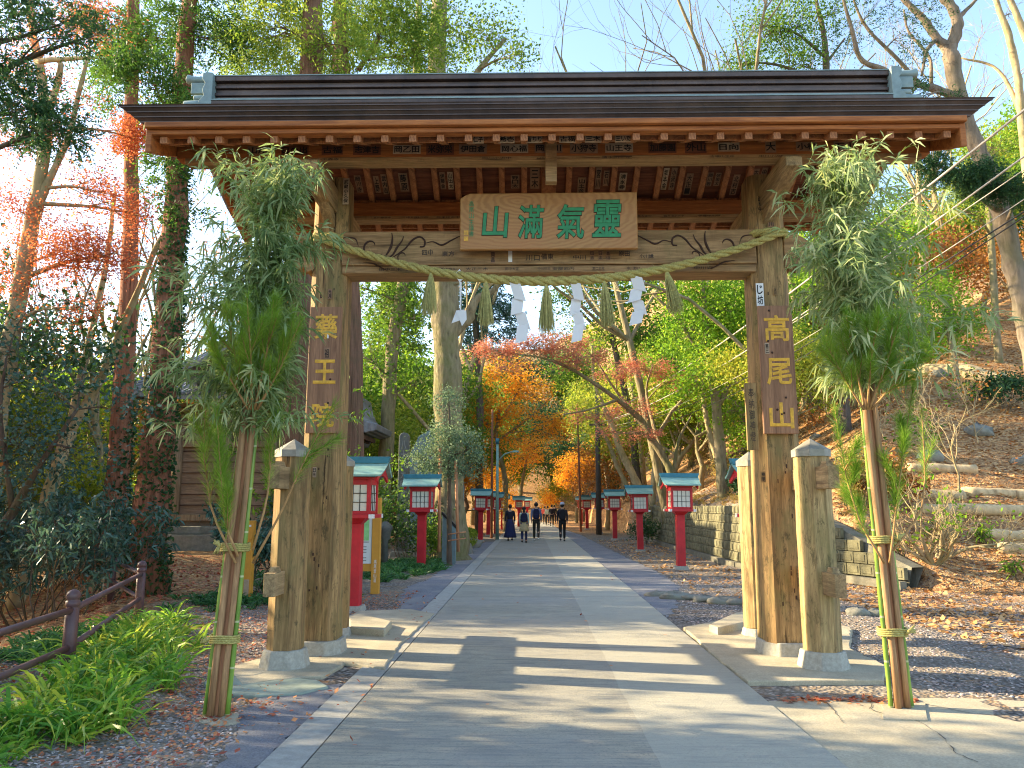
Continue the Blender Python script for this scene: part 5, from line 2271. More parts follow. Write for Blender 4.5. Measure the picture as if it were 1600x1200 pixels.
A = hit(1424, 594)
if A:
    B = hit(1570, 606)
    k = (A.y + B.y) / 2 / F_PX
    B.y = min(B.y, A.y)
    A.z += k * 11
    B.z = hz(B.x, B.y) + k * 12
    mb = MB()
    m = 14
    pts, rad = [], []
    for i in range(m + 1):
        t = i / m
        pts.append(A.lerp(B, t) + Vector((0, 0, .10 * math.sin(t * 5) + .14 * math.exp(-((t - .62) / .18) ** 2))))
        rad.append(k * (11 + 2 * math.sin(t * 7) + 5 * math.exp(-((t - .66) / .2) ** 2)))
    mb.tube(pts, rad, 14)
    o = mb.build('fallen_trunk', 'log')
    tag(o, 'thick pale fallen trunk with a hollow dark end high on the right slope', 'log')
    mb = MB()
    dv = (pts[-1] - pts[-2]).normalized()
    mb.tube([pts[-1] - dv * .01, pts[-1] + dv * .012], [rad[-1] * .72, rad[-1] * .66], 12)
    mb.tube([pts[-2] + Vector((0, -.1, -.12)), pts[-2] + Vector((.1, -.45, -.42))], [rad[-1] * .6, rad[-1] * .4], 10)
    mb.build('hollow_end', 'darkgroove', o)


# ============================================================ TEMPLE BUILDING ON THE LEFT
def temple():
    Y = 30.0
    a = at(262, 850, Y)
    e = empty('temple_hall', (-9.5, Y, 0), 'old timber temple hall with grey tiled roof behind the ivy-clad cedars', 'building')
    x0, x1 = at(272, 790, Y).x, at(500, 790, Y).x
    zt = 5.6
    mb = MB()
    mb.bx(x0 - .6, x1 + .9, Y - 1.0, Y + 8, -1, .55)
    mb.bx(x0 - .3, x1 + .5, Y - .5, Y + 7, .552, .85)
    mb.build('stone_podium', 'rock', e, bevel=.04)
    mb = MB()
    mb.bx(x0, x1, Y + .1, Y + 6.5, .85, zt)
    wl = mb.build('wall', 'jap_wall', e)
    mb = MB()
    z = 1.2
    while z < 4.8:
        mb.bx(x0, x1, Y + .06, Y + .099, z, z + .03)
        z += .42
    mb.build('plank_batten', 'jap_dark', wl)
    for x in np.linspace(x0, x1, 4):
        mb = MB()
        mb.tube([(x, Y, .85), (x, Y, zt - .4)], .2, 14)
        mb.build('column', 'jap_post', e)
        mb = MB()
        for k in range(3):
            mb.bx(x - .22 - .14 * k, x + .22 + .14 * k, Y - .18 - .18 * k, Y + .12, zt - .55 + .2 * k, zt - .42 + .2 * k)
        mb.build('bracket', 'jap_post', e, bevel=.01)
    for z in (1.05, 3.9, 4.75):
        mb = MB()
        mb.bx(x0 - .4, x1 + .4, Y - .07, Y + .09, z, z + .24)
        mb.build('tie_beam', 'jap_post', e, bevel=.01)
    for k in range(34):
        x = x0 - 1.1 + (x1 - x0 + 2.2) * k / 33
        mb = MB()
        mb.beam((x, Y + .3, zt + .42), (x, Y - 1.55, zt + .02), .09, .1)
        mb.build('rafter', 'jap_dark', e)
    # main roof: hollow slope up to a ridge, ends flaring upward
    mb = MB()
    nx, ny = 24, 10
    vs = []
    X0_, X1_ = x0 - 1.7, x1 + .5
    for j in range(ny + 1):
        t = j / ny
        for i in range(nx + 1):
            s_ = i / nx
            u = abs(2 * s_ - 1)
            x = X0_ + (X1_ - X0_) * s_
            x = x + (s_ - .5) * -2.6 * t ** 1.3
            vs.append((x, Y - 1.8 + 5.2 * t, zt + .10 + 2.7 * t ** 1.35 + .5 * u ** 5 * (1 - t)))
    fs = [(j * (nx + 1) + i, j * (nx + 1) + i + 1, (j + 1) * (nx + 1) + i + 1, (j + 1) * (nx + 1) + i) for j in range(ny) for i in range(nx)]
    mb.add(vs, fs, 0, True)
    n = len(vs)
    mb.add([(a_, b_, c_ - .16) for a_, b_, c_ in vs], fs, 0, True)
    for i in range(nx):
        mb.add([vs[i], vs[i + 1], (vs[i + 1][0], vs[i + 1][1], vs[i + 1][2] - .16), (vs[i][0], vs[i][1], vs[i][2] - .16)], [(0, 1, 2, 3)])
    for k in (0, nx):
        for j in range(ny):
            p, q = vs[j * (nx + 1) + k], vs[(j + 1) * (nx + 1) + k]
            mb.add([p, q, (q[0], q[1], q[2] - .16), (p[0], p[1], p[2] - .16)], [(0, 1, 2, 3)])
    # back slope
    vb = []
    for j in range(3):
        t = j / 2
        for s_ in (0, 1):
            vb.append((X0_ + 1.3 + (X1_ - X0_ - 2.6) * s_ + (s_ - .5) * .6 * t, Y + 3.4 + 5.5 * t, zt + 2.8 - 2.6 * t))
    mb.add(vb, [(0, 1, 3, 2), (2, 3, 5, 4)])
    rf = mb.build('roof', 'tile', e)
    mb = MB()
    for i in range(44):
        s_ = i / 43
        P = []
        for j in range(0, 9):
            t = j / 8
            u = abs(2 * s_ - 1)
            x = X0_ + (X1_ - X0_) * s_ + (s_ - .5) * -2.6 * t ** 1.3
            P.append((x, Y - 1.82 + 5.2 * t, zt + .14 + 2.7 * t ** 1.35 + .5 * u ** 5 * (1 - t)))
        mb.tube(P, .055, 6)
    mb.build('tile_ribs', 'tile', rf)
    mb = MB()
    mb.bx(X0_ + 1.25, X1_ - 1.25, Y + 3.2, Y + 3.6, zt + 2.7, zt + 3.25)
    mb.build('ridge', 'tile', rf, bevel=.05)
    # porch gable (curved) rising from the front slope
    cx = at(372, 590, Y - 2).x
    mb = MB()
    w_ = 2.3
    yy0, yy1 = Y - 2.9, Y + .6
    P = []
    for i in range(17):
        u = -1 + 2 * i / 16
        P.append((cx + u * w_, 6.3 + 1.15 * (1 - abs(u)) ** 1.25 + .16 * abs(u) ** 3))
    Q = [(a_, b_ - .16) for a_, b_ in P][::-1]
    mb.prism(P + Q, 1, yy0, yy1)
    mb.build('porch_roof', 'tile', e)
    mb = MB()
    P2 = [(cx + (a_ - cx) * .94, b_ - .18) for a_, b_ in P]
    mb.prism(P2 + [(a_, b_ - .22) for a_, b_ in P2][::-1], 1, yy0 + .06, yy0 + .18)
    mb.build('bargeboard', 'jap_dark', e)
    mb = MB()
    mb.bx(cx - .13, cx + .13, yy0 - .1, yy1, 7.45, 7.75)
    mb.build('ridge', 'tile', e, bevel=.03)
    # corner with its swept eave, seen right of the gate post
    X = at(540, 640, 27).x
    Yc = 27.0
    mb = MB()
    base = [(540, 606), (553, 612), (556, 628), (562, 645), (572, 658), (590, 662), (588, 672), (570, 676), (556, 672), (548, 690), (520, 694), (505, 680), (505, 612)]
    P = [at(px, py, Yc) for px, py in base]
    mb.prism([(p.x, p.z) for p in P], 1, Yc, Yc + 3.0)
    mb.build('corner_eave', 'tile', e, bevel=.03)
    mb = MB()
    for k in range(5):
        P = [at(px, py, Yc - .05) for px, py in ((508 + 8 * k, 612), (512 + 8 * k, 630), (520 + 9 * k, 648 + k))]
        mb.tube(P, .05, 6)
    mb.build('tile_ribs', 'tile', e)
    for k in range(7):
        P = at(510 + 9.5 * k, 684 - 1.2 * k, Yc)
        mb = MB()
        mb.bx(P.x - .05, P.x + .05, Yc - .12, Yc + 2, P.z - .2, P.z - .05)
        mb.build('rafter', 'jap_dark', e)
    p = at(520, 690, 27.4)
    mb = MB()
    mb.tube([(p.x, 28.2, 0), (p.x, 28.2, p.z)], .17, 12)
    mb.build('column', 'jap_post', e)


temple()


# ============================================================ POLES AND CABLES
def poles():
    Y = 45.0
    p = at(935, 790, Y)
    h = at(933, 598, Y).z
    o = empty('utility_pole', (p.x, Y, 0), 'dark wooden utility pole on the right beyond the lanterns', 'utility pole')
    mb = MB()
    mb.tube([(p.x, Y, -.1), (at(933, 598, Y).x, Y, h)], [.17, .12], 12)
    mb.build('shaft', 'utilpole', o)
    mb = MB()
    xx = at(934, 660, Y).x
    mb.bx(xx - .5, xx + .5, Y - .06, Y + .06, at(934, 665, Y).z, at(934, 662, Y).z)
    mb.build('crossarm', 'utilpole', o)
    mb = MB()
    mb.tube([(xx + .2, Y - .18, at(934, 668, Y).z - .3), (xx + .2, Y - .18, at(934, 668, Y).z - .75)], .13, 10)
    mb.build('transformer', 'utilpole', o)
    top_p = Vector((xx, Y, at(934, 650, Y).z))
    # thin brown pole
    Y2 = 50.0
    p = at(907, 790, Y2)
    mb = MB()
    mb.tube([(p.x, Y2, 0), (p.x - .1, Y2, at(905, 650, Y2).z)], [.08, .055], 8)
    o = mb.build('thin_pole', 'bark_red')
    tag(o, 'slim reddish brown pole beside the farther right lanterns', 'pole')
    Y3 = 40.0
    p = at(768, 790, Y3)
    mb = MB()
    mb.tube([(p.x, Y3, 0), (p.x + .03, Y3, at(768, 640, Y3).z)], [.07, .05], 8)
    o = mb.build('thin_pole', 'bark_red')
    tag(o, 'slim brown pole left of the pale green lamp pole', 'pole')
    # pale green street lamp pole
    Y4 = 38.0
    p = at(777, 790, Y4)
    o = empty('street_lamp', (p.x, Y4, 0), 'pale green street lamp pole with a short arm on the left', 'street lamp')
    zt = at(777, 692, Y4).z
    mb = MB()
    mb.tube([(p.x, Y4, 0), (p.x, Y4, zt)], [.085, .06], 10)
    mb.build('shaft', 'teal', o)
    mb = MB()
    mb.tube([(p.x, Y4, zt - .9), (p.x + .35, Y4, zt - .55), (p.x + .75, Y4, zt - .42)], .03, 8)
    mb.build('arm', 'teal', o)
    mb = MB()
    mb.box((p.x + .9, Y4, zt - .42), (.36, .16, .09), taper=.7)
    mb.build('lamp_head', 'teal', o)
    mb = MB()
    mb.tube([(p.x, Y4, zt - .05), (p.x, Y4, zt + .22)], .09, 10)
    mb.build('sensor', 'tealdark', o)
    # cables from the pole to the upper right
    C = [((1640, 140), 11, (936, 652), .022, 'cable_w', .5), ((1640, 215), 11, (936, 660), .016, 'cable_w', .7), ((1640, 238), 12, (940, 664), .009, 'cable_w', .5), ((1640, 285), 11, (936, 668), .007, 'cable_w', .8),
         ((1640, 305), 11, (936, 672), .011, 'cable_b', .8), ((1640, 312), 11, (934, 678), .010, 'cable_b', 1.0)]
    lab = ['thick pale cable, uppermost of those crossing the upper right', 'pale cable, second from the top of those crossing the upper right', 'thin pale cable just below the second pale one', 'thin grey cable just above the black pair',
           'black cable, upper of the pair crossing to the right edge', 'black cable, lowest of those crossing to the right edge']
    for i, (a, Ya, b, r, m, sag) in enumerate(C):
        A, B = at(*a, Ya), at(*b, 45)
        mb = MB()
        pts = []
        for k in range(41):
            t = k / 40
            q = A.lerp(B, t)
            q.z -= sag * 4 * t * (1 - t)
            pts.append(q)
        mb.tube(pts, r, 6)
        tag(mb.build('overhead_cable', m), lab[i], 'cable', 'overhead cables')
    A, B = at(520, 740, 24), at(760, 640, 50)
    # thin wire on the left
    for (a, Ya, b, Yb, lab_) in (((470, 810), 18, (690, 690), 40, 'thin wire crossing behind the left gate post'),):
        A, B = at(*a, Ya), at(*b, Yb)
        mb = MB()
        mb.tube([A.lerp(B, k / 12) - Vector((0, 0, .5 * 4 * (k / 12) * (1 - k / 12))) for k in range(13)], .012, 5)
        tag(mb.build('overhead_wire', 'cable_w'), lab_, 'wire')


poles()


# ============================================================ PEOPLE
import bmesh


def skin_obj(name, nodes, edges, mats, parent, sub=1):
    """nodes: list of (x,y,z,rx[,ry]); one continuous skinned surface"""
    bm = bmesh.new()
    lay = bm.verts.layers.skin.verify()
    vs = [bm.verts.new(n[:3]) for n in nodes]
    for a, b in edges:
        bm.edges.new((vs[a], vs[b]))
    for v, n in zip(vs, nodes):
        r = n[3]
        r2 = n[4] if len(n) > 4 else r
        v[lay].radius = (r, r2)
        v[lay].use_root = (v is vs[0])
    me = bpy.data.meshes.new(name)
    bm.to_mesh(me)
    bm.free()
    me.materials.append(mats if not isinstance(mats, str) else M[mats])
    tmp = bpy.data.objects.new(name, me)
    COL.objects.link(tmp)
    sk = tmp.modifiers.new('skin', 'SKIN')
    sk.use_smooth_shade = True
    ss = tmp.modifiers.new('sub', 'SUBSURF')
    ss.levels = sub
    ss.render_levels = sub
    tmp.parent = parent
    return tmp


def cloth(c, name, **kw):
    if name not in M:
        M[name] = m_plain(name, c, 0.85, var=.15, scale=12, bump=.2, **kw)
    return name


def person(loc, lab, H_=1.7, stride=.25, top='navy', legs='dark', hair='black', skirt=None, cap=None, sleeves=True, phase=1, group='walkers on the road', turn=0.0, long_hair=False, coat=0.0):
    root = empty('person', (0, 0, 0), lab, 'person', group)
    k = H_ / 1.72
    s = stride * phase
    # joints: facing +Y
    hipz = .92
    kneeF, footF = (.09, .20 * abs(s) * 4 * .6, .50), (.09, .30 * abs(s) * 3, .09)
    L_hip, R_hip = (-.09, 0, hipz - .04), (.09, 0, hipz - .04)
    L_kn, R_kn = (-.095, .07 + s * .55, .50), (.095, .07 - s * .55, .50)
    L_an, R_an = (-.095, s * 1.05, .09 + max(0, -s) * .25), (.095, -s * 1.05, .09 + max(0, s) * .25)
    nodes = [(0, 0, hipz, .135, .105), (0, 0, 1.08, .125, .095), (0, 0, 1.24, .15, .105), (0, 0, 1.37, .14, .10), (0, .005, 1.455, .055), (0, .012, 1.52, .06), (0, .02, 1.60, .078, .09), (0, .01, 1.67, .062, .07)]
    edges = [(0, 1), (1, 2), (2, 3), (3, 4), (4, 5), (5, 6), (6, 7)]

    def chain(start, pts):
        prev = start
        for p in pts:
            nodes.append(p)
            edges.append((prev, len(nodes) - 1))
            prev = len(nodes) - 1
        return prev
    for hp, kn, an in ((L_hip, L_kn, L_an), (R_hip, R_kn, R_an)):
        e_ = chain(0, [(*hp, .085), ((hp[0] + kn[0]) / 2, (hp[1] + kn[1]) / 2, (hp[2] + kn[2]) / 2, .075), (*kn, .055), ((kn[0] + an[0]) / 2, (kn[1] + an[1]) / 2 - .015, (kn[2] + an[2]) / 2 + .03, .052), (*an, .036)])
        chain(e_, [(an[0], an[1] + .08, an[2] - .05, .035, .028), (an[0], an[1] + .16, an[2] - .06, .03, .02)])
    arms = []
    for sd, sw in ((-1, -s * .7), (1, s * .7)):
        sh, el, wr = (sd * .175, 0, 1.37), (sd * .215, .0 + sw * .4, 1.12), (sd * .215, .09 + sw * 1.0, .90)
        e_ = chain(3, [(*sh, .052), ((sh[0] + el[0]) / 2, (sh[1] + el[1]) / 2, (sh[2] + el[2]) / 2, .045), (*el, .036), ((el[0] + wr[0]) / 2, (el[1] + wr[1]) / 2, (el[2] + wr[2]) / 2, .033), (*wr, .024)])
        hd = chain(e_, [(wr[0], wr[1] + .02, wr[2] - .07, .034, .016)])
        for f, ln in ((-.024, .060), (-.009, .072), (.008, .068), (.023, .054)):
            chain(hd, [(wr[0] + f * .3, wr[1] + .03 + f, wr[2] - .07 - ln * .55, .0085), (wr[0] - sd * .012 + f * .2, wr[1] + .035 + f, wr[2] - .07 - ln, .0075)])
        chain(e_, [(wr[0] - sd * .012, wr[1] + .045, wr[2] - .055, .010), (wr[0] - sd * .015, wr[1] + .06, wr[2] - .085, .009)])
        arms.append((sh, el, wr))
    body = skin_obj('body', [tuple(c * k for c in n) for n in nodes], edges, 'skin', root)
    # face
    mb = MB()
    mb.blob((0, .115 * k, 1.575 * k), (.012 * k, .018 * k, .018 * k), random.Random(1), 6, 4, 0)
    mb.build('nose', 'skin', root)
    for sd in (-1, 1):
        mb = MB()
        mb.blob((sd * .03 * k, .098 * k, 1.60 * k), (.012 * k, .006 * k, .006 * k), random.Random(1), 6, 4, 0)
        mb.build('eye', 'black', root)
        mb = MB()
        mb.blob((sd * .083 * k, .015 * k, 1.59 * k), (.012 * k, .02 * k, .03 * k), random.Random(1), 8, 5, .05)
        mb.build('ear', 'skin', root)
    mb = MB()
    mb.blob((0, .105 * k, 1.54 * k), (.02 * k, .006 * k, .005 * k), random.Random(1), 6, 4, 0)
    mb.build('mouth', 'red', root)
    # hair
    mb = MB()
    mb.blob((0, -.018 * k, 1.635 * k), (.095 * k, .105 * k, .10 * k), random.Random(3), 12, 8, .05)
    if long_hair:
        mb.blob((0, -.075 * k, 1.54 * k), (.075 * k, .04 * k, .13 * k), random.Random(4), 10, 7, .08)
    mb.build('hair', hair, root)
    if cap:
        mb = MB()
        mb.lathe([(.104 * k, 0), (.108 * k, .04 * k), (.09 * k, .10 * k), (.05 * k, .13 * k), (.01, .135 * k)], 14, (0, -.01 * k, 1.645 * k))
        mb.build('cap', cap, root)
    # jacket or shirt
    nd = [(0, 0, hipz + (.02 - coat), .158, .128), (0, 0, 1.08, .15, .118), (0, -.003, 1.24, .172, .126), (0, -.003, 1.365, .158, .118), (0, 0, 1.455, .075)]
    ed = [(0, 1), (1, 2), (2, 3), (3, 4)]
    for sh, el, wr in arms:
        p0 = 3
        lst = [(*sh, .068), ((sh[0] + el[0]) / 2, (sh[1] + el[1]) / 2, (sh[2] + el[2]) / 2, .060), (*el, .053)]
        if sleeves:
            lst += [((el[0] + wr[0]) / 2, (el[1] + wr[1]) / 2, (el[2] + wr[2]) / 2, .048), (wr[0], wr[1] - .005, wr[2] + .02, .040)]
        for p in lst:
            nd.append(p)
            ed.append((p0, len(nd) - 1))
            p0 = len(nd) - 1
    skin_obj('jacket', [tuple(c * k for c in n) for n in nd], ed, top, root)
    # trousers
    nd = [(0, 0, hipz, .145, .115)]
    ed = []
    for hp, kn, an in ((L_hip, L_kn, L_an), (R_hip, R_kn, R_an)):
        p0 = 0
        for p in [(*hp, .098), ((hp[0] + kn[0]) / 2, (hp[1] + kn[1]) / 2, (hp[2] + kn[2]) / 2, .088), (*kn, .070), ((kn[0] + an[0]) / 2, (kn[1] + an[1]) / 2 - .01, (kn[2] + an[2]) / 2, .066), (an[0], an[1], an[2] + .02, .056)]:
            nd.append(p)
            ed.append((p0, len(nd) - 1))
            p0 = len(nd) - 1
    skin_obj('trousers', [tuple(c * k for c in n) for n in nd], ed, legs, root)
    if skirt:
        mb = MB()
        w0, z1, mat = skirt
        mb.lathe([(w0 * k, z1 * k), (w0 * .93 * k, (z1 + .12) * k), (.19 * k, .86 * k), (.165 * k, 1.0 * k), (.14 * k, 1.02 * k)], 16)
        mb.build('skirt', mat, root)
    for an in (L_an, R_an):
        mb = MB()
        x, y, z = [c * k for c in an]
        mb.blob((x, y + .06, z - .045), (.05, .135, .048), random.Random(2), 10, 7, .03)
        mb.build('shoe', 'black' if legs != 'trousers_olive' else 'white', root)
    root.location = loc
    root.rotation_euler.z = turn
    return root


def backpack(loc, lab, mat, H_=1.7, w_=.30, h=.44, turn=0.0):
    root = empty('backpack', (0, 0, 0), lab, 'backpack', 'backpacks of the walkers')
    k = H_ / 1.72
    mb = MB()
    pr = []
    n = 14
    for i in range(n):
        a = 2 * PI * i / n
        c, s_ = math.cos(a), math.sin(a)
        pr.append((w_ / 2 * math.copysign(abs(c) ** .55, c), 1.20 * k + h / 2 * math.copysign(abs(s_) ** .6, s_)))
    mb.prism(pr, 1, -.13 * k, -.26 * k, ends=[(a * .86, 1.2 * k + (b - 1.2 * k) * .9) for a, b in pr])
    bg_ = mb.build('bag', mat, root, bevel=.02)
    mb = MB()
    mb.prism([(a * .6, 1.09 * k + (b - 1.2 * k) * .42) for a, b in pr], 1, -.25 * k, -.31 * k)
    mb.build('pocket', mat, bg_, bevel=.015)
    for sd in (-1, 1):
        mb = MB()
        mb.tube([(sd * .09, -.14 * k, 1.42 * k), (sd * .10, -.05 * k, 1.49 * k), (sd * .10, .08 * k, 1.45 * k), (sd * .12, .13 * k, 1.28 * k), (sd * .15, .03 * k, 1.08 * k), (sd * .12, -.14 * k, 1.02 * k)], .018, 6)
        mb.build('strap', mat, root)
    root.location = loc
    root.rotation_euler.z = turn
    return root


cloth((.018, .020, .035), 'jacket_navy')
cloth((.016, .016, .018), 'trousers_black')
cloth((.02, .03, .10), 'skirt_navy')
cloth((.50, .60, .50), 'top_pale')
cloth((.46, .38, .22), 'skirt_beige')
cloth((.17, .21, .34), 'shirt_bluegrey')
cloth((.030, .032, .024), 'trousers_olive')
cloth((.010, .014, .05), 'bag_navy')
cloth((.012, .013, .02), 'bag_black')
cloth((.42, .45, .55), 'cap_pale')
cloth((.02, .10, .32), 'coat_blue')
cloth((.55, .08, .06), 'coat_red')
p = g(797, 846)
person((p.x, p.y, 0.025), 'person in a dark quilted jacket and wide navy skirt, leftmost of the group of four', 1.66, .14, 'jacket_navy', 'trousers_black', 'black', skirt=(.31, .16, 'skirt_navy'), long_hair=False)
p = g(819, 849)
person((p.x, p.y, 0.025), 'person in a pale green top and beige skirt walking with a round navy bag', 1.56, .15, 'top_pale', 'skirt_navy', 'black', skirt=(.24, .55, 'skirt_beige'), phase=-1, long_hair=True)
backpack((p.x, p.y, 0.025), 'round navy backpack on the person in the pale green top', 'bag_navy', 1.56, .30, .40)
p = g(838, 846)
person((p.x, p.y, 0.025), 'person in a blue-grey shirt and dark olive trousers with a navy backpack', 1.76, .22, 'shirt_bluegrey', 'trousers_olive', 'black')
backpack((p.x, p.y, 0.025), 'navy backpack on the person in the blue-grey shirt', 'bag_navy', 1.76, .30, .48)
p = g(879, 847)
person((p.x, p.y, 0.025), 'person in black with a pale cap walking alone on the right of the group', 1.72, .20, 'jacket_navy', 'trousers_black', 'black', phase=-1, cap='cap_pale')
backpack((p.x, p.y, 0.025), 'large black backpack on the person with the pale cap', 'bag_black', 1.72, .31, .52)
# walkers farther off
for i, (px, Y, top, lab, h) in enumerate(((851, 70, 'coat_red', 'distant walker in red, left of the walker in white', 1.6), (855.5, 66, 'top_pale', 'distant walker in a white top between the walkers ahead', 1.6),
                                         (862, 62, 'jacket_navy', 'distant walker in dark clothes just left of the person in the pale cap', 1.7), (866, 70, 'bag_black', 'distant dark walker closest to the person in the pale cap', 1.7),
                                         (847.5, 78, 'coat_red', 'farthest small walker in red on the road', 1.55))):
    q = at(px, 790, Y)
    person((q.x, Y, .02), lab, h, .2, top, 'trousers_black', 'black', phase=1 if i % 2 else -1)
# person high on the steps
q = hit(1270, 612, 20)
if q:
    person((q.x, q.y + .6, q.z + .02), 'person in dark clothes standing high on the slope behind the right gate post', 1.65, .1, 'jacket_navy', 'trousers_black', 'black', group='walkers on the slope', turn=PI * .6)


# ============================================================ TREES
def smooth_line(pts, n):
    """Catmull-Rom through points (Vector or 4-tuples with a radius)"""
    P = [np.array(p, float) for p in pts]
    P = [2 * P[0] - P[1]] + P + [2 * P[-1] - P[-2]]
    out = []
    segs = len(P) - 3
    for i in range(n + 1):
        f = i / n * segs
        k = min(int(f), segs - 1)
        t = f - k
        a, b, c, d_ = P[k:k + 4]
        out.append(0.5 * ((2 * b) + (c - a) * t + (2 * a - 5 * b + 4 * c - d_) * t * t + (3 * b - a - 3 * c + d_) * t ** 3))
    return out


def grow(mb, p, d_, L, r, lev, rs, tips, up=0.15, kids=(3, 5), spread=0.75, ratio=0.62, wander=0.18, sides=6, pts_per=5, tipevery=False):
    pts, rad = [Vector(p)], [r]
    d_ = Vector(d_).normalized()
    for i in range(pts_per):
        d_ = (d_ + Vector(rs.normal(size=3)) * wander + Vector((0, 0, up))).normalized()
        pts.append(pts[-1] + d_ * (L / pts_per))
        rad.append(max(0.003, r * (1 - 0.62 * (i + 1) / pts_per)))
    mb.tube(pts, rad, max(3, sides), cap=False)
    if lev == 0:
        tips += [(q, d_) for q in pts[2:]]
        return
    if tipevery:
        tips.append((pts[-1], d_))
    for k in range(rs.randint(kids[0], kids[1] + 1)):
        t = rs.uniform(.35, 1.0)
        f = t * pts_per
        i = min(int(f), pts_per - 1)
        q = pts[i].lerp(pts[i + 1], f - i)
        ax = (pts[i + 1] - pts[i]).normalized()
        v = Vector(rs.normal(size=3))
        v -= ax * v.dot(ax)
        v.normalize()
        nd = (ax + v * spread * rs.uniform(.6, 1.3)).normalized()
        grow(mb, q, nd, L * ratio * rs.uniform(.75, 1.2), max(.004, rad[i] * .62), lev - 1, rs, tips, up, kids, spread, ratio, wander, sides - 1, pts_per, tipevery)


def tip_leaves(tips, per, cr, size, rs, flat=0.0, squash=1.0, aspect=0.6, hang=0.0):
    T = np.array([t[0] for t in tips])
    if len(T) == 0:
        return np.zeros((0, 4, 3))
    n = len(T) * per
    idx = rs.randint(0, len(T), n)
    off = rs.normal(size=(n, 3)) * cr * np.array([1, 1, squash])
    P = T[idx] + off
    return leafquads(P, rs.uniform(size * .6, size * 1.25, n), rs, flat, aspect, hang)


def sprays(tips, per, L, rs, size, hang=0.35, wid=0.35):
    """conifer sprays: short drooping shoots carrying small needles on both sides"""
    T = np.array([t[0] for t in tips])
    D = np.array([tuple(t[1]) for t in tips])
    n = len(T) * per
    idx = rs.randint(0, len(T), n)
    d_ = unit(D[idx] * .8 + rs.normal(size=(n, 3)) * .6 + np.array([0, 0, -hang]))
    s0 = T[idx] + rs.normal(size=(n, 3)) * L * .35
    out = []
    side = unit(np.cross(d_, rs.normal(size=(n, 3))))
    for k in range(5):
        t = (k + .5) / 5
        c = s0 + d_ * L * t + np.array([0, 0, -1.0]) * L * hang * t * t
        for sg in (-1, 1):
            dd = unit(d_ * .8 + side * sg * .8 + rs.normal(size=(n, 3)) * .2)
            nrm = unit(np.cross(dd, rs.normal(size=(n, 3))))
            ln = size * (1.15 - .5 * t)
            a = c
            b = c + dd * ln * .5 + nrm * ln * wid * .5
            e = c + dd * ln
            f = c + dd * ln * .5 - nrm * ln * wid * .5
            out.append(np.stack([a, b, e, f], 1))
    return np.concatenate(out)


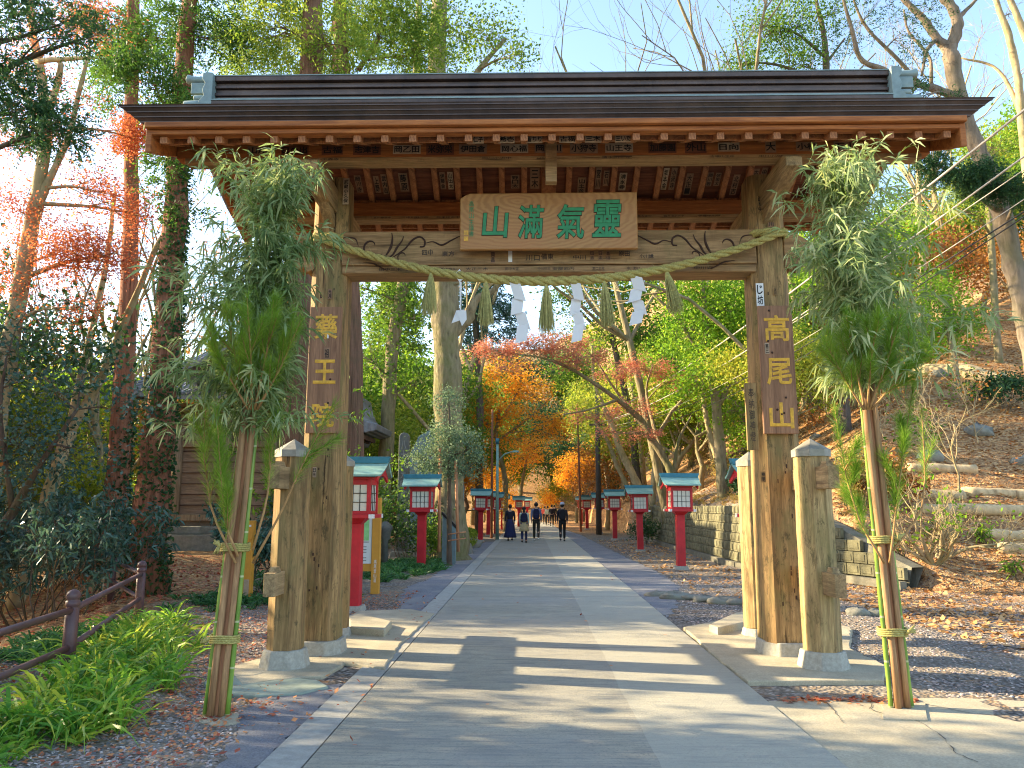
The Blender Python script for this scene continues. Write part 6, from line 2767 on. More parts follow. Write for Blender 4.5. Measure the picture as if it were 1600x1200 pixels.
def mk_tree(name, label, cat, base, trunks, blobs, bark, leaf, seed, group=None, flat=0.0, ivy=None, conifer=False, twigs='same', leafname='crown', dens=1.0, lsz=1.0):
    """a tree drawn from its photo: trunk lines and foliage clumps given in place coordinates
    trunks: [[(x,y,z,r), ...], ...]; blobs: [(centre, (rx,ry,rz), clumps, leaves per clump, clump radius, leaf size)]"""
    rs = NPR(seed)
    root = empty(name, base, label, cat, group)
    mb = MB()
    skel = []
    for i, tr in enumerate(trunks):
        m = max(8, 4 * len(tr))
        sm = smooth_line(tr, m)
        mb.tube([Vector(q[:3]) + Vector(rs.normal(size=3)) * q[3] * .06 for q in sm], [max(.004, q[3] * (1 + .06 * rs.normal())) for q in sm], 14 if i == 0 else 9)
        skel += [(Vector(q[:3]), q[3]) for q in sm]
        if i == 0 and tr[0][3] > .2:      # root flare
            q = sm[0]
            mb.tube([Vector(q[:3]) - Vector((0, 0, .2)), Vector(q[:3]) + Vector((0, 0, .1)), Vector(sm[1][:3])], [q[3] * 1.45, q[3] * 1.25, q[3] * .95], 12)
    tips = []
    leaves = []
    for (c, r, ncl, per, cr, sz) in blobs:
        c = Vector(c)
        cand = [s for s in skel if s[0].z < c.z + .3] or skel
        a = min(cand, key=lambda s: (s[0] - c).length + 0.25 * abs(s[0].z - (c.z - .8)))
        mid = a[0].lerp(c, .55) + Vector((rs.normal() * .12, rs.normal() * .12, .12)) * (a[0] - c).length * .5
        ln = smooth_line([tuple(a[0]), tuple(mid), tuple(c)], 8)
        r0 = min(a[1] * .6, .02 + .022 * (a[0] - c).length)
        mb.tube([Vector(q) for q in ln], [r0 * (1 - .75 * i / 8) for i in range(9)], 7, cap=False)
        ptips = []
        for k in range(ncl):
            v = rs.normal(size=3)
            v = v / np.linalg.norm(v) * rs.uniform(.35, 1.0) ** .6
            q = c + Vector((v[0] * r[0], v[1] * r[1], v[2] * r[2]))
            s0 = Vector(ln[rs.randint(3, 9)])
            md = s0.lerp(q, .5) + Vector(rs.normal(size=3)) * .06 * (q - s0).length + Vector((0, 0, .06 * (q - s0).length))
            mb.tube([s0, md, q], [max(.004, r0 * .28), max(.003, r0 * .18), .003], 4, cap=False)
            dv = (q - s0).normalized()
            ptips.append((q, dv))
            for _ in range(2):
                e_ = md.lerp(q, rs.uniform(0, .8))
                q2 = e_ + (dv + Vector(rs.normal(size=3)) * .7).normalized() * cr * rs.uniform(.8, 1.6)
                mb.tube([e_, q2], [.004, .002], 3, cap=False)
                ptips.append((q2, dv))
        if per:
            if conifer:
                leaves.append(sprays(ptips, max(1, int(per * dens) // 10), cr, rs, sz * lsz))
            else:
                leaves.append(tip_leaves(ptips, max(1, int(per * dens) // 3), cr * .62, sz * lsz, rs, flat, 1 - flat * .65))
    tk = mb.build('trunk', bark, root)
    if leaves:
        MB().quads(np.concatenate(leaves)).build(leafname, leaf, root)
    if ivy:
        for (t0, t1, n, sz, side) in ivy:
            P = []
            for k in range(n):
                q, r = skel[int(min(len(skel) - 1, rs.uniform(t0, t1) * (4 * len(trunks[0]))))]
                q2, r2 = skel[min(len(skel) - 1, skel.index((q, r)) + 1)] if False else (q, r)
                a = rs.normal() * 1.1 + side
                P.append((q.x + r * 1.08 * math.cos(a), q.y + r * 1.08 * math.sin(a), q.z + rs.uniform(-.5, .5)))
            P = np.array(P)
            P = P + rs.normal(size=P.shape) * .035
            MB().quads(leafquads(P, rs.uniform(sz * .6, sz * 1.2, len(P)), rs, 0, .8)).build('ivy', 'L_dark', root)
    return root


def PX(pts):
    """[(px,py,Y,width in photo pixels)] to place coordinates with a radius"""
    out = []
    for px, py, Y, wpx in pts:
        p = at(px, py, Y)
        out.append((p.x, p.y, p.z, wpx / F_PX * Y / 2))
    return out


def BP(px, py, Y, rx, rz, ncl, per, cr, sz, ry=None):
    """foliage clump seen at a pixel; rx, rz in photo pixels"""
    k = Y / F_PX
    return (tuple(at(px, py, Y)), (rx * k, (ry if ry is not None else (rx + rz) / 2 * k), rz * k), ncl, per, cr, sz)


def basept(pt):
    return (pt[0], pt[1], hz(pt[0], pt[1]))


def to_ground(tr, flare=1.15):
    """extend the first trunk line down to the ground"""
    x, y, z, r = tr[0]
    h = hz(x, y)
    if z > h - .05:
        dx = (tr[1][0] - x) / max(.2, tr[1][2] - z)
        tr = [(x - dx * (z - h) * .8, y, h - .15, r * flare)] + tr
    return tr


def hero(name, label, trunk, limbs, blobs, bark, leaf, seed, cat='tree', **kw):
    t0 = to_ground(PX(trunk))
    trunks = [t0] + [PX(l) for l in limbs]
    return mk_tree(name, label, cat, basept(t0[0]), trunks, blobs, bark, leaf, seed, **kw)


# --- left: the two ivy-clad cedars, close to the rail
hero('cedar_tree', 'tall straight cedar with ivy on its trunk, further left of the pair behind the rail',
     [(168, 890, 19, 52), (184, 740, 19, 36), (196, 560, 19, 30), (203, 400, 19, 26), (205, 250, 19, 23), (207, 80, 19, 21), (210, -150, 19, 18), (212, -400, 19, 10)], [],
     [BP(200, 70, 19, 60, 50, 14, 60, .5, .13), BP(255, 60, 18.5, 55, 45, 12, 60, .5, .13), BP(150, 20, 19.5, 60, 40, 10, 50, .5, .13), BP(225, 215, 18.5, 30, 22, 6, 50, .35, .12), BP(180, 130, 19, 35, 25, 6, 45, .4, .12), BP(210, -120, 19, 90, 80, 22, 50, .6, .15)],
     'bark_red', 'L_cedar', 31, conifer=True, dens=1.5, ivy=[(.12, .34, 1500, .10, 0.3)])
hero('cedar_tree', 'thick red-barked cedar with ivy climbing its right side, nearer the temple hall',
     [(226, 925, 15, 64), (240, 770, 15, 50), (254, 620, 15, 45), (266, 470, 15, 41), (275, 320, 15, 35), (283, 140, 15, 30), (298, -20, 15, 25), (312, -250, 15, 18), (322, -480, 15, 9)],
     [[(280, 190, 15, 14), (265, 175, 15, 12), (255, 182, 15.0, 9)]],
     [BP(235, 120, 14.5, 48, 35, 14, 70, .38, .11), BP(290, 205, 14.6, 30, 35, 8, 60, .35, .11), BP(320, 60, 15, 55, 45, 14, 60, .42, .11), BP(265, 250, 14.7, 22, 22, 5, 50, .3, .1), BP(255, 330, 14.8, 20, 25, 4, 40, .3, .1), BP(330, -120, 15, 90, 90, 22, 50, .6, .14)],
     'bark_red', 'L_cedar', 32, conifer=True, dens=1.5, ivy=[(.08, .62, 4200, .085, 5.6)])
# fork of pale trunks and red maple beyond
hero('forked_tree', 'pale smooth forked tree leaning right beyond the rail',
     [(50, 850, 17, 24), (78, 770, 17, 21), (96, 710, 17, 20), (110, 672, 17, 19)],
     [[(110, 675, 17, 16), (122, 610, 17, 13), (138, 540, 17.2, 11), (152, 480, 17.3, 10), (168, 400, 17.5, 8), (180, 300, 17.8, 6)],
      [(110, 672, 17, 17), (135, 630, 17, 15), (165, 575, 16.9, 14), (192, 510, 16.8, 12), (222, 440, 16.6, 10), (245, 385, 16.4, 9), (283, 325, 16, 7)]],
     [BP(180, 290, 18, 40, 40, 6, 12, .5, .1), BP(290, 310, 16, 30, 30, 5, 20, .4, .1)], 'bark_pale', 'L_mid', 33)
hero('maple_tree', 'tall red maple with sparse leaves and pale limbs at the left edge',
     [(-10, 700, 16, 30), (12, 560, 16, 28), (32, 450, 16, 25), (50, 350, 16, 23), (66, 260, 16, 20), (72, 190, 16, 18), (64, 120, 16, 15), (50, 40, 16, 12), (40, -60, 16, 8)],
     [[(55, 330, 16, 14), (82, 270, 16, 12), (108, 210, 16, 10), (122, 150, 16, 8), (140, 80, 16, 6)],
      [(66, 180, 16, 12), (30, 140, 16, 9), (0, 110, 16, 7)],
      [(72, 190, 16, 12), (95, 100, 15.8, 10), (60, 96, 15.6, 9), (110, 92, 15.4, 8), (150, 90, 15.2, 5)]],
     [BP(30, 330, 16, 50, 30, 12, 34, .35, .075), BP(85, 400, 15.6, 70, 35, 20, 40, .35, .075), BP(150, 300, 16, 60, 40, 16, 30, .35, .075), BP(160, 400, 15.5, 60, 30, 18, 40, .35, .075),
      BP(40, 440, 16, 50, 30, 12, 30, .35, .075), BP(120, 30, 16, 70, 40, 18, 30, .4, .075), BP(60, 90, 16, 60, 40, 14, 26, .4, .075), BP(20, 230, 16, 50, 40, 10, 26, .4, .075),
      BP(205, 215, 17, 30, 22, 14, 60, .25, .075), BP(110, 480, 15.5, 60, 25, 10, 26, .35, .075), BP(230, 340, 16.5, 40, 30, 10, 30, .3, .075), BP(100, 190, 16, 60, 40, 12, 22, .4, .075)],
     'bark_pale', 'L_red', 34, flat=.5, dens=4.4, lsz=.85)
hero('evergreen_tree', 'dark evergreen overhanging the upper left corner',
     [(-80, 760, 11, 40), (-70, 500, 11, 34), (-60, 200, 11, 26), (-50, -100, 11, 16)], [],
     [BP(10, 60, 11, 50, 60, 14, 60, .3, .09), BP(30, 175, 11, 55, 30, 14, 70, .3, .09), BP(75, 205, 10.8, 45, 22, 10, 60, .25, .085), BP(90, 40, 11, 50, 35, 10, 40, .3, .09), BP(0, 130, 11, 30, 30, 8, 60, .3, .09), BP(130, 60, 11, 30, 30, 6, 30, .3, .085), BP(-20, -40, 11, 80, 40, 14, 40, .4, .1)],
     'bark_dark', 'L_dark', 35, conifer=True)
hero('evergreen_tree', 'dark broadleaf evergreen low on the left, in front of the open sky',
     [(-30, 880, 14, 20), (20, 800, 14, 14), (60, 730, 14, 9), (120, 640, 14, 5)], [[(20, 800, 14, 10), (0, 650, 14, 7), (10, 560, 14, 4)]],
     [BP(20, 540, 14, 50, 50, 16, 44, .35, .1), BP(80, 610, 14, 70, 35, 14, 30, .35, .1), BP(20, 690, 14, 60, 50, 18, 50, .35, .1), BP(110, 700, 14, 60, 40, 14, 36, .35, .1), BP(140, 560, 14.5, 50, 40, 8, 26, .3, .1), BP(180, 640, 14, 40, 40, 8, 30, .3, .1), BP(60, 470, 14.5, 50, 35, 8, 20, .3, .09)],
     'bark_dark', 'L_blue', 36)
# trunk behind the left gate post
hero('cedar_tree', 'rough grey-brown cedar trunk rising right behind the left gate post',
     [(466, 900, 14.5, 58), (467, 700, 14.5, 50), (470, 560, 14.5, 47), (474, 420, 14.5, 44), (480, 200, 14.5, 40), (490, 0, 14.5, 34), (500, -300, 14.5, 20)], [],
     [BP(430, 40, 14.5, 70, 45, 18, 60, .42, .11), BP(520, 70, 14.3, 60, 40, 16, 60, .4, .11), BP(470, -40, 14.5, 110, 40, 20, 50, .5, .12), BP(500, -200, 14.5, 100, 80, 18, 40, .6, .14)],
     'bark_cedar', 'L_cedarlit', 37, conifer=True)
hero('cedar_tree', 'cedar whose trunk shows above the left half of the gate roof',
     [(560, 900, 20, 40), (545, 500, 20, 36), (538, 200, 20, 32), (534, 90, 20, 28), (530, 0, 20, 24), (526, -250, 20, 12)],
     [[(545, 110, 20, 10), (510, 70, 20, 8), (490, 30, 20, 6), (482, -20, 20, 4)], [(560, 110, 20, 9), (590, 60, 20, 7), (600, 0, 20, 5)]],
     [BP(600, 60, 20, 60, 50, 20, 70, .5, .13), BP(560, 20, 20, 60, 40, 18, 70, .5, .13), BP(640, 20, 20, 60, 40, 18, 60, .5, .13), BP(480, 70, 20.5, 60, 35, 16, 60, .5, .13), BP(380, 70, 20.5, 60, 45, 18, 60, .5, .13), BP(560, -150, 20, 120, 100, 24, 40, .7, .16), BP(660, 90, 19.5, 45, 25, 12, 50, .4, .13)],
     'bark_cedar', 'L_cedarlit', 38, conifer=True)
hero('evergreen_tree', 'slender brown-trunked evergreen seen through the gate left of the mossy trunk',
     [(600, 760, 30, 24), (606, 660, 30, 23), (614, 540, 30, 22), (632, 430, 30, 21), (646, 250, 30, 18), (655, 0, 30, 10)], [],
     [BP(600, 480, 30, 40, 40, 22, 44, .5, .16), BP(650, 500, 30, 30, 60, 20, 44, .5, .16), BP(580, 560, 29, 35, 50, 20, 44, .5, .16), BP(660, 600, 30, 30, 40, 16, 40, .5, .16), BP(560, 450, 30, 30, 40, 14, 44, .5, .16)],
     'bark_grey', 'L_mid', 39)
# the thick mossy trunk in the middle
hero('oak_tree', 'thick mossy trunk with a crooked limb, seen through the gate behind the white streamer',
     [(702, 810, 24, 54), (702, 700, 24, 46), (700, 600, 24, 44), (697, 520, 24, 42), (694, 430, 24, 44), (690, 300, 24, 40), (684, 100, 24, 30), (690, -150, 24, 16)],
     [[(706, 525, 24, 18), (730, 500, 23.9, 17), (738, 480, 23.8, 15), (746, 466, 23.8, 13), (768, 456, 23.7, 10), (782, 436, 23.6, 8), (800, 380, 23.4, 5)],
      [(704, 480, 24, 6), (690, 455, 23.8, 5), (722, 440, 23.7, 4)], [(690, 200, 24, 14), (740, 120, 24, 10), (790, 60, 24, 6)]],
     [BP(760, 60, 24, 50, 40, 22, 60, .5, .12), BP(700, 40, 24, 60, 45, 22, 60, .5, .12), BP(800, 90, 23, 30, 24, 10, 50, .4, .11), BP(640, 80, 24, 50, 35, 16, 60, .5, .12), BP(720, -120, 24, 110, 90, 20, 30, .7, .16), BP(800, 330, 24, 40, 30, 8, 40, .5, .14)],
     'bark_grey', 'L_cedarlit', 40)
hero('pine_tree', 'blue-green pine crown against the sky behind the mossy trunk',
     [(748, 800, 46, 12), (750, 650, 46, 11), (744, 520, 46, 10), (740, 420, 46, 8), (745, 300, 46, 5)], [],
     [BP(745, 455, 46, 35, 22, 16, 60, .7, .26), BP(778, 470, 46, 35, 16, 12, 60, .7, .26), BP(725, 500, 46, 30, 20, 12, 50, .7, .26), BP(760, 520, 46, 40, 12, 10, 40, .7, .26), BP(800, 500, 46, 20, 12, 6, 40, .6, .24), BP(740, 400, 46, 40, 30, 10, 50, .8, .28)],
     'bark_dark', 'L_blue', 41, conifer=True)


def propped():
    r = hero('propped_tree', 'small grey-green tree held up by bamboo props in front of the blue-grey monument',
             [(702, 862, 21.5, 8), (702, 780, 21.5, 7), (702, 700, 21.5, 5), (702, 640, 21.5, 3)], [],
             [BP(703, 635, 21.5, 16, 26, 12, 90, .17, .065), BP(700, 675, 21.5, 30, 22, 18, 100, .18, .065), BP(672, 712, 21.5, 32, 24, 20, 100, .19, .065), BP(728, 705, 21.5, 28, 26, 18, 100, .19, .065),
              BP(700, 730, 21.5, 45, 18, 18, 90, .18, .065), BP(742, 730, 21.5, 14, 22, 8, 70, .16, .065), BP(652, 725, 21.5, 14, 16, 6, 70, .16, .065)],
             'bark_dark', 'L_oak', 42)
    for a, b in (((686, 862), (688, 700)), ((716, 862), (712, 720))):
        mb = MB()
        mb.tube([at(*a, 21.1), at(*b, 21.2)], .042, 8)
        mb.build('prop', 'cutwood', r)
    for z in (835, 845):
        mb = MB()
        mb.tube([at(700, z, 21.0), at(728, z - 4, 21.0)], .02, 6)
        mb.build('crossbar', 'cutwood', r)


propped()
# maples over the road
hero('maple_tree', 'glowing orange maple in the middle distance left of the road',
     [(790, 805, 50, 9), (788, 740, 50, 8), (775, 690, 50, 7), (780, 640, 50, 5)],
     [[(775, 690, 50, 5), (750, 640, 50, 4), (735, 610, 50, 3)], [(780, 660, 50, 4), (810, 610, 50, 3), (815, 570, 50, 2)], [(776, 690, 50, 4), (830, 650, 50, 3), (862, 620, 50, 2)]],
     [BP(790, 580, 50, 45, 18, 34, 50, .6, .19), BP(750, 620, 50, 35, 18, 30, 50, .6, .19), BP(830, 615, 50, 40, 18, 34, 50, .6, .19), BP(790, 650, 50, 50, 14, 34, 50, .6, .19), BP(745, 660, 50, 30, 14, 22, 46, .6, .19),
      BP(860, 655, 50, 28, 14, 20, 50, .6, .19), BP(760, 695, 50, 40, 12, 22, 44, .6, .19), BP(735, 725, 49, 18, 22, 14, 40, .6, .19), BP(870, 680, 50, 22, 10, 12, 46, .5, .19), BP(818, 690, 50, 30, 10, 14, 40, .5, .19)],
     'bark_grey', 'L_orange', 43, flat=.6, dens=1.0)
hero('maple_tree', 'low deep-orange maple over the far end of the left lantern row',
     [(812, 800, 62, 6), (815, 760, 62, 5), (822, 720, 62, 4)], [], [BP(815, 715, 62, 30, 10, 22, 40, .6, .22), BP(835, 700, 62, 20, 8, 12, 40, .6, .22), BP(800, 735, 62, 18, 9, 10, 40, .6, .22), BP(780, 770, 62, 16, 14, 10, 30, .6, .22)],
     'bark_grey', 'L_orange', 44, flat=.5)
hero('maple_tree', 'slender maple leaning over the road with faded red layers, rooted on the right bank',
     [(1052, 748, 30, 13), (1040, 720, 30, 12), (1018, 685, 30, 11), (1000, 655, 30, 10), (965, 625, 29.5, 7), (930, 600, 29, 6), (890, 575, 28.5, 5), (850, 560, 28, 3), (800, 552, 27.5, 2)],
     [[(1018, 685, 30, 8), (985, 640, 30.5, 6), (955, 600, 31, 4), (930, 560, 31, 3)], [(1035, 712, 30, 8), (1020, 660, 31, 6), (1010, 610, 32, 4), (1020, 570, 32, 3)], [(965, 625, 29.5, 5), (920, 640, 28, 3), (880, 648, 27, 2)], [(1052, 748, 30, 7), (1060, 690, 30, 5), (1080, 650, 30, 3)]],
     [BP(770, 548, 27.5, 50, 10, 20, 44, .28, .10), BP(835, 540, 28, 50, 12, 26, 44, .28, .10), BP(905, 560, 28.5, 50, 12, 24, 40, .28, .10), BP(890, 535, 30, 40, 8, 14, 36, .28, .1), BP(1010, 575, 31, 45, 10, 22, 40, .28, .10), BP(1060, 592, 31, 35, 8, 14, 40, .28, .10), BP(930, 650, 28, 45, 7, 12, 34, .25, .10),
      BP(990, 640, 30, 50, 8, 14, 34, .25, .10), BP(980, 678, 29, 60, 7, 14, 36, .25, .1), BP(960, 585, 30, 40, 12, 16, 36, .28, .1), BP(800, 575, 29, 30, 8, 8, 30, .25, .1)],
     'bark_grey', 'L_pink', 45, flat=.75, dens=2.2)
hero('maple_tree', 'small faded orange maple beyond the utility pole on the right',
     [(950, 800, 55, 7), (952, 760, 55, 6), (945, 720, 55, 4)], [[(975, 780, 54, 5), (968, 720, 54, 4), (950, 660, 54, 3)]],
     [BP(940, 735, 55, 40, 16, 26, 44, .6, .2), BP(915, 755, 55, 25, 18, 18, 44, .6, .2), BP(965, 760, 55, 30, 14, 18, 40, .6, .2), BP(925, 705, 55, 25, 12, 12, 36, .5, .2), BP(960, 700, 54, 30, 10, 12, 30, .5, .2)],
     'bark_pale', 'L_rust', 46, flat=.5)
for i, (tr, lab) in enumerate((([(1003, 775, 36, 13), (985, 735, 36, 12), (968, 700, 36, 10), (955, 660, 36, 8), (930, 600, 36, 6), (925, 540, 36, 4)], 'pale-barked leaning tree right of the utility pole'),
                               ([(985, 772, 42, 8), (965, 730, 42, 7), (950, 690, 42, 6), (930, 660, 42, 4)], 'thin pale tree just right of the utility pole, leaning left'),
                               ([(1120, 720, 30, 9), (1105, 660, 30, 8), (1098, 600, 30, 6), (1110, 540, 30, 4)], 'thin pale tree below the bright green crown on the right bank'),
                               ([(1020, 770, 40, 9), (1022, 700, 40, 8), (1000, 640, 40, 6), (1005, 580, 40, 4)], 'grey-barked tree on the right bank above the second lantern'))):
    hero('slender_tree', lab, tr, [], [BP(tr[-1][0], tr[-1][1], tr[-1][2], 40, 30, 16, 40, .5, .15), BP(tr[-2][0] + 15, tr[-2][1] + 10, tr[-2][2], 35, 22, 12, 36, .5, .15)], 'bark_pale', 'L_yellow', 50 + i)
hero('evergreen_tree', 'big sunlit bright green tree on the right bank, seen through the gate',
     [(1128, 740, 27, 18), (1120, 640, 27, 15), (1110, 560, 27, 12), (1100, 470, 27, 8), (1095, 380, 27, 5)], [[(1120, 640, 27, 9), (1160, 560, 27, 6), (1200, 480, 27, 4)], [(1112, 580, 27, 8), (1060, 500, 27, 6), (1020, 460, 27, 4)]],
     [BP(1130, 480, 27, 50, 45, 50, 76, .42, .12), BP(1085, 520, 27, 45, 35, 40, 70, .42, .12), BP(1150, 560, 27, 40, 40, 40, 70, .42, .12), BP(1100, 590, 26.5, 40, 26, 26, 60, .4, .12), BP(1060, 460, 27.5, 40, 28, 26, 60, .42, .12), BP(1200, 470, 27, 50, 40, 30, 60, .42, .12),
      BP(1240, 520, 28, 40, 50, 24, 50, .42, .12), BP(1150, 640, 27, 30, 22, 16, 50, .4, .12), BP(1230, 420, 28, 50, 40, 20, 50, .45, .12), BP(1110, 400, 27, 60, 40, 24, 50, .5, .13)],
     'bark_grey', 'L_bright', 47)
hero('evergreen_tree', 'dark green broadleaf tree behind the streamers right of the sky gap',
     [(1000, 790, 46, 12), (985, 650, 46, 11), (960, 540, 46, 9), (950, 440, 46, 6)], [[(960, 540, 46, 6), (900, 480, 46, 4), (870, 450, 46, 3)]],
     [BP(930, 455, 46, 50, 20, 34, 60, .7, .2), BP(985, 470, 46, 45, 26, 34, 60, .7, .2), BP(960, 520, 46, 50, 16, 24, 50, .6, .2), BP(880, 470, 46, 26, 18, 12, 50, .6, .2), BP(1020, 520, 45, 40, 25, 24, 50, .6, .2), BP(1030, 440, 46, 40, 26, 24, 56, .7, .2)],
     'bark_dark', 'L_mid', 48)

# --- upper right
hero('twisting_tree', 'large twisting pale-limbed tree rising behind the right end of the gate roof',
     [(1625, 600, 16, 32), (1600, 490, 16, 31), (1582, 410, 16, 30), (1562, 320, 16, 29), (1535, 250, 16, 27), (1512, 200, 16, 27), (1498, 155, 16, 28), (1489, 105, 16, 25), (1484, 74, 16, 24)],
     [[(1484, 78, 16, 17), (1464, 60, 16, 14), (1446, 34, 16, 12), (1425, 12, 16, 10), (1395, -20, 16, 8), (1360, -70, 16, 5)],
      [(1484, 78, 16, 20), (1496, 40, 16, 18), (1486, 10, 16, 16), (1462, -20, 16, 13), (1440, -80, 16, 8)],
      [(1496, 30, 16, 8), (1515, 10, 16, 6), (1545, -20, 16, 4)],
      [(1492, 152, 16, 15), (1470, 142, 15.9, 13), (1440, 134, 15.8, 11), (1412, 126, 15.7, 10), (1378, 108, 15.5, 9), (1345, 92, 15.4, 8), (1332, 50, 15.3, 7), (1318, 0, 15.2, 5), (1305, -60, 15, 3)],
      [(1440, 134, 15.8, 7), (1400, 90, 15.6, 6), (1352, 40, 15.5, 5), (1330, -10, 15.4, 3)],
      [(1464, 60, 16, 8), (1448, 80, 15.8, 6), (1440, 118, 15.6, 4)],
      [(1455, 130, 16.3, 6), (1452, 90, 16.5, 5), (1420, 50, 16.6, 4), (1412, 15, 16.6, 3)]],
     [BP(1450, 150, 15.5, 40, 12, 8, 26, .25, .07), BP(1400, 60, 15.6, 50, 40, 12, 14, .35, .07), BP(1350, 30, 15.4, 50, 35, 12, 16, .35, .07), BP(1440, 20, 15.8, 40, 35, 8, 12, .35, .07), BP(1540, 285, 15, 40, 14, 12, 70, .22, .07), BP(1490, 275, 14.8, 40, 12, 10, 60, .22, .07), BP(1590, 300, 15, 30, 16, 10, 60, .22, .07), BP(1460, 255, 14.8, 30, 8, 6, 50, .2, .07)],
     'bark_mid', 'L_dark', 60, conifer=True, dens=2.4)
hero('bare_tree', 'sunlit bare tree with slim orange-brown limbs at the right edge',
     [(1625, 420, 19, 16), (1602, 250, 19, 14), (1595, 165, 19, 13), (1588, 110, 19, 12), (1576, 55, 19, 11), (1556, 0, 19, 9), (1540, -70, 19, 6)], [[(1600, 190, 19, 10), (1560, 110, 19.3, 5), (1500, 90, 19.5, 3)], [(1640, 150, 18, 14), (1604, 60, 18, 12), (1578, 0, 18, 9), (1560, -60, 18, 6)]],
     [BP(1530, 60, 19, 40, 50, 14, 0, .4, .1), BP(1580, 20, 19, 30, 40, 10, 0, .4, .1)], 'bark_pale', 'L_rust', 61)
hero('evergreen_tree', 'green tree with a dark bent trunk above the right half of the gate roof',
     [(1320, 700, 26, 20), (1310, 400, 26, 17), (1296, 200, 26, 14), (1291, 115, 26, 11), (1288, 60, 26, 9), (1275, 0, 26, 6), (1265, -60, 26, 4)],
     [[(1290, 90, 26, 6), (1240, 50, 26, 4), (1190, 40, 26, 3)], [(1290, 100, 26, 5), (1320, 60, 26, 3)]],
     [BP(1250, 40, 26, 50, 40, 30, 46, .42, .11), BP(1190, 60, 26, 45, 36, 28, 46, .42, .11), BP(1160, 100, 26, 30, 16, 14, 44, .38, .11), BP(1240, 100, 26, 45, 16, 16, 40, .38, .11), BP(1310, 20, 26, 30, 30, 10, 30, .4, .11), BP(1210, -40, 26, 80, 40, 24, 30, .5, .12)],
     'bark_dark', 'L_mid', 62, dens=1.9, lsz=.9)
hero('evergreen_tree', 'rounded green tree on the slope above the fallen trunk',
     [(1495, 610, 27, 12), (1490, 560, 27, 10), (1480, 500, 27, 7)], [], [BP(1480, 480, 27, 45, 30, 36, 60, .35, .10), BP(1440, 520, 27, 30, 24, 22, 56, .35, .10), BP(1510, 510, 27, 30, 26, 20, 56, .35, .10), BP(1450, 450, 27, 30, 20, 12, 50, .35, .1)],
     'bark_grey', 'L_bright', 63)
hero('evergreen_tree', 'yellow-green tree behind the cables at the upper right',
     [(1560, 560, 30, 12), (1550, 400, 30, 10), (1540, 280, 30, 7)], [], [BP(1550, 230, 30, 50, 30, 34, 44, .45, .12), BP(1500, 290, 30, 40, 22, 20, 40, .42, .12), BP(1590, 300, 30, 40, 30, 20, 40, .42, .12), BP(1510, 330, 29, 40, 14, 14, 40, .4, .12)],
     'bark_grey', 'L_yellow', 64)


# --- bare trees grown from the ground
def bare_tree(label, base, h, r, lean, seed, bark='bark_pale', lev=4, kids=(3, 4), leaf=None, per=0, name='bare_tree', spread=.6, cat='tree', twig_up=.12, group=None):
    rs = NPR(seed)
    root = empty(name, base, label, cat, group)
    mb = MB()
    tips = []
    p = Vector(base) - Vector((0, 0, .2))
    pts = [p + Vector((lean[0] * (k / 6) ** 1.3 * h, lean[1] * (k / 6) * h, h * .55 * k / 6)) + Vector(rs.normal(size=3)) * .05 * (k > 0) for k in range(7)]
    mb.tube(pts, [r * (1 - .5 * k / 6) for k in range(7)], 10)
    for k in range(rs.randint(5, 8)):
        t = rs.uniform(.45, 1.0)
        q = pts[int(t * 6)]
        a = rs.uniform(0, 6.28)
        grow(mb, q, (math.cos(a) * spread + lean[0], math.sin(a) * spread + lean[1], 1.0), h * .38 * rs.uniform(.7, 1.1), r * .42, lev - 1, rs, tips, twig_up, kids, .65, .62, .2, 6)
    mb.build('trunk', bark, root)
    if leaf:
        MB().quads(tip_leaves(tips, per, .25, .11, rs, .3)).build('crown', leaf, root)
    return root


bt = [((7.3, 24), 23, .17, (-.03, 0), 'bare tree whose fine twigs fan out over the right half of the roof ridge'), ((-3.9, 31), 24, .2, (.02, 0), 'bare tree spreading thin crossing limbs above the centre of the roof'), ((5.8, 33), 24, .22, (-.10, 0), 'tall bare tree leaning over the road above the middle of the gate roof'), ((9.5, 40), 25, .24, (-.12, 0), 'bare tree on the right bank, its fine twigs above the roof ridge'),
      ((13, 36), 22, .2, (-.05, 0), 'bare brown tree on the right slope behind the pine bundle'), ((17, 33), 17, .18, (.02, 0), 'bare twiggy tree on the slope left of the twisting tree'),
      ((21, 38), 18, .2, (-.03, 0), 'pale bare tree high on the right slope'), ((-5.5, 46), 27, .26, (.12, 0), 'tall bare tree whose limbs reach right above the roof centre'),
      ((24, 30), 14, .16, (-.05, 0), 'bare sunlit tree above the fallen trunk'), ((2.5 + 5, 52), 30, .26, (-.06, 0), 'farthest bare tree showing over the roof ridge')]
for i, ((x, y), h, r, lean, lab) in enumerate(bt):
    bare_tree(lab, (x, y, hz(x, y)), h, r, lean, 70 + i, 'bark_pale' if i % 2 else 'bark_grey', 4, (2, 4), spread=1.0 if i < 2 else .6)

for i, ((x, y), h, r, lean, lab) in enumerate([((-13, 26), 15, .16, (.02, 0), 'slim bare tree between the red maple and the left cedars'), ((-17, 30), 17, .18, (.06, 0), 'bare tree far beyond the rail, left of the cedars'),
                                               ((-11.5, 21), 12, .12, (-.08, 0), 'thin bare tree just behind the left cedars'), ((-22, 34), 18, .2, (.0, 0), 'bare tree down the slope at the far left')]):
    bare_tree(lab, (x, y, hz(x, y)), h, r, lean, 90 + i, 'bark_grey', 4, (2, 4), leaf='L_red' if i % 2 == 0 else 'L_pink', per=1)

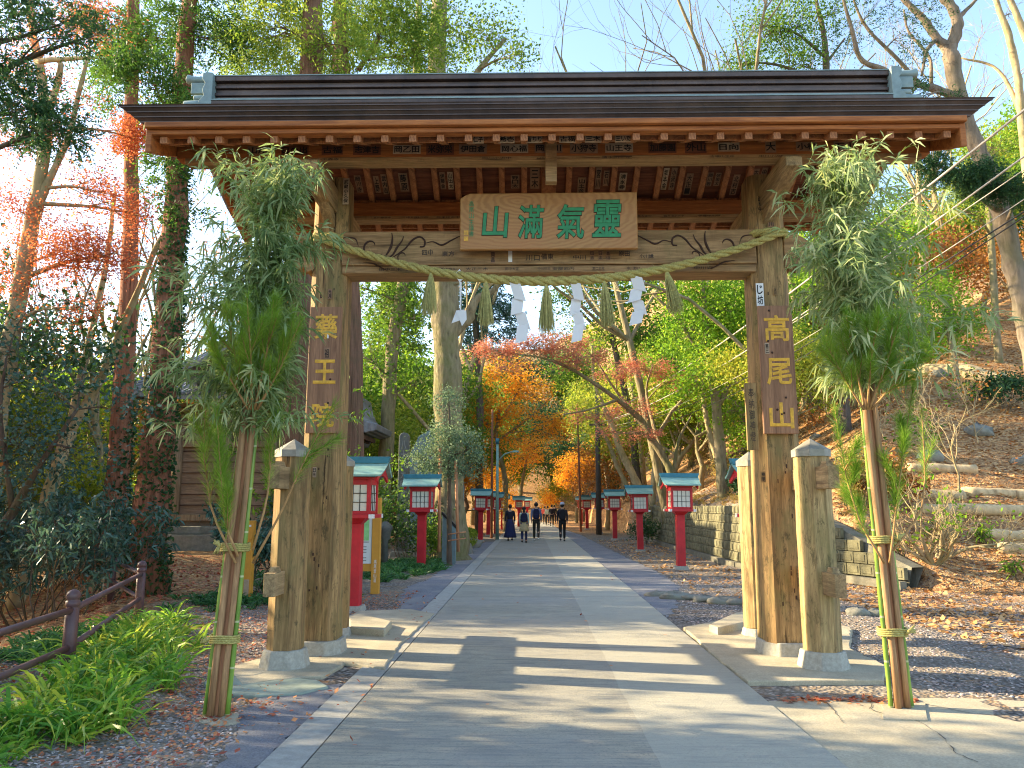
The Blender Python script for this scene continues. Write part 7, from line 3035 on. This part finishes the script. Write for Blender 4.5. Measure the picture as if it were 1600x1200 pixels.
# bare shrub at the foot of the slope
q = hit(1458, 878)
rs = NPR(88)
root = empty('bare_shrub', q, 'low bare many-stemmed shrub at the foot of the leaf-covered slope', 'shrub')
mb = MB()
tips = []
for k in range(11):
    a = rs.uniform(0, 6.28)
    grow(mb, q + Vector((math.cos(a) * .1, math.sin(a) * .1, -.08)), (math.cos(a) * .9, math.sin(a) * .6, .8), rs.uniform(.8, 1.4), .045, 3, rs, tips, .10, (2, 4), .8, .66, .22, 6)
mb.build('stems', 'bark_pale', root)
MB().quads(tip_leaves(tips[::9], 2, .1, .10, rs)).build('leaves', 'L_bright', root)


# --- generic trees, copied over the wooded ground
def proto_broad(name, leaf, bark, h, rs, per=26, sz=.19, cr=.42, flat=0., kids=(3, 5), lev=3, trunk_r=.17):
    root = empty(name, (0, 0, 0), 'x', 'tree')
    mb = MB()
    tips = []
    hb = h * .34
    pts = [Vector((rs.normal() * .1 * k, rs.normal() * .1 * k, hb * 1.5 * k / 5 - .3)) for k in range(6)]
    mb.tube(pts, [trunk_r * (1.15 - .5 * k / 5) for k in range(6)], 9)
    for k in range(7):
        q = pts[rs.randint(3, 6)]
        a = 2 * PI * k / 7 + rs.uniform(-.3, .3)
        grow(mb, q, (math.cos(a), math.sin(a), .75 + .5 * rs.uniform()), h * .36 * rs.uniform(.8, 1.15), trunk_r * .5, lev - 1, rs, tips, .10, kids, .75, .64, .17, 6, tipevery=True)
    mb.build('trunk', bark, root)
    MB().quads(tip_leaves(tips, per, cr, sz, rs, flat, 1 - .5 * flat)).build('crown', leaf, root)
    return root


def proto_cedar(name, leaf, bark, h, rs):
    root = empty(name, (0, 0, 0), 'x', 'tree')
    mb = MB()
    tips = []
    mb.tube([(0, 0, -.3), (.05, 0, h * .3), (0, .05, h * .7), (0, 0, h)], [.28, .22, .12, .02], 9)
    n = 64
    for k in range(n):
        t = .22 + .78 * (k / n)
        z = h * t
        L = h * .17 * (1 - t) ** .7 + .5
        a = k * 2.4 + rs.uniform(-.4, .4)
        d_ = Vector((math.cos(a), math.sin(a), .15 - .3 * rs.uniform()))
        pts = [Vector((0, 0, z)) + d_ * L * s_ + Vector((0, 0, -.14 * L * s_ * s_)) for s_ in (0, .35, .7, 1.0)]
        mb.tube(pts, [.04, .03, .02, .008], 4, cap=False)
        for s_ in np.linspace(.25, 1, 7):
            q = Vector((0, 0, z)) + d_ * L * s_ + Vector((0, 0, -.14 * L * s_ * s_))
            tips.append((q + Vector(rs.normal(size=3)) * .15, d_))
    mb.build('trunk', bark, root)
    MB().quads(sprays(tips, 6, .55, rs, .26)).build('crown', leaf, root)
    return root


rs = NPR(100)
PROTO = {
    'yellow': [proto_broad('broadleaf_tree', 'L_yellow', 'bark_grey', 8.5, NPR(101)), proto_broad('broadleaf_tree', 'L_yellow', 'bark_pale', 7.5, NPR(102), cr=.5)],
    'mid': [proto_broad('evergreen_tree', 'L_mid', 'bark_dark', 9.0, NPR(103), per=30), proto_broad('evergreen_tree', 'L_mid', 'bark_grey', 8.0, NPR(104), per=30)],
    'bright': [proto_broad('broadleaf_tree', 'L_bright', 'bark_grey', 8.5, NPR(105))],
    'dark': [proto_broad('evergreen_tree', 'L_dark', 'bark_dark', 9.5, NPR(106), per=32)],
    'orange': [proto_broad('maple_tree', 'L_orange', 'bark_grey', 7.0, NPR(107), per=20, flat=.5)],
    'rust': [proto_broad('autumn_tree', 'L_rust', 'bark_pale', 7.5, NPR(108), per=12, sz=.16)],
    'cedar': [proto_cedar('cedar_tree', 'L_cedar', 'bark_cedar', 19, NPR(109)), proto_cedar('cedar_tree', 'L_cedarlit', 'bark_red', 17, NPR(110))],
}
LBL = {'yellow': 'yellow-green leafy tree', 'mid': 'mid-green evergreen tree', 'bright': 'bright green leafy tree', 'dark': 'dark evergreen tree', 'orange': 'orange maple', 'rust': 'thin rust-leaved tree', 'cedar': 'tall cedar'}
used_p = set()


def place(kind, x, y, s_, where, z=None, k=None):
    lst = PROTO[kind]
    k = rs.randint(len(lst)) if k is None else k
    pr = lst[k]
    o = pr if (kind, k) not in used_p else copy_tree(pr)
    used_p.add((kind, k))
    o.location = (x, y, (hz(x, y) if z is None else z) - .1)
    o.rotation_euler = (0, 0, rs.uniform(0, 6.28))
    o.scale = (s_ * rs.uniform(.9, 1.1), s_ * rs.uniform(.9, 1.1), s_)
    o['label'] = LBL[kind] + ' ' + where
    o['group'] = 'woodland ' + where
    return o


W = 'in the wood on the right bank'
# right bank, seen through the gate
for (x, y, kd, s_) in [(7.5, 24, 'yellow', .55), (8.6, 29, 'yellow', .7), (7.4, 34, 'bright', .75), (9.8, 36, 'mid', .95), (7.6, 41, 'yellow', .9), (10.5, 44, 'yellow', 1.0), (8.2, 48, 'bright', 1.0), (12.5, 40, 'mid', 1.1),
                      (7.2, 55, 'yellow', 1.0), (11, 54, 'mid', 1.2), (14.5, 50, 'bright', 1.2), (7.5, 62, 'orange', 1.0), (10, 64, 'yellow', 1.2), (14, 62, 'mid', 1.3), (18, 58, 'yellow', 1.2), (7, 72, 'yellow', 1.2), (12, 75, 'mid', 1.4), (17, 72, 'orange', 1.2),
                      (22, 66, 'mid', 1.4), (13.5, 32, 'bright', .9), (16.5, 44, 'mid', 1.1), (20, 50, 'rust', 1.3), (24, 56, 'bright', 1.2), (30, 60, 'mid', 1.4)]:
    place(kd, x, y, s_, W)
W = 'in the wood behind the stone monuments'
for (x, y, kd, s_) in [(-6.2, 33, 'yellow', .8), (-7.5, 38, 'yellow', 1.0), (-5.6, 42, 'mid', 1.0), (-9, 44, 'bright', 1.2), (-6, 50, 'yellow', 1.2), (-10.5, 52, 'mid', 1.4), (-5.2, 58, 'mid', 1.1), (-8, 62, 'yellow', 1.4), (-13, 58, 'yellow', 1.5),
                      (-5, 68, 'orange', 1.1), (-9, 72, 'mid', 1.6), (-12, 40, 'cedar', .9), (-8.5, 48, 'cedar', 1.0), (-14, 46, 'cedar', 1.0), (-6.8, 36, 'yellow', .55), (-4.6, 47, 'orange', .7), (-9.8, 36.5, 'bright', 1.0)]:
    place(kd, x, y, s_, W)
W = 'at the far bend of the road'
for (x, y, kd, s_) in [(-4, 84, 'mid', 1.3), (2.5, 96, 'dark', 1.4), (-1.5, 100, 'mid', 1.5), (6, 92, 'mid', 1.4), (9, 86, 'yellow', 1.4), (-8, 90, 'yellow', 1.5), (5.5, 82, 'dark', 1.0), (1, 110, 'dark', 1.8), (8, 104, 'mid', 1.8), (-6, 108, 'mid', 1.9), (13, 98, 'yellow', 1.8), (-14, 98, 'mid', 1.9), (19, 90, 'mid', 1.8), (3, 92, 'yellow', .7), (-3.2, 94, 'yellow', .8), (4.5, 76, 'orange', .9), (-4.8, 78, 'orange', .9)]:
    place(kd, x, y, s_, W)
W = 'on the high right slope'
for (x, y, kd, s_) in [(21.5, 33, 'rust', .8), (26, 36, 'rust', .8), (15.5, 39, 'rust', .9), (19, 37, 'rust', 1.0), (25, 42, 'mid', 1.0), (30, 40, 'rust', 1.1), (34, 46, 'mid', 1.2), (28, 50, 'rust', 1.2), (36, 54, 'bright', 1.3), (23, 47, 'bright', .9), (40, 42, 'rust', 1.3), (17, 48, 'bright', 1.0)]:
    place(kd, x, y, s_, W)
W = 'down the left slope'
for (x, y, kd, s_) in [(-15, 22, 'yellow', .75), (-18, 28, 'bright', .9), (-22, 36, 'yellow', 1.0), (-12.5, 19.5, 'yellow', .5), (-19, 19, 'yellow', .8), (-26, 30, 'mid', 1.1), (-16, 36, 'bright', .9), (-30, 44, 'yellow', 1.4), (-19, 33, 'rust', 1.5), (-24, 40, 'rust', 1.7), (-21, 25, 'rust', 1.4), (-29, 37, 'rust', 1.8), (-34, 33, 'yellow', 1.6), (-25, 22, 'rust', 1.5), (-24, 50, 'mid', 1.4), (-36, 52, 'mid', 1.5), (-20, 60, 'yellow', 1.6)]:
    place(kd, x, y, s_, W)
W = 'added out of view at the far left to shade the road'
for (x, y, kd, s_) in [(-14, -2.5, 'mid', 1.25), (-14.5, 3.2, 'mid', 1.15), (-17, 5.4, 'dark', 1.1), (-17.5, 17.5, 'mid', 1.2), (-14.5, 15.8, 'dark', .95), (-18.5, 21.5, 'mid', 1.25), (-20, 10, 'rust', 1.1), (-9.6, 5.0, 'mid', 1.1), (-13, 6.0, 'mid', 1.0), (-9.8, 9.4, 'rust', .62), (-10.5, 2.0, 'dark', .8), (-21, 2, 'mid', 1.7), (-22, -6, 'mid', 1.7)]:  # trees added out of view to throw shade and dapples on the road
    place(kd, x, y, s_, W)


# --- shrubs
def shrub(label, c, r, n, leaf, sz, seed, aspect=.5, name='shrub', extra=None, cat='shrub', blade=False):
    rs_ = NPR(seed)
    z0 = hz(c[0], c[1])
    root = empty(name, (c[0], c[1], z0), label, cat)
    mb = MB()
    tips = []
    for k in range(max(5, int(r[0] * 9))):
        a = rs_.uniform(0, 6.28)
        rr = rs_.uniform(0, .55)
        b = Vector((c[0] + math.cos(a) * r[0] * rr, c[1] + math.sin(a) * r[1] * rr, z0 - .05))
        e = Vector((c[0] + math.cos(a) * r[0] * min(1, rr + .45), c[1] + math.sin(a) * r[1] * min(1, rr + .45), z0 + r[2] * rs_.uniform(.55, 1.05)))
        grow(mb, b, (e - b), (e - b).length, .014, 2, rs_, tips, .05, (3, 5), .8, .5, .15, 5, tipevery=True)
    mb.build('stems', 'bark_dark', root)
    per = max(1, int(n / max(1, len(tips))))
    if blade:
        T = np.array([t[0] for t in tips])
        idx = rs_.randint(0, len(T), n)
        P = T[idx] + rs_.normal(size=(n, 3)) * sz * .35
        D = unit(rs_.normal(size=(n, 3)) + np.array([0, 0, -.1]))
        arr, fc = blades(P, D, rs_.uniform(sz * .7, sz * 1.2, n), sz * .3, rs_, .3, 2)
        MB().tmpl(arr, fc).build('foliage', leaf, root)
    else:
        MB().quads(tip_leaves(tips, per, sz * 1.1, sz, rs_, .15, 1, aspect)).build('foliage', leaf, root)
    return root


c = g(60, 930)
shrub('broad dark blue-green shrub filling the lower left behind the rail', (c.x - .2, c.y + .2, 0), (1.9, 1.5, 1.75), 5200, 'L_blue', .15, 201, blade=True)
c = g(-20, 900)
shrub('tall dark shrub at the left edge behind the rail', (c.x, c.y, 0), (1.8, 1.6, 2.6), 4200, 'L_blue', .16, 202, blade=True)
c = at(150, 790, 13.5)
shrub('dark shrub between the rail and the left cedar', (c.x, 13.0, 0), (1.3, 1.2, 1.7), 2800, 'L_blue', .14, 203, blade=True)
c = g(350, 935)
shrub('glossy dark shrub behind the left pine bundle, before the temple hall', (c.x, c.y + .6, 0), (1.05, .9, 1.5), 3400, 'L_blue', .13, 204, blade=True)
c = g(430, 925)
shrub('tall green shrub close behind the left gate posts', (c.x + .05, c.y + .9, 0), (.9, .8, 2.5), 3400, 'L_mid', .12, 205, blade=True)
c = g(560, 870)
shrub('olive shrub right of the map board among the stones', (c.x + .9, 22, 0), (.9, 1.1, 2.2), 3600, 'L_mid', .12, 207)
c = g(640, 862)
shrub('leafy shrub at the foot of the tall narrow stele', (-3.6, 23.2, 0), (.8, .8, 1.4), 2600, 'L_dark', .12, 208)
shrub('green shrub between the lantern and the slanting marker', (-2.9, 23.6, 0), (.5, .6, .9), 1400, 'L_mid', .1, 209)
shrub('small dark green shrub at the end of the block wall', (4.75, 33.5, 0), (.55, .6, .75), 1600, 'L_dark', .1, 210)
for i, (px, py, r, h, lf, lab) in enumerate(((1150, 700, 1.2, 2.0, 'L_blue', 'dark shrub on the bank left of the right main gate post'), (1020, 750, 1.0, 1.2, 'L_yellow', 'yellow-green bush on the bank above the second right lantern'),
                                            (1085, 735, 1.0, 1.2, 'L_hay', 'dry tan bush on the bank above the nearest right lantern'), (1130, 760, .9, .9, 'L_hay', 'low straw-coloured bush on top of the block wall'), (965, 745, 1.2, 1.8, 'L_mid', 'green bush on the bank behind the third right lantern'),
                                            (1330, 800, .8, 1.0, 'L_hay', 'dry twiggy bush above the low end of the block wall'), (1385, 790, .7, .8, 'L_rust', 'rust-brown bush behind the right pine bundle'), (1160, 770, .5, .5, 'L_dark', 'small dark clump on the wall top by the gate post'),
                                            (1290, 640, 1.0, 1.3, 'L_mid', 'green bush beside the far upper steps'), (1560, 640, .9, .8, 'L_dark', 'small dark plant on the leafy slope at the right edge'))):
    q = hit(px, py, 15)
    if q:
        shrub(lab, (q.x, q.y, 0), (r, r, h), 2600, lf, .12, 220 + i)
for i, (px, py) in enumerate(((1415, 870), (1470, 845), (1540, 855), (1590, 905))):
    q = hit(px, py, 10)
    if q:
        shrub(['sprig of green leaves left of the bare shrub', 'sprig of green leaves behind the bare shrub', 'bright green low plant beside the lower log steps', 'small green plant near the right edge'][i], (q.x, q.y, 0), (.25, .2, .3), 90, 'L_bright', .13, 240 + i, blade=True, name='low_plant', cat='plant')


# saplings and stones on the slope
sap = []
rs3 = NPR(500)
spots = []
while len(spots) < 34:
    x, y = rs3.uniform(8.5, 24), rs3.uniform(18, 36)
    if hz(x, y) > .8 and all((x - a) ** 2 + (y - b) ** 2 > 1.2 for a, b in spots):
        spots.append((x, y))
for i, (x, y) in enumerate(spots):
    if i < 4:
        o = bare_tree('thin leafless sapling on the leaf-covered right slope', (0, 0, 0), (2.6, 1.6, 3.6, 1.1)[i], (.022, .018, .03, .016)[i], (rs3.uniform(-.2, .2), 0), 510 + i, 'bark_pale', 3, (2, 4), name='sapling', group='saplings on the right slope', leaf=('L_rust', 'L_mid', None, 'L_rust')[i], per=(1, 1, 0, 2)[i])
        sap.append(o)
    else:
        o = copy_tree(sap[rs3.randint(4)])
    o.location = (x, y, hz(x, y))
    o.rotation_euler.z = rs3.uniform(0, 6.28)
rng = random.Random(55)
for i in range(12):
    x, y = rng.uniform(9.5, 20), rng.uniform(19, 29)
    m2 = MB()
    r = rng.uniform(.15, .4)
    m2.blob((0, 0, 0), (r * 1.3, r, r * .7), rng, 9, 6, .3)
    o = m2.build('rock', 'rock')
    o.location = (x, y, hz(x, y))
    tag(o, 'half-buried rock on the leaf-covered right slope', 'rock', 'rocks on the right slope')


# --- strap-leaved ground cover
def straps(name, lab, region, n, L, leaf, seed, kind='stuff', w_=.022):
    rs_ = NPR(seed)
    P, D, LL = [], [], []
    nclump = n // 26
    for k in range(nclump):
        x, y = region(rs_)
        z = hz(x, y)
        for j in range(26):
            a = rs_.uniform(0, 6.28)
            s_ = rs_.uniform(.2, 1.1)
            P.append((x + rs_.normal() * .05, y + rs_.normal() * .05, z - .01))
            D.append((math.cos(a) * s_, math.sin(a) * s_, 1.0))
            LL.append(L * rs_.uniform(.55, 1.15))
    arr, fc = blades(np.array(P), unit(np.array(D)), np.array(LL), rs_.uniform(w_ * .7, w_ * 1.2, len(P)), rs_, .62, 5)
    o = MB().tmpl(arr, fc).build(name, leaf)
    return tag(o, lab, 'ground cover', None, kind)


def reg_left(rs_):
    t = rs_.uniform(0, 1)
    a, b = g(40, 1170), g(225, 985)
    return (a.x + (b.x - a.x) * t + rs_.normal() * .26 + .12, a.y + (b.y - a.y) * t + rs_.normal() * .35)


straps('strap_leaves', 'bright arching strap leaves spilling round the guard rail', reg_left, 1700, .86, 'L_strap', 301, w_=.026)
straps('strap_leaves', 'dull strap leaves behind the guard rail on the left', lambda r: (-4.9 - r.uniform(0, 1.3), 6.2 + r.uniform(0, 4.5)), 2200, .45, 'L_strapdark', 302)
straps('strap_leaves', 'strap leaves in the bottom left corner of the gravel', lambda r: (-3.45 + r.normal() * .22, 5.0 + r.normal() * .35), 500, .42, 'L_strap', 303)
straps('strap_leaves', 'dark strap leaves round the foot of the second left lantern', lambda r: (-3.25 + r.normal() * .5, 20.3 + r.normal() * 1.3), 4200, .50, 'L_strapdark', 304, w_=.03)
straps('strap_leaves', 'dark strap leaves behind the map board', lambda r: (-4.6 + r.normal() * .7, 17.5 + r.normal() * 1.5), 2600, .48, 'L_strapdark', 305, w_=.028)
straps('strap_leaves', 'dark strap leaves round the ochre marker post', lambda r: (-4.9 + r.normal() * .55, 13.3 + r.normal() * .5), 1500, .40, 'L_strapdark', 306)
straps('dry_grass', 'dry grass and weeds on top of the block wall', lambda r: (5.95 + abs(r.normal()) * .8, r.uniform(17, 38)), 4200, .42, 'L_hay', 307, w_=.014)


# --- loose stones and fallen leaves
def scatter_flat(name, lab, pts, size, mat, seed, thick=False):
    rs_ = NPR(seed)
    P = np.array(pts)
    n = len(P)
    z = HZ(P[:, 0], P[:, 1])
    C = np.stack([P[:, 0], P[:, 1], z], -1)
    if thick:
        s_ = rs_.uniform(size * .5, size * 1.4, (n, 1))
        u = unit(rs_.normal(size=(n, 3)) * np.array([1, 1, .3]))
        v = unit(np.cross(u, np.array([0, 0, 1.0]) + rs_.normal(size=(n, 3)) * .2))
        w_ = np.cross(u, v)
        w_ = w_ * np.sign(w_[:, 2:3])
        up = C + w_ * s_ * .35
        arr = np.stack([C + u * s_, C + v * s_ * .8, C - u * s_ * .9, C - v * s_ * .75, up + u * s_ * .5, up + v * s_ * .45, up - u * s_ * .45, up - v * s_ * .4], 1)
        fc = [(4, 5, 6, 7), (0, 1, 5, 4), (1, 2, 6, 5), (2, 3, 7, 6), (3, 0, 4, 7)]
        o = MB().tmpl(arr, fc).build(name, mat)
    else:
        C[:, 2] += rs_.uniform(.006, .03, n)
        o = MB().quads(leafquads(C, rs_.uniform(size * .5, size * 1.3, n), rs_, .82, .75)).build(name, mat)
    return tag(o, lab, 'ground litter', None, 'stuff')


rs_ = NPR(9)


def offroad(P, lo=-2.05, hi=1.98):
    return P[(P[:, 0] < lo) | (P[:, 0] > hi)]


P = np.stack([rs_.uniform(-6, -2.0, 26000), 3.6 + 9 * rs_.uniform(0, 1, 26000) ** 1.5], -1)
scatter_flat('loose_gravel', 'grey and pinkish gravel left of the road', P, .016, 'pebble', 401, True)
P = np.stack([rs_.uniform(2.2, 9.5, 16000), 7 + 11 * rs_.uniform(0, 1, 16000) ** 1.2], -1)
P = P[~((P[:, 0] < 3.5) & (P[:, 1] < 10.6))]
scatter_flat('loose_gravel', 'grey gravel right of the gate', P, .018, 'pebble', 402, True)
P = np.concatenate([np.stack([rs_.uniform(-6.5, -2.1, 11000), rs_.uniform(3.8, 15, 11000)], -1), np.stack([-2.6 + rs_.normal(size=500) * .5, 6.4 + rs_.normal(size=500) * .5], -1)])
scatter_flat('fallen_leaves', 'red and brown fallen leaves on the gravel left of the road', P, .042, 'L_litter', 403)
P = np.stack([rs_.uniform(-13, -6.2, 6000), rs_.uniform(9, 24, 6000)], -1)
scatter_flat('fallen_leaves', 'deep red-brown fallen leaves under the left cedars', P, .09, 'L_litter', 404)
P = np.concatenate([np.stack([rs_.uniform(6.3, 24, 30000), rs_.uniform(14.5, 40, 30000)], -1), np.stack([5.2 + np.abs(rs_.normal(size=2500)) * 1.8, 12.5 + rs_.normal(size=2500) * 2.0], -1), np.stack([rs_.uniform(3.1, 5.3, 1500), rs_.uniform(14, 38, 1500)], -1)])
scatter_flat('fallen_leaves', 'orange-brown leaf litter covering the right slope', P, .10, 'L_littergold', 405)
P = np.stack([2.05 + rs_.uniform(0, 1.15, 260), 6.78 + rs_.normal(size=260) * .06], -1)
scatter_flat('fallen_leaves', 'line of fallen leaves along the front edge of the right gate apron', P, .05, 'L_litter', 406)
P = np.stack([rs_.uniform(-2.0, 1.9, 60), rs_.uniform(4.5, 30, 60)], -1)
P2 = np.stack([-1.75 + rs_.normal(size=70) * .2, rs_.uniform(5, 14, 70)], -1)
o = scatter_flat('fallen_leaves', 'few scattered fallen leaves on the road', np.concatenate([P, P2]), .05, 'L_litter', 407)
o.location.z = .03


# prototypes that found no place are taken away again
for kind, lst in PROTO.items():
    for k, pr in enumerate(lst):
        if (kind, k) not in used_p:
            for ch in list(pr.children):
                bpy.data.objects.remove(ch)
            bpy.data.objects.remove(pr)

# look-alikes in one row are told apart by their order
ORD = ['leftmost', 'second from the left', 'third from the left', 'fourth from the left', 'fifth from the left', 'sixth from the left', 'seventh from the left', 'eighth from the left', 'ninth from the left', 'tenth from the left'] + ['%dth from the left' % k for k in range(11, 60)]
by = {}
for o in COL.objects:
    if o.parent is None and o.get('label') and o.get('group'):
        by.setdefault(o['label'], []).append(o)
for lab, lst in by.items():
    if len(lst) > 1:
        if 'edging stone' in lab:
            lst.sort(key=lambda o: o.location.y)
            for o, t in zip(lst, ['nearest', 'second nearest', 'third nearest', 'fourth nearest', 'fifth nearest', 'fourth farthest', 'third farthest', 'second farthest', 'farthest']):
                o['label'] = t + ' weathered edging stone at the foot of the clipped hedge'
        elif 'log step' in lab:
            for o, t in zip(lst, ['lowest', 'second lowest', 'third lowest', 'fourth lowest', 'fifth lowest', 'fourth highest', 'third highest', 'second highest', 'topmost']):
                o['label'] = t + ' log of the far upper flight behind the right gate post'
        else:
            lst.sort(key=lambda o: proj(o.location)[0])
            for o, t in zip(lst, ORD):
                o['label'] = t + ' ' + lab
